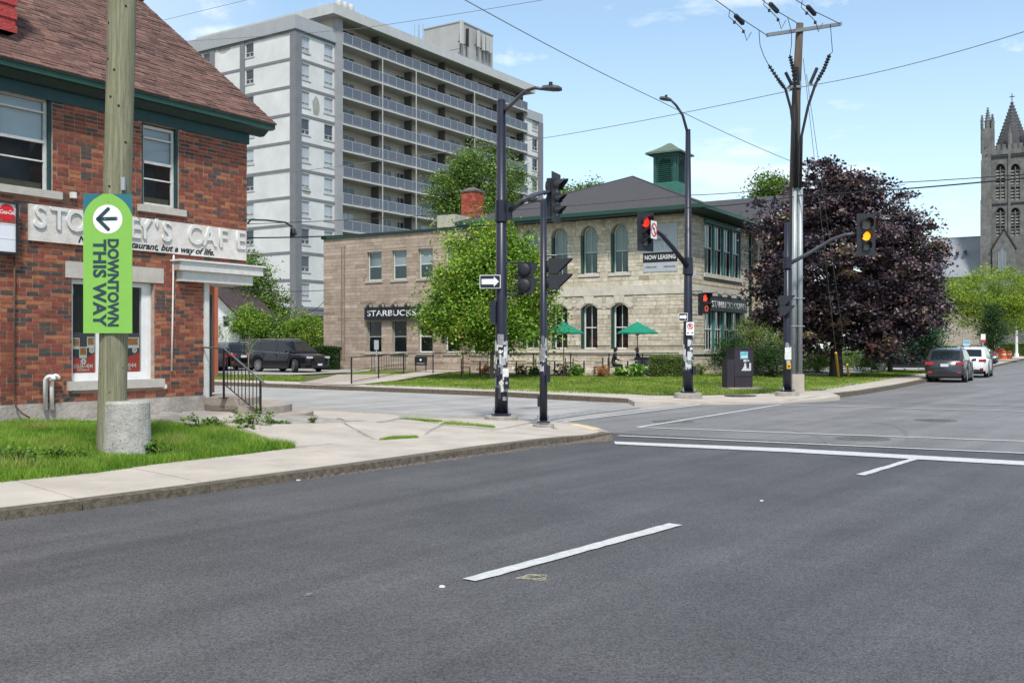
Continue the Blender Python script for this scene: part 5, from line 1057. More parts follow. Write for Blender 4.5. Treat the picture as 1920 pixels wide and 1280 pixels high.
# balcony block
hb0 = tR.h(641, 82.6, .4); hb7 = tR.h(641, 434, .4); bs = (hb0 - hb7) / 7; YB = 1.25; hr1 = tR.h(624, 5, 1.0); hr0 = tR.h(624, 24, 1.0)
fB = Fac(BT, 'R', YB)
mb = MB(); mb.box(X1b, X2, YB, YB + .3, 0, hr0); part('balcony_wall', mb, BGE, tw)
mb = MB(); mb.box(X1, X1 + .3, .3, YD, h_top - 1, hr0); mb.box(X1 + .3, X2, YD - .3, YD, 0, hr0); mb.box(X2 - .3, X2, YB, YD - .3, 0, hr0); part('end_wall', mb, BGE, tw)
mb = MB(); mb.box(X1 - 1.2, X2 + .9, -1.0, YD + .8, hr0, hr1); part('roof_slab', mb, SLB, tw); 
mb = MB(); mb.box(X1 + 1.5, X2 - 6, 2.6, 3.0, hr1, hr1 + 1.15); part('roof_parapet', mb, LGR, tw)
RAILG = MG('balcony_glass', (.13, .14, .18), .3, .15); DIV = M('partition_brown', (.085, .075, .075), .9, .1); RAILM = M('rail_pale', (.36, .36, .37), .5, .05)
pw = (X2 - X1b - .1) / 25; mp_ = MB(); mp_.box(.03, pw - .03, -.012, .012, .12, 1.0); mpan = mp_.mesh('railing_panel', RAILG)
ms_ = MB(); ms_.box(X1b - .05, X2 + .1, -.4, YB, 0, .2); mslab = ms_.mesh('balcony', SLB)
mr_ = MB(); mr_.box(X1b, X2 + .05, -.41, -.35, 1.2, 1.26); mr_.box(X1b, X2 + .05, -.40, -.36, .28, .31)
for k in range(26): mr_.box(X1b + k * pw, X1b + k * pw + .045, -.40, -.36, .2, 1.2)
mrail = mr_.mesh('railing', RAILM)
doors = [(641, 664, 1), (715, 733, 0), (741, 757, 0), (788, 818, 1), (842, 862, 0), (895, 923, 1), (942, 967, 1)]; parts_ = [696, 758, 821, 873, 924, 968]
md = []
for p, q, dbl in doors:
    a0, a1 = fB.a(p), fB.a(q); m1 = MB(); m1.box(a0, a0 + .09, YB - .06, YB, .2, 2.3); m1.box(a1 - .09, a1, YB - .06, YB, .2, 2.3); m1.box(a0 + .09, a1 - .09, YB - .06, YB, 2.2, 2.3); m1.box((a0 + a1) / 2 - .05, (a0 + a1) / 2 + .05, YB - .06, YB, .2, 2.2)
    m2 = MB(); m2.box(a0 + .09, a1 - .09, YB - .03, YB - .001, .22, 2.2); md.append((m1.mesh('patio_door', SLB), [m2.mesh('pane', TG), m2.mesh('pane', TG2)]))
dv = []
for p in parts_: m1 = MB(); a = fB.a(p); m1.box(a, a + .12, .25, YB, .2, bs - .0); m1.box(a + .12, a + 1.1, YB - .1, YB - .002, .2, bs); dv.append(m1.mesh('partition', DIV))
FUR = M('furniture_dark', (.04, .045, .05), .7, .3); n_b = 11
for k in range(n_b):
    z = hb0 - bs * k; sl_ = link('balcony', mslab, tw, loc=(0, 0, z)); link('railing', mrail, sl_)
    for i in range(25): link('railing_panel', mpan, sl_, loc=(X1b + i * pw + .02, -.38, .2))
    for m1, m2 in md: o = link('patio_door', m1, sl_); link('pane', m2[0] if random.random() < .78 else m2[1], o)
    for m1 in dv: link('partition', m1, sl_)
    for _ in range(5):
        x = random.uniform(X1b + .5, X2 - 1); mb = MB(); s_ = random.uniform(.25, .45); mb.box(x, x + s_, .2, .2 + s_, .2, .2 + random.uniform(.5, .95)); mb.box(x + .05, x + s_ - .05, .25 + s_ * .7, .2 + s_, .7, 1.15); part('furniture', mb, random.choice([FUR, SLB, MATS['partition_brown']]), sl_)
mb = MB()
for px in (717.5, 780.5, 890): a = tR.a(px, .42); tR.box(mb, a - .04, a + .04, 5, hb0, .38, .46)
part('downpipe', mb, SLB, tw)
# far bay
he = tR.h(988, 205); wE = (tR.a(998), tR.a(1008)); opE = [(wE[0], wE[1], h_f0 + i * fh + .8, h_f0 + i * fh + 2.4) for i in range(10)]
wallmesh('wall', tR, tw, X2 + .01, X3, 0, he, opE, WBR, .3); mb = MB(); mb.box(X3 - .3, X3, .3, YD, 0, he); mb.box(X2, X3 - .3, .3, 12, he - .6, he - .4); part('end_wall', mb, WBR, tw)
winT(tR, wE[0], wE[1], h_f0 + .8, h_f0 + 2.4, 10, fh); mb = MB(); tR.box(mb, tR.a(1008.5), X3 + .1, 0, he - 1.2, 0, .25); part('pillar', mb, DGR, tw)
mb = MB(); tR.box(mb, X2, X3 + .1, he - 1.2, he, .0, .2); part('roof_fascia', mb, LGR, tw)
for i in range(10): mb = MB(); h = h_f0 + i * fh; tR.box(mb, X2 + .02, tR.a(1008.5), h - .2, h + .03, 0, .05); part('floor_band', mb, DGR, tw)
# mechanical penthouse with aerials
fP = Fac(BT, 'R', 5.5); xp = fP.a(865); fPL = Fac(BT, 'L', xp); ph = thing('roof_penthouse', 'pale windowless plant room on top of the apartment tower carrying telecom panels', 'plant room', BT.M @ Vector((xp, 5.5, hr1)), BT.rz)
yL = -fPL.a(795) - 5.5; hp = fP.h(865, 41) - hr1; wP = fP.a(924) - xp; mb = MB(); mb.box(0, wP, 0, yL, 0, hp); part('wall', mb, M('plant_wall', (.33, .32, .31), .9, .1, .6), ph); mb = MB(); mb.box(-.1, wP + .1, -.1, yL + .1, hp, hp + .15); mb.box(-.05, -.0, 0, yL, hp * .55, hp * .55 + .12); part('coping', mb, LGR, ph)
ANT = M('aerial_pale', (.42, .42, .40), .6, .05)
for i, (px, y0, y1, wd) in enumerate(((866, 40, 82, .5), (877, 54, 88, .2), (897, 58, 88, .38), (907, 66, 95, .45), (914, 68, 96, .35), (920, 70, 100, .45))):
    a = fP.a(px, .6) - xp; z0, z1 = fP.h(px, y1, .6) - hr1, fP.h(px, y0, .6) - hr1; o = thing('telecom_aerial', ['tallest pale aerial panel on the near corner of the tower plant room', 'thin dark aerial next to the corner panel of the plant room', 'third aerial panel along the plant room wall, darker bracket below', 'wide aerial panel in the right group of three on the plant room', 'middle aerial panel of the right group of three on the plant room', 'outermost right aerial panel on the plant room'][i], 'aerial', ph.location + (BT.R @ Vector((a, -.6, z0))), BT.rz, 'telecom aerials on the plant room')
    mb = MB(); mb.box(-wd / 2, wd / 2, -.12, .12, 0, z1 - z0); part('panel', mb, ANT if i != 1 else DARKM, o); mb = MB(); mb.tube([(0, .25, -1.2), (0, .25, z1 - z0)], .06, 6); mb.box(-.06, .06, .1, .6, .3, .4); part('mount', mb, DARKM, o)
for a, z, lb in ((wP * .45, 1.6, 'upper'), (wP * .4, .7, 'lower')):
    o = thing('equipment_box', lb + ' cluster of small dark radio boxes on the plant room wall', 'radio box', ph.location + (BT.R @ Vector((a, -.35, z))), BT.rz); mb = MB(); mb.box(-.4, -.1, -.1, .3, 0, .6); mb.box(.05, .35, -.1, .3, -.2, .5); part('housing', mb, DARKM, o); mb = MB(); mb.tube([(-.3, 0, 0), (-.2, -.1, -.5), (.3, 0, -.7)], .04, 5); part('cable', mb, DARKM, o)
o = thing('ladder_cage', 'caged steel ladder at the left end of the tower plant room', 'ladder', ph.location + (BT.R @ Vector((0, yL + .9, 0))), BT.rz)
mb = MB(); 
for dx in (-.4, .4):
    for dy in (-.4, .4): mb.tube([(dx, dy, 0), (dx, dy, hp + 1)], .05, 5)
part('rail', mb, STEEL, o); mb = MB(); 
for z in range(1, 6): mb.tube([(-.4, -.4, z), (.4, -.4, z), (.4, .4, z), (-.4, .4, z), (-.4, -.4, z)], .04, 5)
part('hoop', mb, STEEL, o)
t = thing('rooftop_tanks', 'pale curved flue covers on the near end of the tower roof', 'flue', BT.M @ Vector((X1 + 1.2, .5, hr1)), BT.rz)
for k in range(3): mb = MB(); mb.lathe([(.35, 0), (.35, 1.0), (.2, 1.3), (0.02, 1.35)], 12, (k * .9, 0, 0)); part('cover', mb, ANT, t, True)

# ================================================================ church
BC = Bld(1941, 250.0, 31.9, 0.0); cL = Fac(BC, 'L', 0); ct_ = thing('church_tower', 'tall gothic grey stone church tower with crocketed spire at the right edge', 'church tower', BC.O, BC.rz)
CST = M('church_stone', (.085, .085, .085), .95, .4, .6, 1.0, 3, col2=(.19, .185, .175)); CSD = M('church_dark', (.03, .03, .032), .8, .3, 1); CSR = M('church_slate', (.055, .055, .06), .8, .3, 1, .5, 5); LVR = M('louvre_pale', (.30, .29, .26), .8, .1)
aW = cL.a(1846); hP = cL.h(1890, 277); W_ = -aW
wins = [(cL.a(1867), cL.a(1884.5), cL.h(1875, 375), cL.h(1875, 308)), (cL.a(1895), cL.a(1912.5), cL.h(1903, 375), cL.h(1903, 308)), (cL.a(1867.5), cL.a(1884), cL.h(1875, 442), cL.h(1875, 390)), (cL.a(1895.5), cL.a(1912), cL.h(1903, 442), cL.h(1903, 390))]
wallmesh('wall', cL, ct_, aW, 0, 0, hP, wins, CST, .8); mb = MB(); mb.box(.8, W_, -.0, .8, 0, hP); mb.box(.8, W_, W_ - .8, W_, 0, hP); mb.box(W_ - .8, W_, .8, W_ - .8, 0, hP); mb.box(1.6, 1.7, .8, W_ - .8, 0, hP - 1); part('rear_wall', mb, CST, ct_)
for a0, a1, h0, h1 in wins:
    n_ = 8; w2 = (a1 - a0) / 2; c = (a0 + a1) / 2; hs = h1 - w2 * 1.6; L_ = []; 
    for i in range(n_ + 1): t_ = i / n_; L_.append((a0 + w2 * (1 - math.cos(t_ * math.pi / 2)) , hs + (h1 - hs) * math.sin(t_ * math.pi / 2)))
    mb = MB()
    for i in range(n_):
        p, q = L_[i], L_[i + 1]; mb.hexa([cL.pt(p[0], p[1], -.6), cL.pt(q[0], q[1], -.6), cL.pt(q[0], h1, -.6), cL.pt(p[0], h1, -.6)], [cL.pt(p[0], p[1], 0.02), cL.pt(q[0], q[1], 0.02), cL.pt(q[0], h1, .02), cL.pt(p[0], h1, .02)])
        p, q = (2 * c - p[0], p[1]), (2 * c - q[0], q[1]); mb.hexa([cL.pt(p[0], p[1], -.6), cL.pt(q[0], q[1], -.6), cL.pt(q[0], h1, -.6), cL.pt(p[0], h1, -.6)], [cL.pt(p[0], p[1], 0.02), cL.pt(q[0], q[1], 0.02), cL.pt(q[0], h1, .02), cL.pt(p[0], h1, .02)])
        for s_ in (1, -1): u0, u1 = c + s_ * (L_[i][0] - c) * 1.12, c + s_ * (L_[i + 1][0] - c) * 1.12; mb.hexa([cL.pt(u0, L_[i][1] + .1, .0), cL.pt(u1, L_[i + 1][1] + .1, 0), cL.pt(u1, L_[i + 1][1] + .45, 0), cL.pt(u0, L_[i][1] + .45, 0)], [cL.pt(u0, L_[i][1] + .1, .3), cL.pt(u1, L_[i + 1][1] + .1, .3), cL.pt(u1, L_[i + 1][1] + .45, .3), cL.pt(u0, L_[i][1] + .45, .3)])
    wf = part('belfry_window', mb, CST, ct_); mb = MB(); cL.box(mb, c - .12, c + .12, h0, h1 - .6, -.4, -.05); cL.box(mb, a0, a1, (h0 + hs) / 2 - .25, (h0 + hs) / 2 + .1, -.4, -.06); mb.hexa([cL.pt(c - .1, hs, -.3), cL.pt(c + .1, hs, -.3), cL.pt(a1, hs + (h1 - hs) * .5, -.3)], [cL.pt(c - .1, hs, -.1), cL.pt(c + .1, hs, -.1), cL.pt(a1, hs + (h1 - hs) * .5, -.1)]); part('mullion', mb, CST, wf)
    mb = MB(); h = h0
    while h < hs + .5: cL.box(mb, a0, a1, h, h + .42, -.62, -.45); h += .8
    part('louvres', mb, LVR, wf, kind='stuff'); mb = MB(); cL.box(mb, a0, a1, h0, h1, -1.1, -1.0); part('backing', mb, CSD, wf)
def pinn(cx_, cy_, r, z0, z1, z2, nm='turret'):
    mb = MB(); mb.lathe([(r, z0), (r, z1), (r * 1.15, z1 + .2), (r * .8, z1 + .5), (.05, z2)], 8, (cx_, cy_, 0)); 
    for k in range(5): q = (k + .5) / 5; rr_ = r * .8 * (1 - q) + .05; z = z1 + .5 + (z2 - z1 - .5) * q; mb.box(cx_ - rr_ - .16, cx_ + rr_ + .16, cy_ - .12, cy_ + .12, z, z + .22); mb.box(cx_ - .12, cx_ + .12, cy_ - rr_ - .16, cy_ + rr_ + .16, z, z + .22)
    return part(nm, mb, CST, ct_)
zP = lambda y: EYE + (HY - y) / F * 255
bw_ = 1.5
for yy in (W_ - .2, .2):
    mb = MB()
    for z0, z1, e in ((0, zP(375), 1.0), (zP(375), zP(300), .7), (zP(300), zP(250), .35)):
        mb.box(-e, bw_, yy - bw_ * .8 - e * .3, yy + bw_ * .5 + e * .3, z0, z1)
    for k in range(24): z = 6 + k * (zP(260) - 6) / 24; mb.box(-1.02 + .3 * (k > 11), -.3, yy - .5 + .25 * (k % 2), yy - .2 + .25 * (k % 2), z, z + .25)
    part('buttress', mb, CST, ct_); s_ = 1 if yy > 5 else -1
    mb = MB(); mb.box(-.2, 2.4, yy - 1.9, yy + 1.1, zP(285), zP(240)); [mb.box(-.26, -.19, yy - 1.7 + k * .6, yy - 1.55 + k * .6, zP(278), zP(246)) for k in range(5)]; part('turret_base', mb, CST, ct_)
    for dx, dy, r, z1, z2 in ((.2, .8, .36, 232, 214), (.2, -1.6, .4, 232, 214), (2.0, -1.5, .4, 234, 218), (.9, -.45, .75, 226, 199)): pinn(dx, yy + dy, r, zP(242), zP(z1), zP(z2))
mb = MB(); mb.box(.3, W_ - .3, .3, W_ - .3, hP - 1, hP + .1); part('parapet_walk', mb, CST, ct_)
for k in range(9):
    mb = MB(); y_ = W_ * (k + .15) / 9; mb.box(-.25, .35, y_, y_ + W_ / 9 * .62, hP - .5, hP + .9); part('merlon', mb, CST, ct_)
mb = MB(); cL.box(mb, aW, 0, hP - 1.6, hP - .5, 0, .25); part('cornice', mb, CST, ct_)
mb = MB(); cL.box(mb, aW, 0, hP - 2.3, hP - 2.0, 0, .3); part('string_course', mb, CSD, ct_); mb = MB(); cL.box(mb, aW, 0, zP(385), zP(382), 0, .2); part('string_course', mb, CSD, ct_)
mb = MB(); cL.box(mb, -W_ / 2 - .28, -W_ / 2 + .28, 0, hP, 0, .35); part('mid_pilaster', mb, CST, ct_)
cxx = W_ / 2; zs0, zs1 = hP, zP(186); rS = W_ * .37; mb = MB(); mb.lathe([(rS, zs0 - .5), (rS * .86, zs0 + 2), (.12, zs1)], 8, (cxx, cxx, 0)); part('spire', mb, CSR, ct_)
for k in range(8):
    mb = MB(); an_ = 2 * math.pi * k / 8
    for j in range(14): q = (j + .5) / 14; rr_ = rS * .9 * (1 - q) + .1; z = zs0 + 1 + (zs1 - zs0 - 1) * q; x_, y_ = cxx + rr_ * math.cos(an_), cxx + rr_ * math.sin(an_); mb.box(x_ - .16, x_ + .16, y_ - .16, y_ + .16, z, z + .28)
    part('crockets', mb, CST, ct_, kind='stuff')
mb = MB(); mb.tube([(cxx, cxx, zs1), (cxx, cxx, zP(170))], .1, 6); mb.box(cxx - .08, cxx + .08, cxx - .6, cxx + .6, zP(177), zP(175.5)); part('cross', mb, CSD, ct_)
mb = MB(); mb.lathe([(.5, zs0), (.5, zs0 + 3), (.04, zs0 + 6)], 6, (.9, cxx, 0)); part('dormer_pinnacle', mb, CST, ct_)
# gabled porch in front
gx = (cL.a(1862), cL.a(1905)); gm = cL.a(1884); mb = MB(); g0, g1, gt = zP(468), zP(600), zP(434); mb.hexa([cL.pt(gx[0], 0, .0), cL.pt(gx[1], 0, 0), cL.pt(gx[1], g0, 0), cL.pt(gm, gt, 0), cL.pt(gx[0], g0, 0)], [cL.pt(gx[0], 0, 1.6), cL.pt(gx[1], 0, 1.6), cL.pt(gx[1], g0, 1.6), cL.pt(gm, gt, 1.6), cL.pt(gx[0], g0, 1.6)]); part('porch', mb, CST, ct_)
mb = MB(); mb.tube([cL.pt(gx[0] - .3, g0 - .3, 1.5), cL.pt(gm, gt + .3, 1.5), cL.pt(gx[1] + .3, g0 - .3, 1.5)], .35, 4); part('porch_coping', mb, CSD, ct_)
mb = MB(); a0, a1 = cL.a(1873), cL.a(1888); cL.box(mb, a0, a1, zP(510), zP(478), 1.6, 1.66); mb.hexa([cL.pt(a0, zP(478), 1.6), cL.pt(a1, zP(478), 1.6), cL.pt((a0 + a1) / 2, zP(466), 1.6)], [cL.pt(a0, zP(478), 1.66), cL.pt(a1, zP(478), 1.66), cL.pt((a0 + a1) / 2, zP(466), 1.66)]); pw_ = part('porch_window', mb, M('church_glass', (.16, .19, .23), .2, .2, 1), ct_)
mb = MB(); 
for u in (a0, (a0 + a1) / 2 - .07, a1 - .14): cL.box(mb, u, u + .14, zP(510), zP(474), 1.66, 1.75)
part('tracery', mb, LVR, pw_)
# nave roof to the left of the tower
nv = thing('church_nave', 'broad grey slate church roof left of the tower, seen over the trees', 'church', BC.O, BC.rz); yE = -cL.a(1738); zr_, ze_ = zP(436), zP(515)
mb = MB(); mb.hexa([(2, W_ + 1.0, ze_), (2, yE, ze_), (8.5, yE, zr_), (8.5, W_ + 1.0, zr_)], [(2, W_ + 1, ze_ - .3), (2, yE, ze_ - .3), (9, yE, zr_ - .6), (9, W_ + 1, zr_ - .6)]); mb.hexa([(8.5, W_ + 1, zr_), (8.5, yE, zr_), (15, yE, ze_), (15, W_ + 1, ze_)], [(8.4, W_ + 1, zr_ - .6), (8.4, yE, zr_ - .6), (15, yE, ze_ - .3), (15, W_ + 1, ze_ - .3)])
part('roof', mb, M('nave_slate', (.24, .25, .28), .7, .12, .3, .3, 2), nv); mb = MB(); mb.box(2.6, 14, W_ + 1.2, yE - .5, 0, ze_ - .35); part('wall', mb, CST, nv); mb = MB(); mb.box(8.3, 8.7, W_ + 1, yE, zr_ - .05, zr_ + .15); part('ridge', mb, LGR, nv)
for i, (px, py) in enumerate(((1797, 470), (1812, 468))): mb = MB(); y_ = -cL.a(px, -4); mb.box(4.0, 5.2, y_, y_ + .7, zP(py) - .3, zP(py) + .5); part('roof_vent', mb, CSD, nv)
# low pale building with dark lettering behind the trees
BL_ = Bld(1856, 135.0, 31.9, 0.0); lL = Fac(BL_, 'L', 0); lb_ = thing('parish_hall', 'pale block wall with dark raised capitals half hidden behind the maple', 'building', BL_.O, BL_.rz)
mb = MB(); mb.box(0, 12, 0, -lL.a(1700), 0, lL.h(1800, 548)); part('wall', mb, M('hall_block', (.42, .36, .30), .9, .1, 1, .4, 6), lb_); mb = MB(); mb.box(-.15, 12, -.15, -lL.a(1700), lL.h(1800, 548), lL.h(1800, 545)); part('coping', mb, LGR, lb_)
mb = MB(); 
for k in range(9): h = .5 + k * .75; lL.box(mb, lL.a(1700), 0, h, h + .03, 0, .012)
part('course_joint', mb, BGE, lb_, kind='stuff')
text_part('D AND', .62, lb_, DARKM, lL.m4(lL.a(1760), lL.h(1760, 581), .05), ext=.04, bold=.02); text_part('THOM', .62, lb_, DARKM, lL.m4(lL.a(1765), lL.h(1765, 590), .05), ext=.04, bold=.02)
mb = MB(); mb.box(-3, -2.6, -2, -lL.a(1735) , 0, 1.5); tag(part('boundary_wall', mb, CBR, None), 'low reddish brick wall in front of the pale hall', 'wall'); bpy.data.objects[-1] if False else None
bw2 = [o for o in bpy.data.objects if o.name == 'boundary_wall'][0]; bw2.location = BL_.O; bw2.rotation_euler = (0, 0, BL_.rz)
# buildings behind the brick corner building
BH = Bld(409, 50.0, 33, 0); hB = thing('orange_brick_house', 'plain orange brick wall seen behind the corner post of the cafe', 'building', BH.O, BH.rz); mb = MB(); mb.box(-7, 0, 0, 6, 0, EYE + (HY - 440) / F * 50); part('wall', mb, M('orange_brick', (.42, .12, .06), .9, .1, 3, .3, 12), hB)
mb = MB(); mb.box(-7.2, .2, -.2, 6.2, EYE + (HY - 440) / F * 50, EYE + (HY - 440) / F * 50 + .2); part('roof', mb, DGR, hB)
fH = Fac(BH, 'R', 0)
for xx in (-5.6, -3.4):
    for hh in (.9, 3.7): mb = MB(); fH.box(mb, xx, xx + 1.0, hh, hh + 1.5, 0, .04); fr_ = part('window_frame', mb, WHITE, hB); mb = MB(); fH.box(mb, xx + .08, xx + .92, hh + .08, hh + 1.42, .04, .05); part('pane', mb, GLASSD, fr_)
BG_ = Bld(449, 66.0, 33, 0); gL = Fac(BG_, 'L', 0); gh = thing('clapboard_house', 'small white clapboard gable house behind the shrubs', 'house', BG_.O, BG_.rz); z1 = gL.h(449, 592); z2 = gL.h(405, 560); yG = 2.6
wallmesh('wall', gL, gh, -yG * 2, 0, 0, z1, [(gL.a(417), gL.a(430), gL.h(424, 613), gL.h(424, 588))], WHITE, .2); mb = MB(); mb.hexa([(0, 0, z1), (0, yG * 2, z1), (0, yG, z1 + 1.9)], [(3, 0, z1), (3, yG * 2, z1), (3, yG, z1 + 1.9)]); part('gable', mb, WHITE, gh)
mb = MB()
for k in range(26):
    h = .2 + k * .16
    if h < z1 - .05: gL.box(mb, -yG * 2, gL.a(417), h, h + .03, 0, .02); gL.box(mb, gL.a(430), 0, h, h + .03, 0, .02)
part('clapboards', mb, M('clapboard', (.62, .62, .6), .7, 0), gh, kind='stuff')
mb = MB(); mb.hexa([(-.4, -.45, z1 - .25), (-.4, yG, z1 + 1.95), (-.4, yG, z1 + 2.1), (-.4, -.55, z1 - .12)], [(3, -.45, z1 - .25), (3, yG, z1 + 1.95), (3, yG, z1 + 2.1), (3, -.55, z1 - .12)]); mb.hexa([(-.4, yG * 2 + .45, z1 - .25), (-.4, yG, z1 + 1.95), (-.4, yG, z1 + 2.1), (-.4, yG * 2 + .55, z1 - .12)], [(3, yG * 2 + .45, z1 - .25), (3, yG, z1 + 1.95), (3, yG, z1 + 2.1), (3, yG * 2 + .55, z1 - .12)]); part('roof', mb, M('roof_brown', (.05, .035, .035), .9, .2, 4), gh)
window(gL, gh, gL.a(417), gL.a(430), gL.h(424, 613), gL.h(424, 588), .05, .05, FRAMEG, .5, 0)
mb = MB(); mb.box(.3, 3, 0.01, yG * 2, 0, z1 - .01); part('inner_wall', mb, ROOMDIM, gh)
# ================================================================ signal poles
POLB = M('pole_black', (0.014, 0.015, 0.028), 0.38, .15, 4, .05, 30); POLG = M('pole_dark_arm', (0.06, 0.062, 0.075), .45, .1, 3)
HOUS = M('signal_housing', (0.02, 0.021, 0.026), .55, .1); LENSD = M('lens_dark', (.09, .055, .05), .25, .2, 20); LENSG = M('lens_green_dark', (.10, .13, .10), .25, .2, 20); LENSR = M('lens_red_dark', (.18, .13, .11), .25, .2, 20)
L_RED = ME('lens_red_lit', (.9, .04, .02), .5); L_AMB = ME('lens_amber_lit', (1.0, .36, .01), 1.0); L_HAND = ME('hand_lit', (1.0, .07, .03), .7); L_DIM = ME('digit_dim', (.5, .10, .06), .5)
STK = [M('sticker_white', (.62, .62, .60), .7, .3, 30), M('sticker_grey', (.35, .36, .37), .7, .5, 25), M('sticker_pale', (.5, .52, .5), .7, .4, 40), M('sticker_torn', (.22, .22, .22), .8, .6, 40), M('sticker_dark', (.04, .04, .05), .8, .6, 40), M('tape_grey', (.13, .13, .14), .8, .5, 30)]
def rz4(loc, rz): return Matrix.Translation(loc) @ Matrix.Rotation(rz, 4, 'Z')
def head(parent, loc, deg, radii, lit=None, plate=False, visor='tube', name='signal_head'):
    """signal head as a part; faces local -y turned by deg; sections from top to bottom"""
    rz = rad(deg); hs = [max(.24, r * 2 + .06) for r in radii]; Ht = sum(hs); w_ = max(hs) * .98 if not plate else .33
    mb = MB(); z = Ht / 2
    for r, h in zip(radii, hs): mb.box(-w_ / 2 + .01, w_ / 2 - .01, -.02, .16, z - h + .008, z - .004); mb.lathe([(w_ * .3, z - h * .5 - .0)] * 2, 4) if False else None; z -= h
    o = part(name, mb, HOUS, parent, loc=loc, rot=(0, 0, rz))
    mb = MB(); z = Ht / 2
    for r, h in zip(radii, hs): mb.tube([(0, .16, z - h / 2), (0, .20, z - h / 2), (0, .225, z - h / 2)], [r * 1.1, r * .95, r * .5], 14); z -= h
    part('rear_cover', mb, HOUS, o, True, kind='stuff' if len(radii) > 1 else None)
    if plate: mb = MB(); mb.box(-.30, .30, -.03, -.015, -Ht / 2 - .13, Ht / 2 + .13); part('backplate', mb, HOUS, o)
    z = Ht / 2
    for i, (r, h) in enumerate(zip(radii, hs)):
        zc = z - h / 2; z -= h
        if visor == 'tube':
            mb = MB(); mb.tube([(0, -.03, zc), (0, -.04, zc)], r, 20); part('lens', mb, {0: L_RED, 1: L_AMB}[i] if lit == i else (LENSR, LENSD, LENSG)[i], o)
            n_ = 18; V = []; fs = []
            for k in range(n_ + 1):
                a = rad(-25) + rad(230) * k / n_; x_, z_ = (r + .012) * math.cos(a), (r + .012) * math.sin(a); L_ = .04 + (.08 + .17 * max(0, math.sin(a)) ) * (1 if r > .13 else .85)
                V += [(x_, -.03, zc + z_), (x_, -.03 - L_, zc + z_ * .97)]
            for k in range(n_): fs.append((2 * k, 2 * k + 2, 2 * k + 3, 2 * k + 1))
            mb = MB(); mb.add(V, fs); V2 = [(v[0] * 1.04, v[1], zc + (v[2] - zc) * 1.04) for v in V]; mb.add(V2, [f[::-1] for f in fs]); part('visor', mb, HOUS, o)
        else:
            s_ = r; mb = MB(); mb.box(-s_, s_, -.03, -.02, zc - s_, zc + s_); part('lens', mb, LENSD if lit is None else M('ped_face', (.02, .012, .012), .3, 0), o)
            mb = MB(); L_ = .30
            mb.hexa([(-s_ - .01, -.02, zc + s_), (s_ + .01, -.02, zc + s_), (s_ + .01, -L_, zc + s_ + .02), (-s_ - .01, -L_, zc + s_ + .02)], [(-s_ - .01, -.02, zc + s_ + .012), (s_ + .01, -.02, zc + s_ + .012), (s_ + .01, -L_, zc + s_ + .032), (-s_ - .01, -L_, zc + s_ + .032)])
            for sx in (-1, 1):
                x_ = sx * (s_ + .004); mb.hexa([(x_ - .006, -.02, zc - s_), (x_ - .006, -L_, zc + s_ + .02), (x_ - .006, -.02, zc + s_)], [(x_ + .006, -.02, zc - s_), (x_ + .006, -L_, zc + s_ + .02), (x_ + .006, -.02, zc + s_)])
            part('visor', mb, HOUS, o)
            if lit is not None and i == 0:
                mb = MB(); mb.box(-.05, .05, -.04, -.034, zc - .09, zc + .01)
                for k in range(4): x_ = -.05 + k * .026; mb.box(x_, x_ + .019, -.04, -.034, zc + .01, zc + (.07, .1, .11, .085)[k])
                mb.hexa([(.05, -.04, zc - .05), (.085, -.04, zc - .0), (.075, -.04, zc + .02), (.05, -.04, zc - .02)], [(.05, -.034, zc - .05), (.085, -.034, zc), (.075, -.034, zc + .02), (.05, -.034, zc - .02)]); part('hand_symbol', mb, L_HAND, o)
            if lit is not None and i == 1: text_part('0', .26, o, L_DIM, Matrix.Translation((.05, -.04, zc)) @ Matrix.Rotation(rad(90), 4, 'X'), name='digit', ext=.003, bold=.006)
    return o
def stickers(parent, r, z0, z1, n_, taper=0):
    for _ in range(n_):
        z = random.uniform(z0, z1); h = random.uniform(.05, .26); a0 = rad(random.uniform(170, 330)); da = random.uniform(.35, 1.3); mb = MB(); V = []; fs = []; k_ = 6; rr_ = r + random.uniform(.003, .007)
        for k in range(k_ + 1): a = a0 + da * k / k_; V += [(rr_ * math.cos(a), rr_ * math.sin(a), z + random.uniform(-.012, .012)), (rr_ * math.cos(a), rr_ * math.sin(a), z + h + random.uniform(-.02, .02))]
        for k in range(k_): fs.append((2 * k, 2 * k + 2, 2 * k + 3, 2 * k + 1))
        mb.add(V, fs); part('sticker', mb, random.choice(STK), parent)
def plinth(t, r, h, rp):
    mb = MB(); mb.lathe([(r * 1.03, -.1), (r, h * .8), (r * .96, h)], 28); part('plinth', mb, CONC2, t)
    mb = MB(); mb.box(-rp, rp, -rp, rp, h + .03, h + .055); part('base_plate', mb, POLB, t)
    for sx in (-1, 1):
        for sy in (-1, 1): mb = MB(); mb.cyl(sx * rp * .82, sy * rp * .82, h, h + .16, .016, n=8); mb.cyl(sx * rp * .82, sy * rp * .82, h + .055, h + .085, .032, n=6); part('anchor_bolt', mb, STEEL, t)
def zat(py, Z, base): return EYE + (HY - py) / F * Z - base
def signpanel(parent, w_, h_, loc, deg, mat, name='sign_panel', r=.02):
    mb = MB(); c = [(w_ / 2 - r, h_ / 2 - r, 0), (-w_ / 2 + r, h_ / 2 - r, 90), (-w_ / 2 + r, -h_ / 2 + r, 180), (w_ / 2 - r, -h_ / 2 + r, 270)]; q = []
    for x, z, a in c:
        for k in range(4): t = rad(a + 30 * k); q.append((x + r * math.cos(t), z + r * math.sin(t)))
    mb.hexa([(x, .004, z) for x, z in q], [(x, -.004, z) for x, z in q]); return part(name, mb, mat, parent, loc=loc, rot=(0, 0, rad(deg)))
WSGN = M('sign_plate_white', (.72, .72, .72), .4, .03); REDS = M('sign_red', (.55, .02, .02), .4, .05)
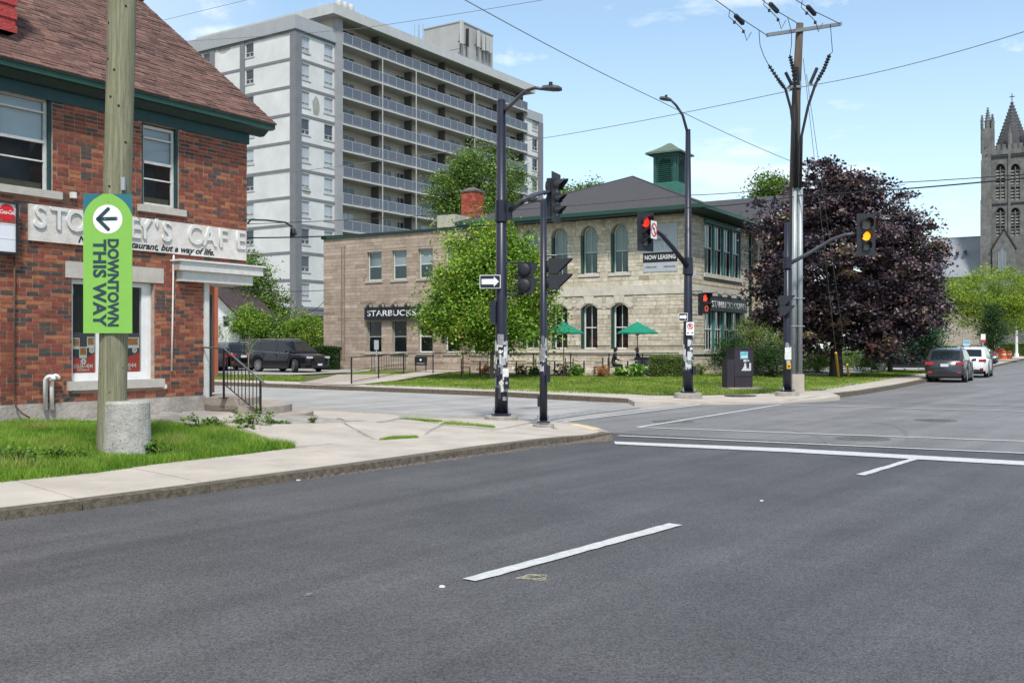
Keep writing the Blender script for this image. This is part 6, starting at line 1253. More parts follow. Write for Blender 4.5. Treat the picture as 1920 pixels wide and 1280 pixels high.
def onewayx(parent, loc, deg, w_, h_):
    s = signpanel(parent, w_, h_, loc, deg, WSGN); s2 = signpanel(s, w_ - .03, h_ - .03, (0, -.005, 0), 0, POLB, 'black_field'); mb = MB()
    q = [(-w_ * .40, -h_ * .2), (w_ * .18, -h_ * .2), (w_ * .18, -h_ * .38), (w_ * .42, 0), (w_ * .18, h_ * .38), (w_ * .18, h_ * .2), (-w_ * .40, h_ * .2)]
    mb.hexa([(x, -.009, z) for x, z in q], [(x, -.012, z) for x, z in q]); part('arrow', mb, WSGN, s)
def luminaire(t, pts, tipdir):
    mb = MB(); mb.tube(pts, [.045, .042, .038, .034, .03][:len(pts)], 8); a = part('lamp_arm', mb, POLG, t, True); e = Vector(pts[-1]); d = Vector(tipdir); mb = MB()
    for k, (f, w_, h_) in enumerate(((0, .05, .04), (.12, .09, .05), (.4, .17, .06), (.62, .15, .05), (.75, .05, .03))):
        c = e + d * f; mb.v += [tuple(c + Vector((0, -w_, 0))), tuple(c + Vector((0, 0, h_ * 1.6))), tuple(c + Vector((0, w_, 0))), tuple(c + Vector((0, 0, -h_ * .7)))]
        if k:
            b = len(mb.v) - 8
            for q in range(4): mb.f.append((b + q, b + (q + 1) % 4, b + 4 + (q + 1) % 4, b + 4 + q)); mb.t.append(.5); mb.mi.append(0)
    mb.f.append((0, 1, 2, 3)); mb.t.append(.5); mb.mi.append(0); n_ = len(mb.v); mb.f.append((n_ - 1, n_ - 2, n_ - 3, n_ - 4)); mb.t.append(.5); mb.mi.append(0)
    part('lamp_head', mb, POLG, t, True); mb = MB(); mb.tube([e + d * .33 + Vector((0, 0, .06)), e + d * .33 + Vector((0, 0, .14))], .04, 10); part('photocell', mb, DARKM, t)
def rel(px, py, Z, p): return PX(px, py, Z) - p
# pole 1
p = GR(940, 784, .10); Z1 = p.y; t = thing('signal_pole', 'tall dark street light and signal pole covered in torn stickers, left of the pair', 'signal pole', p); P1 = t
h_ = zat(190, Z1, p.z); mb = MB(); mb.tube([(0, 0, .1), (0, 0, 1), (0, 0, h_)], [.145, .135, .095], 20); part('shaft', mb, POLB, t, True); plinth(t, .36, .06, .21)
mb = MB(); mb.cyl(0, 0, h_, h_ + .04, .1, .07); part('cap', mb, POLB, t)
q = p + Vector((0, 0, h_ - .18)); luminaire(t, [(0.08, 0, h_ - .2), rel(972, 183, 20.2, p), rel(988, 170, 19.9, p), rel(1003, 165, 19.7, p), rel(1016, 167, 19.6, p)], Vector((.52, -.1, -.05)))
zA_ = zat(397, Z1, p.z); mb = MB(); mb.cyl(0, 0, zA_ - .22, zA_ + .24, .14, .135, 16); mb.box(.1, .24, -.07, .07, zA_ - .18, zA_ + .18); part('arm_bracket', mb, POLB, t)
mb = MB(); mb.tube([(.18, 0, zA_ + .02), rel(978, 378, 21.3, p), rel(1000, 366, 22.2, p), rel(1018, 361, 23, p), rel(1036, 361, 23.5, p)], [.07, .062, .055, .05, .045], 10); part('mast_arm', mb, POLG, t, True)
head(t, rel(1041, 371, 23.5, p) + Vector((0, 0, 0)), 68, (.15, .105, .105), None, True)
for py in (489, 552): mb = MB(); z = zat(py + (3 if py < 500 else -1), Z1, p.z); mb.tube([(.1, 0, z), (.48, .1, z), (.5, .1, z + (-.05 if py < 500 else .05))], .022, 8); part('bracket', mb, POLB, t)
head(t, rel(988, 521, Z1 + .1, p), 158, (.14, .14), None, False, 'square', 'pedestrian_head')
onewayx(t, rel(919, 528, Z1 - .15, p), -8, .46, .29); mb = MB(); mb.box(-.24, -.13, -.12, .12, zat(606, Z1, p.z), zat(564, Z1, p.z)); part('controller_box', mb, POLB, t)
stickers(t, .137, zat(735, Z1, p.z), zat(645, Z1, p.z), 46); stickers(t, .14, zat(760, Z1, p.z), zat(740, Z1, p.z), 2)
mb = MB(); mb.box(.06, .17, -.2, -.1, zat(728, Z1, p.z), zat(706, Z1, p.z)); b_ = part('push_button', mb, POLB, t); mb = MB(); mb.tube([(.115, -.2, zat(717, Z1, p.z)), (.115, -.23, zat(717, Z1, p.z))], .03, 12); part('button', mb, STEEL, b_)
mb = MB(); mb.box(.03, .16, -.155, -.145, zat(712, Z1, p.z), zat(690, Z1, p.z)); part('instruction_plate', mb, STK[0], t)
# pole 2
p = GR(1019, 797, .09); Z2 = p.y; t = thing('signal_pole', 'shorter dark signal pole with sticker band, right of the pair', 'signal pole', p)
h_ = zat(375, Z2, p.z); mb = MB(); mb.tube([(0, 0, .1), (0, 0, 1), (0, 0, h_)], [.08, .077, .062], 18); part('shaft', mb, POLB, t, True); plinth(t, .21, .03, .13)
mb = MB(); mb.lathe([(.07, h_), (.11, h_ + .02), (.11, h_ + .07), (.03, h_ + .1)], 14, (-.22, .3, 0)); mb.tube([(0, 0, h_ - .02), (-.22, .3, h_ + .02)], .02, 6); part('detector', mb, DARKM, t)
for py in (479, 548): mb = MB(); z = zat(py, Z2, p.z); mb.tube([(.05, 0, z), (.27, 0, z), (.27, 0, z + (-.05 if py < 500 else .05))], .02, 8); part('bracket', mb, POLB, t)
head(t, rel(1045, 514, Z2, p), 82, (.125, .125), None, False, 'square', 'pedestrian_head')
stickers(t, .08, zat(682, Z2, p.z), zat(650, Z2, p.z), 30); stickers(t, .08, zat(705, Z2, p.z), zat(690, Z2, p.z), 4)
mb = MB(); mb.box(.05, .13, -.12, -.02, zat(716, Z2, p.z), zat(684, Z2, p.z)); b_ = part('push_button', mb, POLB, t); mb = MB(); mb.box(-.12, -.06, -.04, .05, zat(762, Z2, p.z), zat(742, Z2, p.z)); part('junction_box', mb, POLB, t)
# pole 3
p = GR(1290, 741, .17); Z3 = p.y; t = thing('signal_pole', 'tall dark signal pole before the limestone corner with a lit red hand', 'signal pole', p)
h_ = zat(243, Z3, p.z); mb = MB(); mb.tube([(0, 0, .1), (0, 0, 1), (0, 0, h_)], [.16, .15, .075], 20); part('shaft', mb, POLB, t, True); plinth(t, .42, .08, .21); stickers(t, .145, zat(712, Z3, p.z), zat(645, Z3, p.z), 30)
luminaire(t, [(0, 0, h_ - .15), rel(1280, 216, 30.4, p), rel(1268, 198, 30.2, p), rel(1259, 189, 30, p)], Vector((-.5, -.15, .05)))
zA_ = zat(499, Z3, p.z); mb = MB(); mb.cyl(0, 0, zA_ - .25, zA_ + .25, .16, .15, 16); part('arm_bracket', mb, POLB, t); mb = MB(); mb.tube([(-.05, -.1, zA_), rel(1262, 465, 30.2, p), rel(1240, 440, 29.8, p), rel(1222, 428, 29.6, p)], [.08, .072, .062, .05], 10); part('mast_arm', mb, POLB, t, True)
head(t, rel(1209, 434, 29.5, p), 32, (.15, .105, .105), 0, True)
s_ = signpanel(t, .38, .52, rel(1226, 431, 29.2, p), 56, WSGN, 'no_left_turn_sign')
mb = MB()
for k in range(28):
    a, b = 2 * math.pi * k / 28, 2 * math.pi * (k + 1) / 28; R0, R1 = .155, .20; mb.hexa([(R0 * math.cos(a), -.006, R0 * math.sin(a)), (R1 * math.cos(a), -.006, R1 * math.sin(a)), (R1 * math.cos(b), -.006, R1 * math.sin(b)), (R0 * math.cos(b), -.006, R0 * math.sin(b))], [(R0 * math.cos(a), -.009, R0 * math.sin(a)), (R1 * math.cos(a), -.009, R1 * math.sin(a)), (R1 * math.cos(b), -.009, R1 * math.sin(b)), (R0 * math.cos(b), -.009, R0 * math.sin(b))])
part('red_ring', mb, REDS, s_); mb = MB(); mb.hexa([(-.13, -.011, .10), (-.10, -.011, .13), (.13, -.011, -.10), (.10, -.011, -.13)], [(-.13, -.013, .10), (-.10, -.013, .13), (.13, -.013, -.10), (.10, -.013, -.13)]); part('red_bar', mb, REDS, s_)
mb = MB(); mb.box(.02, .05, -.009, -.007, -.12, .06); mb.box(-.06, .05, -.009, -.007, .03, .06); mb.hexa([(-.06, -.009, .0), (-.06, -.009, .09), (-.11, -.009, .045)], [(-.06, -.007, .0), (-.06, -.007, .09), (-.11, -.007, .045)]); part('arrow_symbol', mb, DARKM, s_)
for py in (546, 590): mb = MB(); z = zat(py, Z3, p.z); mb.tube([(.1, 0, z), (.42, -.05, z), (.42, -.05, z + (-.05 if py < 570 else .03))], .022, 8); part('bracket', mb, POLB, t)
head(t, rel(1321, 569, Z3 - .1, p), 12, (.13, .13), 0, False, 'square', 'pedestrian_head')
onewayx(t, rel(1281, 594, Z3 - .2, p), -10, .27, .24)
s_ = signpanel(t, .24, .40, rel(1294, 616, Z3 - .19, p), 0, WSGN, 'no_parking_sign'); mb = MB()
for k in range(20):
    a, b = 2 * math.pi * k / 20, 2 * math.pi * (k + 1) / 20; R0, R1 = .07, .09; mb.hexa([(R0 * math.cos(a), -.006, .07 + R0 * math.sin(a)), (R1 * math.cos(a), -.006, .07 + R1 * math.sin(a)), (R1 * math.cos(b), -.006, .07 + R1 * math.sin(b)), (R0 * math.cos(b), -.006, .07 + R0 * math.sin(b))], [(R0 * math.cos(a), -.009, .07 + R0 * math.sin(a)), (R1 * math.cos(a), -.009, .07 + R1 * math.sin(a)), (R1 * math.cos(b), -.009, .07 + R1 * math.sin(b)), (R0 * math.cos(b), -.009, .07 + R0 * math.sin(b))])
part('red_ring', mb, REDS, s_); text_part('P', .13, s_, DARKM, Matrix.Translation((0, -.008, .07)) @ Matrix.Rotation(rad(90), 4, 'X'), ext=.001, bold=.003)
mb = MB(); mb.hexa([(-.075, -.01, .13), (-.06, -.01, .145), (.075, -.01, .01), (.06, -.01, -.005)], [(-.075, -.012, .13), (-.06, -.012, .145), (.075, -.012, .01), (.06, -.012, -.005)]); part('red_bar', mb, REDS, s_)
mb = MB(); mb.box(-.09, -.04, -.008, -.005, -.14, -.11); mb.box(.04, .09, -.008, -.005, -.14, -.11); part('arrow_symbol', mb, DARKM, s_, kind='stuff')
mb = MB(); mb.box(.12, .22, -.15, -.02, zat(702, Z3, p.z), zat(686, Z3, p.z)); part('push_button', mb, POLB, t)
mb = MB(); mb.cyl(0, 0, zat(514, Z3, p.z), zat(509, Z3, p.z), .147, .147, 16); mb.cyl(0, 0, zat(505, Z3, p.z), zat(504, Z3, p.z), .15, .15, 16); part('strap', mb, STEEL, t); mb = MB(); mb.box(.13, .23, -.06, .06, zat(517, Z3, p.z), zat(508, Z3, p.z)); part('junction_box', mb, STEEL, t)
# pole 4
p = GR(1476, 738, .17); Z4 = p.y; t = thing('signal_pole', 'dark signal pole with lit amber head beside the grey utility conduits', 'signal pole', p)
h_ = zat(417, Z4, p.z); mb = MB(); mb.tube([(0, 0, .08), (0, 0, 1), (0, 0, h_)], [.135, .125, .085], 18); part('shaft', mb, POLB, t, True); plinth(t, .36, .07, .2)
zA_ = zat(494, Z4, p.z); mb = MB(); mb.cyl(0, 0, zA_ - .16, zA_ + .2, .14, .13, 14); part('arm_bracket', mb, POLB, t); mb = MB(); mb.tube([(.08, 0, zA_), rel(1520, 473, 31.7, p), rel(1560, 449, 31.4, p), rel(1585, 440, 31.2, p), rel(1608, 438, 31.1, p)], [.065, .06, .055, .05, .045], 10); part('mast_arm', mb, POLG, t, True)
head(t, rel(1623, 440, 31, p), 6, (.165, .14, .12), 1, True)
head(t, rel(1472, 573, Z4 - .1, p), 72, (.13, .13), None, False, 'square', 'pedestrian_head'); stickers(t, .125, zat(680, Z4, p.z), zat(652, Z4, p.z), 8)
mb = MB(); mb.box(-.11, .09, -.15, -.13, zat(674, Z4, p.z), zat(651, Z4, p.z)); part('instruction_plate', mb, STK[0], t); YB_ = M('button_yellow', (.62, .38, .02), .5, .05); mb = MB(); mb.box(-.06, .06, -.2, -.12, zat(691, Z4, p.z), zat(680, Z4, p.z)); b_ = part('push_button', mb, YB_, t); mb = MB(); mb.tube([(0, -.2, zat(686, Z4, p.z)), (0, -.22, zat(686, Z4, p.z))], .03, 12); part('button', mb, DARKM, b_); mb = MB(); mb.box(-.07, .05, -.17, -.13, zat(680, Z4, p.z), zat(675, Z4, p.z)); part('plate', mb, STK[1], t)
# roadside cabinet
p = GR(1392, 727.5, .19); CABM = M('cabinet_dark', (.035, .026, .038), .45, .15, 3); t = thing('utility_cabinet', 'tall dark purple utility cabinet with smaller box on the corner lawn', 'cabinet', p, rad(14)); k_ = p.y / F
w_ = 36 * k_; hc = 75 * k_; mb = MB(); mb.box(-w_ / 2, w_ / 2, -.1, .55, .03, hc * .3); part('lower_body', mb, CABM, t); mb = MB(); mb.box(-w_ / 2 - .02, w_ / 2 + .02, -.12, .57, hc * .3, hc - .02); mb2 = mb; part('upper_body', mb, CABM, t); mb = MB(); mb.box(-w_ / 2 - .04, w_ / 2 + .04, -.14, .59, hc - .02, hc + .02); part('lid', mb, CABM, t)
mb = MB(); mb.box(-w_ / 2 - .30, -w_ / 2 - .03, -.12, .3, .03, 54 * k_); part('side_box', mb, CABM, t); mb = MB(); mb.box(-w_ * .95, w_ * .9, -.35, .8, -.1, .03); part('slab', mb, CONC, t)
mb = MB(); mb.box(-.15, .15, -.128, -.121, hc - .38, hc - .12); s_ = part('notice', mb, M('notice_cyan', (.05, .35, .45), .4, .3, 14, col2=(.3, .55, .6)), t); mb = MB(); mb.box(-.12, .12, -.131, -.129, hc - .34, hc - .27); part('notice_text', mb, STK[0], s_)
GFT = M('graffiti_white', (.6, .6, .6), .6, .2, 20); mb = MB()
for q in ([(-.02, 0), (.02, .28), (.08, .25), (.10, .05), (.14, 0)], [(.2, 0), (.2, .27), (.27, .27), (.27, 0)], [(-.1, 0), (-.02, 0), (.02, .18)], [(.1, 0), (.2, .0), (.15, .12)]): mb.hexa([(x, -.125, z + .62) for x, z in q], [(x, -.1215, z + .62) for x, z in q])
part('graffiti', mb, GFT, t, kind='stuff'); mb = MB(); mb.box(-.02, .1, -.126, -.121, hc - .48, hc - .41); mb.box(.12, .2, -.126, -.121, hc - .46, hc - .42); part('graffiti_tag', mb, GFT, t, kind='stuff')
# ================================================================ distribution pole on the right
p = GR(1494, 736, .17); Z5 = p.y; k_ = Z5 / F; t = thing('distribution_pole', 'tall timber pole with grey steel conduits, crossarm and cable terminations', 'pole', p); DP = t
WOODD = M('pole_wood_dark', (.085, .065, .05), .9, .3, 4, .6, 20, stretch=(3, 3, .2)); zz = lambda y: zat(y, Z5, p.z)
mb = MB(); mb.tube([(.0, .25, 0), (.0, .25, zz(350)), (.05, .25, zz(180)), (.17, .25, zz(40))], [.19, .17, .14, .115], 16); part('shaft', mb, WOODD, t, True)
mb = MB(); mb.box(-.18, .2, -.14, .5, -.05, zz(701)); part('plinth', mb, CONC, t); CND = M('conduit_grey', (.33, .36, .37), .45, .12, 2, 0, metal=.35)
for x0, x1_, r_ in ((-.12, .0, .075), (.09, .13, .085)): mb = MB(); mb.tube([(x0, -.02, zz(702)), (x0 * .6 + x1_ * .4, -.02, zz(352))], r_, 12); part('riser_conduit', mb, CND, t, True)
mb = MB(); mb.tube([(-.01, .1, zz(700)), (.04, .1, zz(352))], .09, 10); part('riser_conduit', mb, CND, t, True)
for y_, mt in ((650, REDS), (649, M('dot_blue', (.02, .06, .3), .5, 0))): mb = MB(); x_ = .12 if mt is REDS else -.1; mb.tube([(x_, -.1, zz(y_)), (x_, -.12, zz(y_))], .022, 10); part('phase_dot', mb, mt, t)
for y_ in (560, 612): mb = MB(); mb.box(-.2, .22, -.12, .0, zz(y_), zz(y_) + .025); part('clamp', mb, STEEL, t)
aL, aR = rel(1438, 66, Z5 - .25, p), rel(1577, 45.5, Z5 + .6, p); mb = MB(); d_ = (aR - aL).normalized(); u_ = Vector((0, 0, .055)); n_ = Vector((-d_.y, d_.x, 0)) * .05; mb.hexa([aL - u_ - n_, aL - u_ + n_, aL + u_ + n_, aL + u_ - n_], [aR - u_ - n_, aR - u_ + n_, aR + u_ + n_, aR + u_ - n_]); part('crossarm', mb, M('arm_grey', (.17, .18, .2), .6, .1), t)
TERM = M('termination_black', (.012, .012, .016), .4, .1)
for pts in ([(1441, 122), (1461, 152), (1473, 168), (1483, 205), (1489, 255), (1490, 352)], [(1481, 104), (1487, 130), (1492, 170), (1494, 220), (1494, 352)], [(1556, 102), (1545, 130), (1529, 158), (1515, 200), (1503, 255), (1501, 352)]):
    mb = MB(); V = [rel(x, y, Z5 - .12, p) for x, y in pts]; mb.tube(V, [.03] + [.045] * (len(V) - 1), 8); cb = part('power_cable', mb, TERM, t, True); mb = MB()
    for k in range(9): f = .15 + k / 9 * 1.7; i = int(f); c = V[i].lerp(V[i + 1], f - i); dd_ = (V[i + 1] - V[i]).normalized() * .02; mb.tube([c - dd_, c + dd_], .07, 8)
    part('shed', mb, TERM, cb, kind='stuff')
def wire(parent, pts, r=.012, name='jumper'): mb = MB(); mb.tube(pts, r, 5); return part(name, mb, TERM, parent)
wire(t, [rel(x, y, Z5 - .15, p) for x, y in ((1423, 58), (1425, 85), (1432, 105), (1441, 122))]); wire(t, [rel(x, y, Z5 - .1, p) for x, y in ((1477, 34), (1484, 60), (1484, 85), (1481, 104))]); wire(t, [rel(x, y, Z5 + .4, p) for x, y in ((1557, 46), (1559, 75), (1561, 98), (1556, 102))])
mb = MB(); mb.hexa([rel(1472, 166, Z5 - .1, p), rel(1490, 152, Z5 - .1, p), rel(1491, 158, Z5 - .1, p), rel(1474, 171, Z5 - .1, p)], [rel(1472, 166, Z5, p), rel(1490, 152, Z5, p), rel(1491, 158, Z5, p), rel(1474, 171, Z5, p)]); mb.hexa([rel(1510, 152, Z5 - .1, p), rel(1533, 160, Z5 - .1, p), rel(1532, 165, Z5 - .1, p), rel(1510, 157, Z5 - .1, p)], [rel(1510, 152, Z5, p), rel(1533, 160, Z5, p), rel(1532, 165, Z5, p), rel(1510, 157, Z5, p)]); mb.cyl(.02, .25, zz(164), zz(150), .19, .19, 14); part('bracket', mb, STEEL, t)
for (x0, y0, x1_, y1_) in ((1485, 160, 1473, 136), (1497, 160, 1494, 126), (1520, 155, 1532, 128)): mb = MB(); mb.tube([rel(x0, y0, Z5 - .2, p), rel(x1_, y1_, Z5 - .2, p)], .055, 8); part('surge_arrester', mb, TERM, t)
mb = MB(); mb.tube([rel(1504, 305, Z5 - .1, p), rel(1512, 306, Z5 - .2, p), rel(1513, 312, Z5 - .2, p)], .02, 6); part('hook', mb, STEEL, t)
POWER = 'overhead wires'
def cable(label, pts, r=.012, sag=.3, n=14, mat=None, group=POWER):
    out = []
    for i in range(len(pts) - 1):
        a, b = Vector(pts[i]), Vector(pts[i + 1])
        for k in range(n + (i == len(pts) - 2)): f = k / n; q = a.lerp(b, f); q.z -= sag * 4 * f * (1 - f); out.append(q)
    mb = MB(); o_ = Vector(pts[0]); mb.tube([q - o_ for q in out], r, 5, False); o = part('overhead_cable', mb, mat or TERM, None, True); o.location = o_; return tag(o, label, 'cable', group)
WG = M('wire_grey', (.14, .14, .15), .5, 0)
cable('thin wire rising from the distribution pole to the upper middle of the sky', [PX(1490, 305, Z5), PX(1232, 187, 24.5), PX(850, -12, 17)], .009, .05, mat=WG)
cable('long wire from behind the brick building to the distribution pole', [PX(440, 336, 52), PX(1040, 256, 40), PX(1493, 168, Z5)], .012, .05, mat=WG)
cable('wire from the distribution pole to the upper right corner', [PX(1493, 165, Z5), PX(1960, 47, 24)], .011, .15, mat=WG)
cable('thin wire crossing in front of the tower roof', [PX(300, 80, 60), PX(666, 55, 50), PX(1100, -14, 40)], .012, .05, mat=WG)
cable('faint wire above the tower left roof', [PX(300, 40, 60), PX(480, -4, 50)], .012, 0, mat=WG)
cable('thick black cable from the cafe corner past the eaves to the distribution pole', [PX(465, 446, 21.5), PX(860, 426, 25), PX(1296, 389, 30), PX(1493, 368, Z5)], .015, .06)
cable('lower thick cable from the distribution pole running off to the right', [PX(1493, 367, Z5), PX(1960, 330, 24)], .02, .05); cable('upper cable from the distribution pole running off to the right', [PX(1493, 350, Z5), PX(1960, 324, 25)], .012, .05)
cable('upper cable passing behind the lamp poles to the distribution pole', [PX(430, 421, 34), PX(860, 400, 34), PX(1298, 366, 34), PX(1493, 350, Z5)], .012, .04)
cable('low service wire from the orange wall to the annex', [PX(400, 537, 50), PX(612, 544, 62)], .02, .15)
cable('drooping service wire in front of the tower foot', [PX(470, 598, 60), PX(560, 588, 62), PX(612, 560, 62)], .018, .3)
for pts, lb in (([(1437, 66, Z5), (1400, 42, 31), (1330, -8, 28)], 'left'), ([(1497, 45, Z5), (1455, 20, 31), (1415, -10, 29)], 'middle'), ([(1575, 45, Z5 + .5), (1520, 18, 31.5), (1480, -8, 30)], 'right')):
    cable('high voltage lead with switch gear, %s of the three above the crossarm' % lb, [PX(*q) for q in pts], .013, 0, group='high voltage leads')
for i, (x, y) in enumerate(((1386, 37), (1451, 15), (1521, 20))):
    c = PX(x, y, 31.3); o = thing('fuse_switch', 'dark finned switch hanging on the %s high voltage lead' % ('left', 'middle', 'right')[i], 'switch', c, group='line switches'); d = Vector((.17, .1, -.12)); mb = MB(); mb.tube([-d, -d * .8, d * .8, d], [.03, .075, .075, .03], 8); part('insulator', mb, TERM, o)
    mb = MB(); mb.tube([-d * 2.0, -d * 2.2 + Vector((0, 0, -.25)), -d * .9 + Vector((0, 0, -.22)), d * 1.0 + Vector((0, 0, -.2)), d * 1.6 + Vector((0, 0, -.42)), d * 2.6], .012, 5); part('loop', mb, TERM, o)
    for s in (-1, .9): mb = MB(); mb.tube([d * s + Vector((0, 0, -.2)), d * s + Vector((0, 0, -.28))], .045, 7); part('clamp', mb, TERM, o)
g1 = GZ(1573, 712, zB); cable('steel guy wire down to the nearer yellow guard', [PX(1506, 110, Z5), g1], .009, 0, mat=WG, group='guy wires'); g2 = GZ(1592, 709, zB); cable('steel guy wire down to the farther yellow guard', [PX(1512, 140, Z5), g2], .009, 0, mat=WG, group='guy wires')
YG_ = M('guard_yellow', (.55, .33, .03), .5, .15, 4)
for g, (x, y), a, lb in ((g1, (1558, 634), PX(1506, 110, Z5), 'longer yellow guy wire guard leaning left under the maple'), (g2, (1588, 660), PX(1512, 140, Z5), 'shorter yellow guy wire guard right of the maple trunk')):
    d = (a - g).normalized(); L_ = (HY + 60 - y + 0) / F * g.y * (1.02 if x < 1570 else 1.0) - .02; o = thing('guy_guard', lb, 'guard', g, group='yellow guy guards'); mb = MB(); mb.tube([d * .25, d * (2.05 if x < 1570 else 1.3)], .05, 8); part('sleeve', mb, YG_, o)
# small cable bundle at the cafe corner
mb = MB(); mb.tube([PX(465, 418, 21), PX(470, 412, 21.2), PX(500, 413, 22), PX(535, 417, 23), PX(548, 425, 23.4)], .022, 6); tag(part('service_drop', mb, TERM, None, True), 'drooping black service cable bundle beside the cafe corner', 'cable'); o = bpy.data.objects['service_drop']
mb = MB(); c = PX(549, 428, 23.4); mb.tube([c, c + Vector((.02, 0, -.12)), c + Vector((-.05, 0, -.22))], [.05, .09, .03], 7); tag(part('cable_clamp', mb, TERM, None), 'black cable splice hanging at the end of the service bundle', 'cable clamp')

# ================================================================ patio : fence, planters, parasols, seating
fz = [GZ(x, y, zB) for x, y in ((659, 721), (710, 711), (757, 702), (812, 701), (868, 702), (925, 703), (1000, 704), (1070, 704.5), (1142, 705), (1205, 705.5), (1253, 704), (1283, 702))]
o0 = fz[0]; t = thing('patio_fence', 'thin black metal rail fence along the footpath and patio', 'fence', o0)
for q in fz: mb = MB(); r_ = q - o0; mb.box(r_.x - .028, r_.x + .028, r_.y - .028, r_.y + .028, r_.z, r_.z + 1.08); part('post', mb, BLACKM, t)
for i in range(len(fz) - 1):
    for hh in (1.08, .55, .12): mb = MB(); mb.tube([fz[i] - o0 + Vector((0, 0, hh)), fz[i + 1] - o0 + Vector((0, 0, hh))], .024 if hh > 1 else .015, 6); part('rail', mb, BLACKM, t)
t2 = thing('ramp_railing', 'second black railing with close balusters behind the footpath', 'railing', GZ(697, 697, zB)); a_, b_ = Vector((0, 0, 0)), GZ(760, 695, zB) - GZ(697, 697, zB)
for hh in (.95, .1): mb = MB(); mb.tube([a_ + Vector((0, 0, hh)), b_ + Vector((0, 0, hh))], .02, 6); part('rail', mb, BLACKM, t2)
for k in range(15): mb = MB(); q = a_.lerp(b_, k / 14); mb.tube([q + Vector((0, 0, .1)), q + Vector((0, 0, .95))], .011 if k % 14 else .02, 5); part('baluster', mb, BLACKM, t2)
q = GZ(789, 698, zB); o = thing('menu_board', 'black board with a small pale round emblem on the fence by the annex', 'board', q, rad(-20)); k_ = q.y / F; mb = MB(); mb.box(-.36, .36, -.03, .03, .38, .85); part('panel', mb, BLACKM, o); mb = MB(); mb.tube([(0, -.031, .68), (0, -.035, .68)], .06, 14); part('emblem', mb, WSGN, o); mb = MB(); mb.box(-.22, .22, -.034, -.031, .46, .51); part('print', mb, STK[1], o)
for sx in (-.3, .3): mb = MB(); mb.box(sx - .02, sx + .02, -.02, .02, 0, .38); part('leg', mb, BLACKM, o)
q = GZ(706, 700, zB); o = thing('small_sign', 'grey back of a small sign on a thin post before the annex window', 'sign', q); mb = MB(); mb.box(-.03, .03, -.03, .03, 0, 1.7); part('post', mb, STEEL, o); mb = MB(); mb.box(-.12, .12, -.05, -.03, 1.25, 1.75); part('panel', mb, M('sign_back', (.3, .33, .36), .5, .1), o)
LF = {'orange': MT('leaf_orange', [(0, (.22, .08, .02)), (.5, (.42, .17, .05)), (1, (.50, .30, .09))], .7, 0, nvar=.1, trans=.2), 'olive': MT('leaf_olive', [(0, (.06, .06, .02)), (.5, (.13, .14, .035)), (1, (.24, .17, .06))], .7, 0, nvar=.1, trans=.2), 'hosta': MT('leaf_hosta', [(0, (.07, .17, .02)), (.5, (.16, .33, .04)), (1, (.34, .48, .14))], .5, 0, nvar=.1, trans=.3),
      'dark': MT('leaf_dark', [(0, (.012, .035, .01)), (.5, (.03, .075, .018)), (1, (.06, .13, .03))], .7, 0, nvar=.15, trans=.2), 'mid': MT('leaf_mid', [(0, (.05, .10, .016)), (.5, (.13, .22, .04)), (1, (.27, .37, .10))], .65, 0, nvar=.15, trans=.3), 'bright': MT('leaf_bright', [(0, (.04, .10, .010)), (.35, (.12, .25, .025)), (.65, (.25, .40, .045)), (.9, (.40, .50, .06)), (1, (.50, .38, .10))], .6, 0, nvar=.15, trans=.28),
      'lime': MT('leaf_lime', [(0, (.11, .18, .015)), (.5, (.25, .37, .04)), (1, (.42, .50, .07))], .6, 0, nvar=.12, trans=.4), 'purple': MT('leaf_purple', [(0, (.020, .015, .024)), (.4, (.050, .036, .050)), (.65, (.10, .068, .080)), (.85, (.17, .095, .085)), (.95, (.27, .16, .11)), (1, (.16, .17, .06))], .42, 0, nvar=.2, trans=.12, spec=.5), 'hedge': MT('leaf_hedge', [(0, (.06, .11, .02)), (.5, (.16, .25, .05)), (1, (.30, .30, .12))], .7, 0, nvar=.15, trans=.25), 'blue': MT('leaf_bluish', [(0, (.02, .06, .03)), (.5, (.04, .11, .05)), (1, (.08, .17, .07))], .6, 0, nvar=.15, trans=.25)}
for px, py, w_, kd_, lb in ((909, 701, .3, 'orange', 'rounded orange shrub left of the sticker covered pole'), (978, 702, .32, 'olive', 'brownish green shrub between the two signal poles'), (1004, 704, .28, 'hosta', 'bright broad leaved clump just left of the shorter signal pole'), (1054, 704, .38, 'olive', 'olive shrub just right of the shorter signal pole'), (1081, 705, .36, 'hosta', 'broad leaved clump left of the second orange shrub'), (1128, 706, .36, 'orange', 'larger orange shrub in front of the patio fence'), (1161, 706.5, .3, 'hosta', 'broad leaved clump in front of the person in black'), (1195, 707, .42, 'hosta', 'largest broad leaved clump left of the planter'), (937, 703, .3, 'hosta', 'low green clump behind the sticker covered pole'), (1235, 706, .3, 'dark', 'dark low shrub at the foot of the hedge'), (1310, 703, .4, 'hedge', 'small green shrub at the limestone corner')):
    p_ = GZ(px, py, zB); bush('shrub', lb, p_, [(0, 0, w_ * .75, w_, w_, w_ * .75)], 40, 1500 if kd_ != 'hosta' else 420, w_ * .3, .06 if kd_ != 'hosta' else .17, LF[kd_], BARK, 'shrub', 'shrubs along the patio')
pl = GZ(1211, 705, zB); o = thing('planter_box', 'tall dark slate planter at the end of the hedge', 'planter', pl, BSt.rz); mb = MB(); mb.box(-.35, .1, -.4, .4, 0, .85); part('box', mb, M('planter_slate', (.045, .045, .06), .5, .1), o); mb = MB(); mb.box(-.38, .13, -.43, .43, .85, .9); part('rim', mb, MATS['planter_slate'], o)
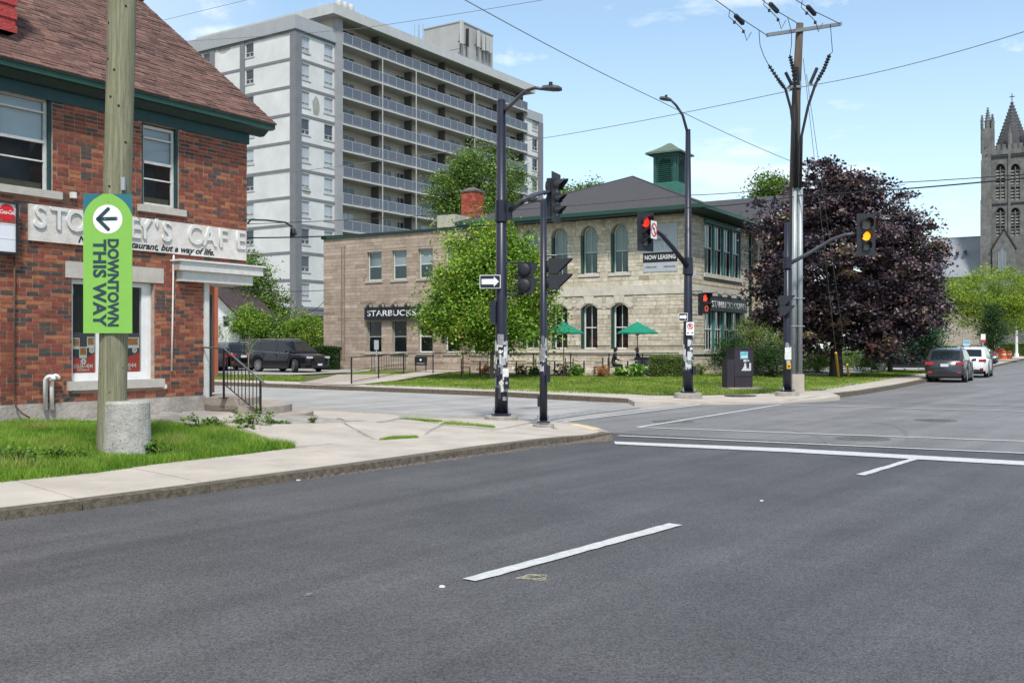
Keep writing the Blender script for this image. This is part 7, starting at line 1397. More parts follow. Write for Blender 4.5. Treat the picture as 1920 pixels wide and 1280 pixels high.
def hedge(label, p_, rz, L_, D_, H_, n, leaf, mat, name='hedge'):
    t = thing(name, label, 'hedge', p_, rz); n3 = RNG.random((n, 3)); f = RNG.random(n); n3[:, 2] = np.where(f < .35, 1 - .08 * RNG.random(n), n3[:, 2]); n3[:, 1] = np.where((f > .35) & (f < .85), RNG.random(n) * .15, n3[:, 1])
    C = (n3 - [.5, 0, 0]) * [L_, D_, H_] + RNG.normal(0, .035, (n, 3)) + np.stack([0 * n3[:, 0], 0.05 * np.sin(n3[:, 0] * 9), .05 * np.sin(n3[:, 0] * L_ * 2.3)], 1); link('foliage', leaf_mesh('foliage', C, np.clip(.5 + .22 * RNG.normal(size=n), 0, 1), leaf, mat, .5), t)
    mb = MB(); mb.box(-L_ / 2 + .1, L_ / 2 - .1, .12, D_ - .1, 0, H_ - .12); part('branches', mb, M('twig_dark', (.02, .022, .012), .95, .3), t); return t
hp_ = GZ(1254, 707, zB); hedge('clipped green hedge in front of the limestone wall beside the lamp pole', hp_, BSt.rz - rad(90) if False else rad(-24), 1.95, .8, .95, 9000, .055, LF['hedge'])
UMB = M('parasol_green', (.005, .19, .115), .8, .1, 2); 
def parasol(label, px, py_base, Zu):
    q = PX(px, 0, Zu); q.z = zB(q.x, q.y); t = thing('parasol', label, 'parasol', q, rad(20), 'green patio parasols'); zt = EYE + (HY - 603) / F * Zu - q.z; zr_ = EYE + (HY - 624) / F * Zu - q.z; R_ = 41 / F * Zu
    mb = MB(); mb.cyl(0, 0, .02, zt, .024, .02, 10); part('pole', mb, M('pole_teak', (.12, .07, .04), .6, .1), t); n_ = 8
    for k in range(n_):
        a, b = 2 * math.pi * k / n_, 2 * math.pi * (k + 1) / n_; c = (a + b) / 2; mb = MB(); A = (R_ * math.cos(a), R_ * math.sin(a), zr_); B = (R_ * math.cos(b), R_ * math.sin(b), zr_); Mm = (R_ * .9 * math.cos(c), R_ * .9 * math.sin(c), zr_ + .03); T = (0, 0, zt)
        mb.add([T, A, Mm, B, (A[0], A[1], A[2] - .05), (Mm[0], Mm[1], Mm[2] - .07), (B[0], B[1], B[2] - .05)], [(0, 1, 2), (0, 2, 3), (1, 4, 5, 2), (2, 5, 6, 3)]); part('canopy_panel', mb, UMB, t); mb = MB(); mb.tube([(A[0] * .97, A[1] * .97, zr_ + .0), (0, 0, zt - .05)], .012, 4); mb.tube([(A[0] * .5, A[1] * .5, (zr_ + zt) / 2 - .03), (0, 0, zr_ - .15)], .01, 4); part('rib', mb, MATS['pole_teak'], t)
    mb = MB(); mb.lathe([(.02, zt), (.035, zt + .03), (.01, zt + .1)], 8); part('finial', mb, WHITE, t); mb = MB(); mb.lathe([(.28, 0), (.28, .05), (.05, .1)], 16); part('foot', mb, BLACKM, t)
parasol('green parasol behind the shorter signal pole', 1057, 700, 47.5); parasol('green parasol over the two seated people', 1195, 700, 47.2)
MTD = M('patio_metal', (.03, .028, .03), .5, .1); MTL = M('patio_top', (.32, .31, .30), .5, .1)
def table(label, q, rz):
    t = thing('patio_table', label, 'table', q, rz, 'patio tables'); mb = MB(); mb.box(-.38, .38, -.38, .38, .71, .74); part('tabletop', mb, MTL, t); mb = MB(); mb.cyl(0, 0, .03, .71, .035, n=8); part('stem', mb, MTD, t); mb = MB(); mb.box(-.25, .25, -.04, .04, 0, .03); mb.box(-.04, .04, -.25, .25, .001, .031); part('foot', mb, MTD, t); return t
def chair(label, q, rz):
    t = thing('patio_chair', label, 'chair', q, rz, 'patio chairs'); mb = MB(); mb.box(-.22, .22, -.22, .22, .43, .46); part('seat', mb, MTD, t); mb = MB(); mb.box(-.22, -.19, -.22, .22, .46, .86); part('backrest', mb, MTD, t)
    for sx in (-.2, .2):
        for sy in (-.2, .2): mb = MB(); mb.box(sx - .015, sx + .015, sy - .015, sy + .015, 0, .43); part('leg', mb, MTD, t)
    mb = MB(); mb.box(-.2, .18, -.24, -.21, .62, .65); mb.box(-.2, .18, .21, .24, .62, .65); part('armrest', mb, MTD, t, kind='stuff'); return t
for i, px in enumerate((900, 968, 1040, 1095, 1177)):
    q = PX(px, 0, 47.6 - (0 if px < 1100 else .3)); q.z = zB(q.x, q.y); table(('patio table farthest left behind the young tree', 'patio table between the signal poles', 'patio table right of the shorter pole under the parasol', 'patio table nearest the second orange shrub', 'patio table between the two seated people')[i], q, rad(10))
    if px != 1177:
        for s in (-1, 1): c = q + Vector((s * .68, random.uniform(-.1, .1), 0)); chair('dark patio chair on the %s side of %s' % ('left' if s < 0 else 'right', ('the farthest left table', 'the table between the poles', 'the table under the left parasol', 'the table by the second orange shrub')[i]), c, 0 if s < 0 else math.pi)
# ================================================================ people
SKIN = M('skin', (.50, .29, .20), .6, .05); HAIRD = M('hair_dark', (.012, .009, .008), .7, .2, 20); HAIRB = M('hair_brown', (.20, .11, .05), .7, .2, 20)
def grow(name, V, E, R, mats, pick, parent, sub=1):
    me = bpy.data.meshes.new('skel'); me.from_pydata(V, E, []); o = bpy.data.objects.new('skel', me); COL.objects.link(o); m = o.modifiers.new('s', 'SKIN'); m.use_smooth_shade = True; sv = me.skin_vertices
    if not sv:
        bm = bmesh.new(); bm.from_mesh(me); bm.verts.layers.skin.verify(); bm.to_mesh(me); bm.free(); sv = me.skin_vertices
    for i, r in enumerate(R): sv[0].data[i].radius = (r, r) if not isinstance(r, tuple) else r; sv[0].data[i].use_root = (i == 0)
    s = o.modifiers.new('d', 'SUBSURF'); s.levels = sub; s.render_levels = sub; dg = bpy.context.evaluated_depsgraph_get(); out = bpy.data.meshes.new_from_object(o.evaluated_get(dg)); bpy.data.objects.remove(o); out.name = name
    out.materials.clear()
    for mm in mats: out.materials.append(mm)
    for f in out.polygons: f.material_index = pick(f.center); f.use_smooth = True
    return link(name, out, parent)
def seated(label, q, rz, shirt, trousers, hair, capc=None, lean=.08):
    t = thing('person', label, 'person', q, rz)
    V = [(0, 0, .54), (.03, 0, .70), (.05 + lean, 0, .92), (.06 + lean, 0, 1.03), (.08 + lean, 0, 1.10), (.10 + lean, 0, 1.20), (.105 + lean, 0, 1.29)]; R = [(.15, .13), (.13, .11), (.155, .11), (.10, .08), .05, (.085, .075), (.07, .065)]; E = [(i, i + 1) for i in range(6)]
    for s in (-1, 1):
        b = len(V); V += [(.06 + lean, s * .17, 1.0), (.10 + lean, s * .22, .80), (.30 + lean, s * .18, .76), (.38 + lean, s * .15, .77)]; R += [.06, .046, .036, .03]; E += [(3, b), (b, b + 1), (b + 1, b + 2), (b + 2, b + 3)]
        for k, (dy, l_) in enumerate(((-.03, .07), (-.012, .085), (.008, .08), (.026, .065), (.045, .045))):
            c = len(V); V += [(.41 + lean, s * .15 + dy * .8, .775), (.41 + lean + l_, s * .15 + dy, .76)]; R += [.011, .008]; E += [(b + 3, c), (c, c + 1)]
        b = len(V); V += [(.08, s * .10, .52), (.44, s * .12, .52), (.46, s * .12, .28), (.44, s * .12, .08), (.56, s * .13, .04)]; R += [.09, .065, .05, .038, .035]; E += [(0, b), (b, b + 1), (b + 1, b + 2), (b + 2, b + 3), (b + 3, b + 4)]
    pick = lambda c: 0 if c.z > 1.075 else (0 if (c.x > .24 + lean and .70 < c.z < .86) else (1 if c.z > .60 else (3 if c.z < .11 else 2)))
    grow('body', V, E, R, [SKIN, shirt, trousers, DARKM], pick, t, 1)
    x = .105 + lean; mb = MB(); mb.lathe([(.088, -.02), (.098, .03), (.094, .075), (.06, .115), (.01, .13)], 14, (x - .02, 0, 1.24)); mb.box(x - .11, x - .02, -.07, .07, 1.13, 1.25); part('hair', mb, hair, t, True)
    for s in (-1, 1): mb = MB(); mb.tube([(x + .076, s * .03, 1.235), (x + .086, s * .03, 1.235)], .009, 8); part('eye', mb, DARKM, t); mb = MB(); mb.tube([(x, s * .075, 1.21), (x, s * .09, 1.215)], [.02, .012], 8); part('ear', mb, SKIN, t)
    mb = MB(); mb.hexa([(x + .075, -.012, 1.20), (x + .075, .012, 1.20), (x + .08, 0, 1.24)], [(x + .105, -.008, 1.203), (x + .105, .008, 1.203), (x + .085, 0, 1.238)]); part('nose', mb, SKIN, t); mb = MB(); mb.box(x + .078, x + .086, -.022, .022, 1.168, 1.175); part('mouth', mb, M('lips', (.35, .12, .1), .6, 0), t)
    if capc: mb = MB(); mb.lathe([(.103, 1.27), (.1, 1.32), (.06, 1.365), (.01, 1.375)], 14, (x - .02, 0, 0)); mb.box(x + .04, x + .17, -.06, .06, 1.268, 1.28); part('cap', mb, capc, t)
    return t
tq = PX(1177, 0, 47.3); tq.z = zB(tq.x, tq.y)
c1 = tq + Vector((-.72, -.02, 0)); c2 = tq + Vector((.62, .0, 0)); chair('dark patio chair under the person in black', c1, 0); chair('dark patio chair under the person in the cap', c2, math.pi)
seated('dark haired person in black clothes sitting at the patio table, facing right', c1 + Vector((-.02, 0, 0)), 0, M('shirt_black', (.012, .014, .013), .8, .1), M('trousers_black', (.02, .02, .022), .8, .1), HAIRD)
seated('person in navy top and pale cap sitting at the patio table, facing left', c2 + Vector((.02, 0, 0)), math.pi, M('shirt_navy', (.018, .022, .06), .8, .1), M('trousers_grey', (.05, .05, .06), .8, .1), HAIRB, M('cap_tan', (.45, .30, .18), .8, .1), .12)
# ================================================================ cars
RUB = M('tyre_rubber', (.018, .018, .018), .85, .1); RIM = M('rim_alloy', (.38, .38, .40), .35, .05, metal=.8); CGL = M('car_glass', (.012, .016, .02), .04, 0, spec=.5); TL = M('tail_lamp', (.42, .015, .015), .2, .1, 20, spec=.8); HL = M('head_lamp', (.55, .55, .58), .15, .1, 20, spec=.8); PLS = M('bumper_plastic', (.02, .02, .022), .6, .1); CHR = M('chrome', (.6, .6, .62), .15, 0, metal=1.0); PLT = M('number_plate', (.62, .64, .68), .5, .1, 40)
def interp(pts, x):
    if x <= pts[0][0]: return pts[0][1]
    for i in range(1, len(pts)):
        if x <= pts[i][0]:
            t = (x - pts[i - 1][0]) / (pts[i][0] - pts[i - 1][0]); t = t * t * (3 - 2 * t) if True else t; return pts[i - 1][1] * (1 - t) + pts[i][1] * t
    return pts[-1][1]
def car(label, q, heading, L, W, H, paint, kind='suv', steer=0.0, cat='car', name='parked_car', group=None, rails=True):
    t = thing(name, label, cat, q, rad(heading), group); h = L / 2; wb = L * .29; xf, xr = wb + .04, -wb; Rw = .36 if kind != 'hatch' else .34; HWd = W / 2; bz = .22
    belt = [(-h, .62 * H), (-h + .25, .64 * H), (0, .60 * H), (h * .38, .595 * H), (h * .55, .575 * H), (h * .9, .50 * H), (h, .42 * H)]
    if kind == 'pickup': belt = [(-h, .58 * H), (-.3, .58 * H), (h * .5, .6 * H), (h * .9, .55 * H), (h, .48 * H)]
    wid = [(-h, HWd * .80), (-h + .12, HWd * .92), (-h + .5, HWd * .985), (0, HWd), (h - .7, HWd * .97), (h - .2, HWd * .85), (h, HWd * .62)]
    n = 64; V = []; fs = []; K = 8
    for i in range(n + 1):
        x = -h + L * i / n; zt = interp(belt, x); w = interp(wid, x); zb = bz + (.14 if abs(x) > h - .25 else 0)
        for xw in (xf, xr):
            dx = x - xw; R = Rw + .075
            if abs(dx) < R: zb = max(zb, Rw + math.sqrt(R * R - dx * dx) * .98)
        zb = min(zb, zt - .08); zm = zb + (zt - zb) * .5
        V += [(x, w * .93, zb), (x, w * .99, zb + (zt - zb) * .12), (x, w, zm), (x, w * .985, zb + (zt - zb) * .8), (x, w * .93, zt - .02), (x, w * .80, zt + .012), (x, w * .4, zt + .03), (x, 0, zt + .035)]
    for i in range(n):
        for k in range(K - 1): a = i * K + k; fs.append((a, a + K, a + K + 1, a + 1))
    m_ = len(V); V += [(x, -y, z) for x, y, z in V[:m_]]; fs += [tuple(v + m_ for v in f[::-1]) for f in fs[:]]
    for e in (0, n): fs.append(tuple([e * K + k for k in range(K)] + [m_ + e * K + k for k in range(K - 1, -1, -1)]))
    mb = MB(); mb.add(V, fs); part('body', mb, paint, t, True)
    mb = MB(); mb.box(-h + .1, h - .15, -HWd * .72, HWd * .72, .2, .5 * H); part('underbody', mb, PLS, t)
    mb = MB()
    for sy in (-1, 1): mb.box(xr + Rw + .1, xf - Rw - .1, sy * HWd * .90, sy * (HWd + .005), bz - .03, bz + .14)
    part('sill_trim', mb, PLS, t, kind='stuff')
    # greenhouse
    if kind == 'suv': roof = [(-h + .10, .62 * H), (-h + .42, .90 * H), (-h + .62, .965 * H), (-.4, H), (h * .12, .985 * H), (h * .22, .95 * H), (h * .56, .60 * H)]
    elif kind == 'hatch': roof = [(-h + .12, .62 * H), (-h + .55, .90 * H), (-h + .75, .95 * H), (-.3, H), (h * .05, .985 * H), (h * .17, .94 * H), (h * .52, .60 * H)]
    else: roof = [(-.35, .58 * H), (-.2, .93 * H), (.2, H), (.9, H), (1.1, .96 * H), (1.8, .6 * H)]
    xa, xb = roof[0][0], roof[-1][0]; lin = lambda x: np.interp(x, [p[0] for p in roof], [p[1] for p in roof])
    def zr(x): return float((lin(x - .05) + 2 * lin(x) + lin(x + .05)) / 4)
    def sec(x, f):   # side point at height fraction f
        zb = interp(belt, x) - .03; zt = max(zr(x), zb + .01); w0 = interp(wid, x) * .93; w1 = HWd * .73; full = (H - zb); z = zb + (zt - zb) * f; g = (z - zb) / full; return w0 + (w1 - w0) * (g ** 1.2), z
    n2 = 40; V = []; fs = []; K = 7
    for i in range(n2 + 1):
        x = xa + (xb - xa) * i / n2; (w0, z0), (w1, z1), (w2, z2) = sec(x, 0), sec(x, .5), sec(x, .93); zt = max(zr(x), z0 + .01); V += [(x, w0, z0), (x, w1, z1), (x, w2, z2), (x, w2 * .95, z0 + (zt - z0) * .985), (x, w2 * .80, zt), (x, w2 * .4, zt + .012), (x, 0, zt + .015)]
    for i in range(n2):
        for k in range(K - 1): a = i * K + k; fs.append((a, a + K, a + K + 1, a + 1))
    m_ = len(V); V += [(x, -y, z) for x, y, z in V[:m_]]; fs += [tuple(v + m_ for v in f[::-1]) for f in fs[:]]; mb = MB(); mb.add(V, fs); part('cabin', mb, paint, t, True)
    def sidewin(x0, x1):
        for sy in (-1, 1):
            mb = MB(); V = []; fs = []; m = 12
            for i in range(m + 1):
                x = x0 + (x1 - x0) * i / m
                for f in (.10, .5, .86): w, z = sec(x, f); V.append((x, sy * (w + .006), z))
            for i in range(m):
                for k in range(2): a = i * 3 + k; fs.append((a, a + 3, a + 4, a + 1) if sy < 0 else (a, a + 1, a + 4, a + 3))
            mb.add(V, fs); part('side_window', mb, CGL, t, True)
    sp_ = xa + .42; wins_ = [(sp_, sp_ + .62), (sp_ + .70, .02), (.10, xb - .28)] if kind != 'pickup' else [(-.1, .6), (.68, xb - .2)]
    for a, b in wins_:
        if b > a: sidewin(a, b)
    def endglass(x0, x1, nm):
        mb = MB(); V = []; fs = []; m = 10
        for i in range(m + 1):
            x = x0 + (x1 - x0) * i / m; w, _z = sec(x, .93); s = 1 if x1 > 0 else -1
            for k in range(7): u = -1 + k / 3; V.append((x + s * .012, u * w * .80, zr(x) + .018 - .012 * abs(u)))
        for i in range(m):
            for k in range(6): a = i * 7 + k; fs.append((a, a + 7, a + 8, a + 1))
        mb.add(V, fs); part(nm, mb, CGL, t, True)
    if kind == 'suv': endglass(h * .24, xb - .1, 'windscreen'); endglass(-h + .16, -h + .44, 'rear_window')
    elif kind == 'hatch': endglass(h * .19, xb - .1, 'windscreen'); endglass(-h + .19, -h + .57, 'rear_window')
    else: endglass(1.15, xb - .1, 'windscreen')
    for xw, st in ((xf, steer), (xr, 0)):
        for sy in (-1, 1):
            wl = part('wheel', (lambda b: b.lathe([(Rw - .11, -.10), (Rw - .02, -.115), (Rw, -.08), (Rw, .08), (Rw - .02, .115), (Rw - .11, .10)], 28))(MB()), RUB, t, True, loc=(xw, sy * (HWd - .13), Rw), rot=(rad(90) * (-sy), 0, rad(st)))
            mb = MB(); 
            for k in range(10): a = 2 * math.pi * k / 10; c, s = math.cos(a), math.sin(a); p = Vector((-s, c, 0)) * .022; a0, a1 = Vector((c, s, 0)) * .05, Vector((c, s, 0)) * (Rw - .10); mb.hexa([a0 - p + Vector((0, 0, .085)), a1 - p * 1.4 + Vector((0, 0, .10)), a1 + p * 1.4 + Vector((0, 0, .10)), a0 + p + Vector((0, 0, .085))], [a0 - p + Vector((0, 0, .11)), a1 - p * 1.4 + Vector((0, 0, .118)), a1 + p * 1.4 + Vector((0, 0, .118)), a0 + p + Vector((0, 0, .11))])
            mb.lathe([(.055, .08), (.055, .12), (.02, .125)], 12); mb.lathe([(Rw - .115, .06), (Rw - .115, .116), (Rw - .095, .118), (Rw - .095, .06)], 24); part('rim', mb, RIM, wl)
            mb = MB(); mb.lathe([(Rw - .12, .03), (Rw - .12, .05)], 20); part('brake_disc', mb, PLS, wl)
    bx = lambda nm, mt, x0, x1, y0, y1, z0, z1, lab=None: [part(nm, (lambda b: b.box(x0, x1, s * y0, s * y1, z0, z1))(MB()), mt, t) for s in ((-1, 1) if y0 > 0 else (1,))]
    zl = .56 * H
    if kind != 'pickup': bx('tail_lamp', TL, -h - .012, -h + .22, HWd * .52, HWd * .915, zl - .07, zl + .06); bx('rear_reflector', TL, -h - .014, -h + .02, HWd * .60, HWd * .78, .42, .52); bx('head_lamp', HL, h - .32, h - .015, HWd * .48, HWd * .78, .44 * H - .03, .44 * H + .08)
    part('rear_bumper', (lambda b: b.box(-h - .03, -h + .1, -HWd * .78, HWd * .78, .28, .44))(MB()), PLS if kind != 'sedan' else paint, t); part('number_plate', (lambda b: b.box(-h - .018, -h + .0, -.17, .17, zl - .16, zl - .03))(MB()), PLT, t)
    part('grille', (lambda b: b.box(h - .1, h + .012, -HWd * .42, HWd * .42, .34 * H, .44 * H))(MB()), PLS, t); part('front_bumper', (lambda b: b.box(h - .15, h + .02, -HWd * .58, HWd * .58, .26, .4))(MB()), PLS, t); part('front_plate', (lambda b: b.box(h + .02, h + .03, -.16, .16, .36, .47))(MB()), PLT, t)
    for s in (-1, 1):
        mb = MB(); mb.tube([(xb - .42, s * (HWd - .02), .62 * H), (xb - .45, s * (HWd + .10), .64 * H), (xb - .45, s * (HWd + .2), .645 * H)], [.04, .075, .06], 8); part('mirror', mb, paint, t, True)
        mb = MB(); mb.tube([(wins_[0][0], s * (sec(wins_[0][0], .08)[0] + .01), interp(belt, wins_[0][0]) + .02), (0, s * (sec(0, .08)[0] + .012), interp(belt, 0) + .0), (xb - .3, s * (sec(xb - .3, .08)[0] + .012), interp(belt, xb - .3))], .009, 5); part('trim_strip', mb, CHR, t)
        if rails and kind != 'pickup': mb = MB(); mb.tube([(-h + .8, s * HWd * .66, H - .03), (-h + 1.0, s * HWd * .66, H + .03), (0, s * HWd * .66, H + .045), (h * .1, s * HWd * .66, H + .01)], .016, 6); part('roof_rail', mb, CHR if kind == 'suv' else PLS, t)
        for xx in ((.05, -.98) if kind != 'pickup' else (.6,)): mb = MB(); mb.box(xx - .2, xx - .04, s * (HWd - .005), s * (HWd + .018), .555 * H, .565 * H + .01); part('door_handle', mb, paint, t); 
    for xx in ((.12, -.93, 1.12) if kind != 'pickup' else (.62,)):
        for s in (-1, 1): mb = MB(); mb.box(xx - .006, xx + .006, s * (HWd - .03), s * (HWd + .003), .35, .585 * H); part('door_gap', mb, PLS, t)
    if kind == 'hatch' or kind == 'suv': mb = MB(); mb.hexa([(-h + .72, -.02, H - .03), (-h + .9, -.02, H - .02), (-h + .72, -.005, H + .06)], [(-h + .72, .02, H - .03), (-h + .9, .02, H - .02), (-h + .72, .005, H + .06)]); part('roof_aerial', mb, PLS, t)
    if kind == 'pickup': mb = MB(); mb.box(-h + .1, -.42, -HWd + .12, HWd - .12, .57 * H, .62 * H); part('bed_liner', mb, PLS, t)
    return t
def paintm(n, c, r=.25): return M(n, c, r, .03, 2, spec=.4, coat=.3)
PB, PGR, PW, PM = paintm('paint_black', (.006, .006, .009)), paintm('paint_graphite', (.035, .037, .045)), paintm('paint_white', (.66, .67, .68)), paintm('paint_maroon', (.02, .006, .008))
def onB(px, Z): q = PX(px, 0, Z); q.z = zB(q.x, q.y) + .02; return q
car('large glossy black SUV angled out of the parking lot with its front wheels turned', onB(541, 56), -36, 5.0, 1.97, 1.77, PB, 'suv', -28)
car('dark maroon SUV parked directly behind the large black SUV', onB(497, 63.5), -34, 4.8, 1.9, 1.78, PM, 'suv')
car('black crossover showing its red tail lamps, left of the large black SUV', onB(432, 60), 125, 4.5, 1.85, 1.62, PB, 'suv'); car('dark car at the far left of the lot, mostly hidden by the cafe corner', onB(377, 59), 125, 4.5, 1.82, 1.5, PGR, 'hatch')
hd_ = math.degrees(math.atan2(fd.y, fd.x)); fdn = fd.normalized()
def street(px, Z, L): q = PX(px, 0, Z); q.z = 0; return q + fdn * (L / 2)
car('graphite hatchback parked at the kerb, nearest of the two', street(1771, 46.2, 4.4), hd_, 4.45, 1.80, 1.60, PGR, 'hatch'); car('white SUV parked at the kerb just ahead of the graphite hatchback', street(1816, 53.6, 4.6), hd_, 4.65, 1.86, 1.66, PW, 'suv')
car('dark car crossing behind the white SUV in the far driveway', onB(1808, 76), 150, 4.5, 1.8, 1.55, PGR, 'hatch'); car('dark pickup truck parked in the driveway behind the small tree', onB(1698, 62.5), 172, 5.6, 1.98, 1.85, paintm('paint_navy_black', (.012, .013, .018)), 'pickup', cat='truck', name='pickup_truck')
# ================================================================ trees
def mtree(name, label, px, Z, pxs, n, nc, leaf, mat, bark=BARK, r0=.16, th=1.6, rc=.8, depth=1.0, zb=None, **kw):
    """crown given as ellipses (px, py, rx, ry) in the photograph plane at distance Z"""
    q = PX(px, 0, Z); q.z = zb if zb is not None else zB(q.x, q.y); k = Z / F; bl = []
    for i, e in enumerate(pxs):
        x, y, rx, ry = e[:4]; bl.append(((x - px) * k, (e[4] if len(e) > 4 else 0), EYE + (HY - y) * k - q.z, rx * k, rx * k * depth, ry * k))
    return tree(name, label, q, th, r0, bl, nc, n, rc, leaf, mat, bark, **kw)
mtree('purple_maple', 'broad dark purple leaved maple with trunk beside the yellow guy guards', 1568, 49.6, [(1585, 490, 140, 120), (1560, 400, 80, 70), (1548, 335, 36, 34), (1690, 495, 66, 60), (1705, 560, 50, 56), (1455, 520, 44, 66), (1448, 435, 34, 28), (1620, 585, 120, 60), (1500, 595, 78, 56), (1640, 395, 50, 54), (1598, 335, 30, 28), (1740, 470, 28, 24), (1660, 620, 60, 36)], 92000, 900, .2, LF['purple'], r0=.30, th=2.1, rc=.62, depth=.85, limbs=60, shell=.45, rag=.26, flat=.45)
mtree('young_tree', 'bright green young tree on the lawn behind the sticker covered signal pole', 922, 45.5, [(918, 560, 98, 80), (930, 480, 66, 55), (885, 500, 54, 54), (1005, 560, 38, 60), (838, 590, 44, 42), (935, 615, 74, 34), (945, 440, 22, 30), (1005, 490, 20, 34), (850, 520, 32, 32), (905, 440, 16, 26)], 52000, 430, .14, LF['bright'], BARKG, .09, 1.5, rc=.55, limbs=50, shell=.25, flat=1.2, rag=.30)
mtree('background_tree', 'rounded green tree in front of the tower balconies', 895, 82, [(890, 350, 70, 60), (900, 300, 42, 30), (950, 350, 38, 55), (850, 365, 40, 45), (900, 400, 75, 40)], 30000, 420, .2, LF['mid'], th=6, r0=.3, rc=1.1, limbs=30)
mtree('background_tree', 'green treetop showing over the left side of the hipped roof', 1085, 92, [(1085, 380, 48, 32), (1110, 362, 25, 20), (1060, 372, 20, 22)], 9000, 150, .22, LF['mid'], th=8, r0=.3, rc=1.1); mtree('background_tree', 'light green treetop above the gabled wing beside the purple maple', 1462, 76, [(1460, 385, 42, 55), (1450, 350, 28, 25), (1430, 380, 22, 28)], 12000, 160, .2, LF['mid'], th=8, r0=.3, rc=1.0)
mtree('background_tree', 'green tree behind the white clapboard gable', 440, 71, [(440, 560, 60, 62), (462, 505, 30, 45), (505, 590, 38, 50), (415, 580, 40, 60), (475, 545, 40, 45)], 34000, 320, .16, LF['mid'], rc=.9, limbs=30)
mtree('background_tree', 'thin dark tree hidden behind the cafe canopy', 425, 86, [(425, 500, 40, 50), (430, 570, 50, 60)], 12000, 160, .2, LF['dark'], rc=1.0)
for i, (px, Z, e, mt, lb) in enumerate(((585, 66, [(585, 625, 38, 36), (560, 612, 25, 28)], 'bright', 'bright sumac like shrub beside the tower parking gate'), (530, 67, [(520, 618, 42, 34), (545, 625, 38, 28)], 'mid', 'mid green shrub behind the large black SUV'), (478, 66, [(470, 610, 34, 30), (455, 595, 22, 25)], 'bright', 'yellow green shrub right of the clapboard house'), (430, 68, [(425, 632, 36, 30), (440, 620, 24, 26)], 'mid', 'dark shrub in front of the clapboard house'), (505, 72, [(500, 590, 30, 26)], 'dark', 'dark shrub crown behind the parked SUVs'))):
    q = PX(px, 0, Z); k = Z / F; g0 = zB(q.x, q.y); q.z = g0; bush('background_shrub', lb, q, [((x - px) * k, 0, EYE + (HY - y) * k - g0, rx * k, rx * k, ry * k) for x, y, rx, ry in e], 130, 8000, .55, .12, LF[mt], BARK, 'shrub', 'shrubs behind the parking lot')
q = PX(609, 0, 59.5); q.z = zB(q.x, q.y); hedge('low dark hedge between the black SUV and the stone annex', q, rad(-10), 1.5, 1.0, 1.35, 6000, .09, LF['dark'])
q = PX(555, 0, 70); q.z = zB(q.x, q.y); hedge('clipped hedge along the back of the parking lot', q, rad(-8), 9, 1.0, 1.1, 9000, .1, LF['mid'])
sap = PX(465, 0, 44); sap.z = zB(sap.x, sap.y); mtree('sapling', 'thin bare sapling on the grass strip by the parking lot', 466, 44, [(466, 640, 10, 26)], 160, 30, .06, LF['mid'], BARKG, .035, 1.0, rc=.3, limbs=18)
for px, Z, e, mt, lb in ((1372, 46.5, [(1372, 660, 28, 30), (1350, 668, 16, 26)], 'dark', 'rounded dark yew at the limestone corner behind the cabinet'), (1420, 48.5, [(1420, 640, 38, 34), (1400, 622, 22, 22), (1440, 650, 30, 36)], 'hedge', 'olive juniper between the cabinet and the conduits'), (1450, 47, [(1450, 672, 44, 26)], 'dark', 'dark spreading shrub beside the maple'),
    (1525, 55, [(1520, 680, 36, 18), (1545, 672, 20, 14)], 'bright', 'bright low shrubs left of the maple trunk'), (1610, 60, [(1605, 672, 34, 16), (1640, 674, 24, 14)], 'mid', 'green shrubs right of the maple trunk')):
    q = PX(px, 0, Z); k = Z / F; g0 = zB(q.x, q.y); q.z = g0; bush('garden_bush', lb, q, [((x - px) * k, 0, EYE + (HY - y) * k - g0, rx * k, rx * k, ry * k) for x, y, rx, ry in e], 140, 9000, .4, .07, LF[mt], BARK, 'bush')
mtree('small_tree', 'low bluish green tree over the pickup truck', 1669, 57, [(1700, 620, 58, 42), (1730, 640, 34, 36), (1665, 640, 36, 30), (1745, 605, 22, 26)], 26000, 320, .12, LF['blue'], r0=.13, th=1.4, rc=.55, limbs=26)
mtree('honey_locust', 'feathery lime green tree in front of the church', 1856, 104, [(1850, 545, 82, 40), (1800, 560, 48, 46), (1905, 545, 45, 40), (1860, 590, 70, 36), (1960, 560, 45, 45)], 34000, 420, .18, LF['lime'], r0=.2, th=2.4, rc=1.0, limbs=40, shell=.3)
mtree('honey_locust', 'smaller lime tree at the right frame edge', 1935, 118, [(1930, 590, 50, 40), (1960, 560, 60, 60)], 9000, 120, .2, LF['lime'], r0=.15, rc=1.0)
mtree('evergreen', 'narrow dark evergreen below the lime green tree', 1862, 92, [(1862, 620, 22, 36), (1860, 590, 14, 26)], 9000, 110, .12, LF['dark'], th=.6, r0=.12, rc=.5)
q = onB(1795, 96); hedge('trimmed hedge before the pale hall', q, rad(-5), 4.4, 1, 1.5, 5000, .13, LF['mid']); q = onB(1900, 150); hedge('hedge at the end of the street behind the orange barrels', q, 0, 12, 2, 1.9, 7000, .2, LF['mid'])
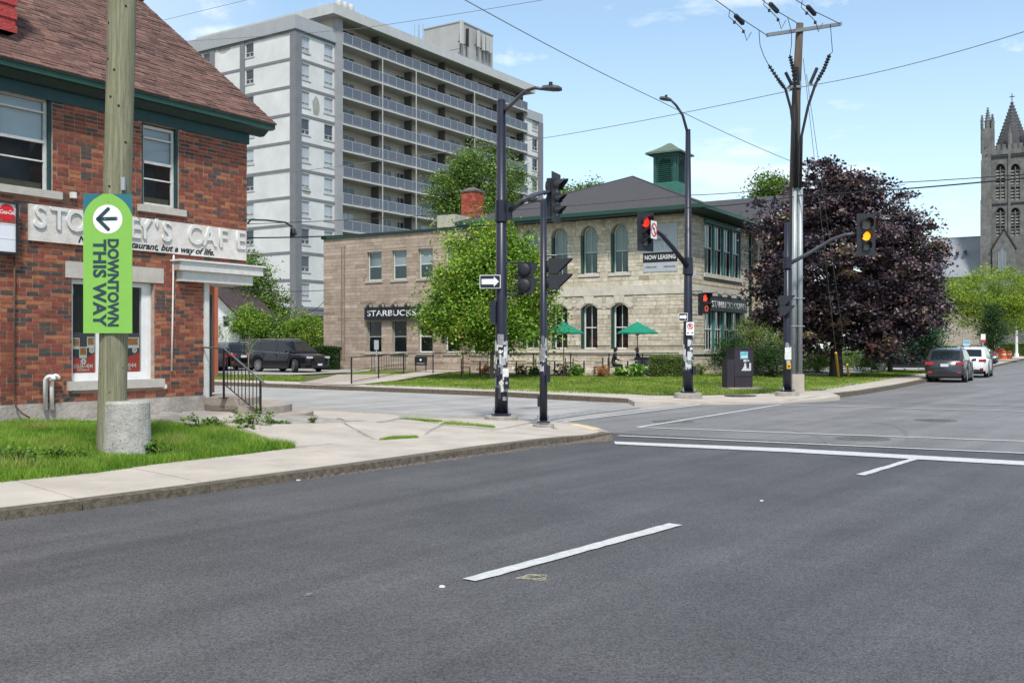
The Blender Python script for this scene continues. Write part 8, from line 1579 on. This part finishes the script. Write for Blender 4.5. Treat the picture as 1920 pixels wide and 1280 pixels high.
# street end : barrels, stop sign, post signs
ORG = M('barrel_orange', (.65, .10, .02), .6, .05)
for px, Z, lb in ((1882.5, 118, 'orange traffic barrel, left of the two on the far verge'), (1893, 121, 'orange traffic barrel, right of the two on the far verge')):
    q = onB(px, Z); o = thing('traffic_barrel', lb, 'barrel', q, group='orange barrels'); mb = MB(); mb.lathe([(.36, 0), (.36, .06), (.28, .08), (.25, .55), (.22, .95), (.1, 1.0)], 14); part('body', mb, ORG, o); mb = MB(); mb.cyl(0, 0, .5, .62, .262, n=14); part('reflective_band', mb, WHITE, o)
q = GZ(1634, 708, zB); o = thing('stop_sign', 'faded red octagonal sign on a dark post in front of the driveway', 'sign', q, rad(-12)); mb = MB(); mb.box(-.03, .03, -.02, .02, 0, 2.0); part('post', mb, M('post_brown', (.06, .04, .04), .7, .2), o); k_ = q.y / F; zc = EYE + (HY - 646) * k_ - q.z
mb = MB(); ag = [(.21 * math.cos(rad(22.5 + 45 * i)), zc + .21 * math.sin(rad(22.5 + 45 * i))) for i in range(8)]; mb.hexa([(x, -.03, z) for x, z in ag], [(x, -.036, z) for x, z in ag]); pn = part('octagon', mb, M('faded_red', (.33, .035, .04), .6, .2, 6), o); text_part('STOP', .13, pn, WSGN, Matrix.Translation((0, -.038, zc)) @ Matrix.Rotation(rad(90), 4, 'X'), ext=.001, bold=.002)
q = onB(1843, 88); o = thing('parking_sign', 'white and red notice on a post beyond the white SUV', 'sign', q); mb = MB(); mb.box(-.04, .04, -.03, .03, 0, 2.6); part('post', mb, STEEL, o); mb = MB(); mb.box(-.2, .2, -.05, -.035, 1.9, 2.6); s_ = part('panel', mb, WSGN, o); mb = MB(); mb.box(-.2, .2, -.056, -.051, 1.9, 2.1); part('red_panel', mb, REDS, s_)
q = onB(1812, 80); o = thing('realty_sign', 'pale blue and white lawn sign above the white SUV roof', 'sign', q); mb = MB(); mb.box(-.34, -.29, -.03, .03, 0, 2.05); mb2 = MB(); mb2.box(.29, .34, -.03, .03, 0, 2.0); part('post', mb, M('post_wood', (.3, .2, .12), .8, .2), o); part('post', mb2, MATS['post_wood'], o); mb = MB(); mb.box(-.29, .29, -.02, .0, 1.45, 2.0); s_ = part('panel', mb, WSGN, o); mb = MB(); mb.box(-.27, .27, -.025, -.021, 1.7, 1.98); part('blue_field', mb, M('sign_blue', (.15, .38, .55), .5, .1), s_)
q = onB(1723, 66); o = thing('thin_post', 'slim grey post on the verge left of the parked hatchback', 'post', q); mb = MB(); mb.cyl(0, 0, 0, 1.5, .05, n=8); part('shaft', mb, STEEL, o); mb = MB(); mb.cyl(0, 0, 1.5, 1.54, .06, .03, 8); part('cap', mb, DARKM, o)
q = onB(1906, 140); o = thing('street_pole', 'white pole at the end of the street', 'pole', q); mb = MB(); mb.cyl(0, 0, 0, 6, .2, .14, 8); part('shaft', mb, WHITE, o); mb = MB(); mb.cyl(0, 0, 0, .5, .35, .3, 8); part('base', mb, WHITE, o)
# far woods closing the horizon on both sides
def woods(label, x0, x1, y0, y1, hz, n):
    X = RNG.uniform(x0, x1, n); Y = RNG.uniform(y0, y1, n); top = hz * (.6 + .25 * np.sin(X * .11) + .15 * np.sin(X * .31 + Y)); Z_ = top * RNG.random(n) ** .6; o = link('woods', leaf_mesh('woods', np.stack([X, Y, Z_], 1), np.clip(.45 + .2 * RNG.normal(size=n) + .15 * np.sin(X * .5), 0, 1), 1.5, LF['mid'], .4)); return tag(o, label, 'trees', kind='stuff')
woods('distant green treeline at the far right end of the street', 190, 420, 330, 380, 14, 12000); woods('distant green treeline far to the left', -260, -60, 190, 215, 11, 12000)
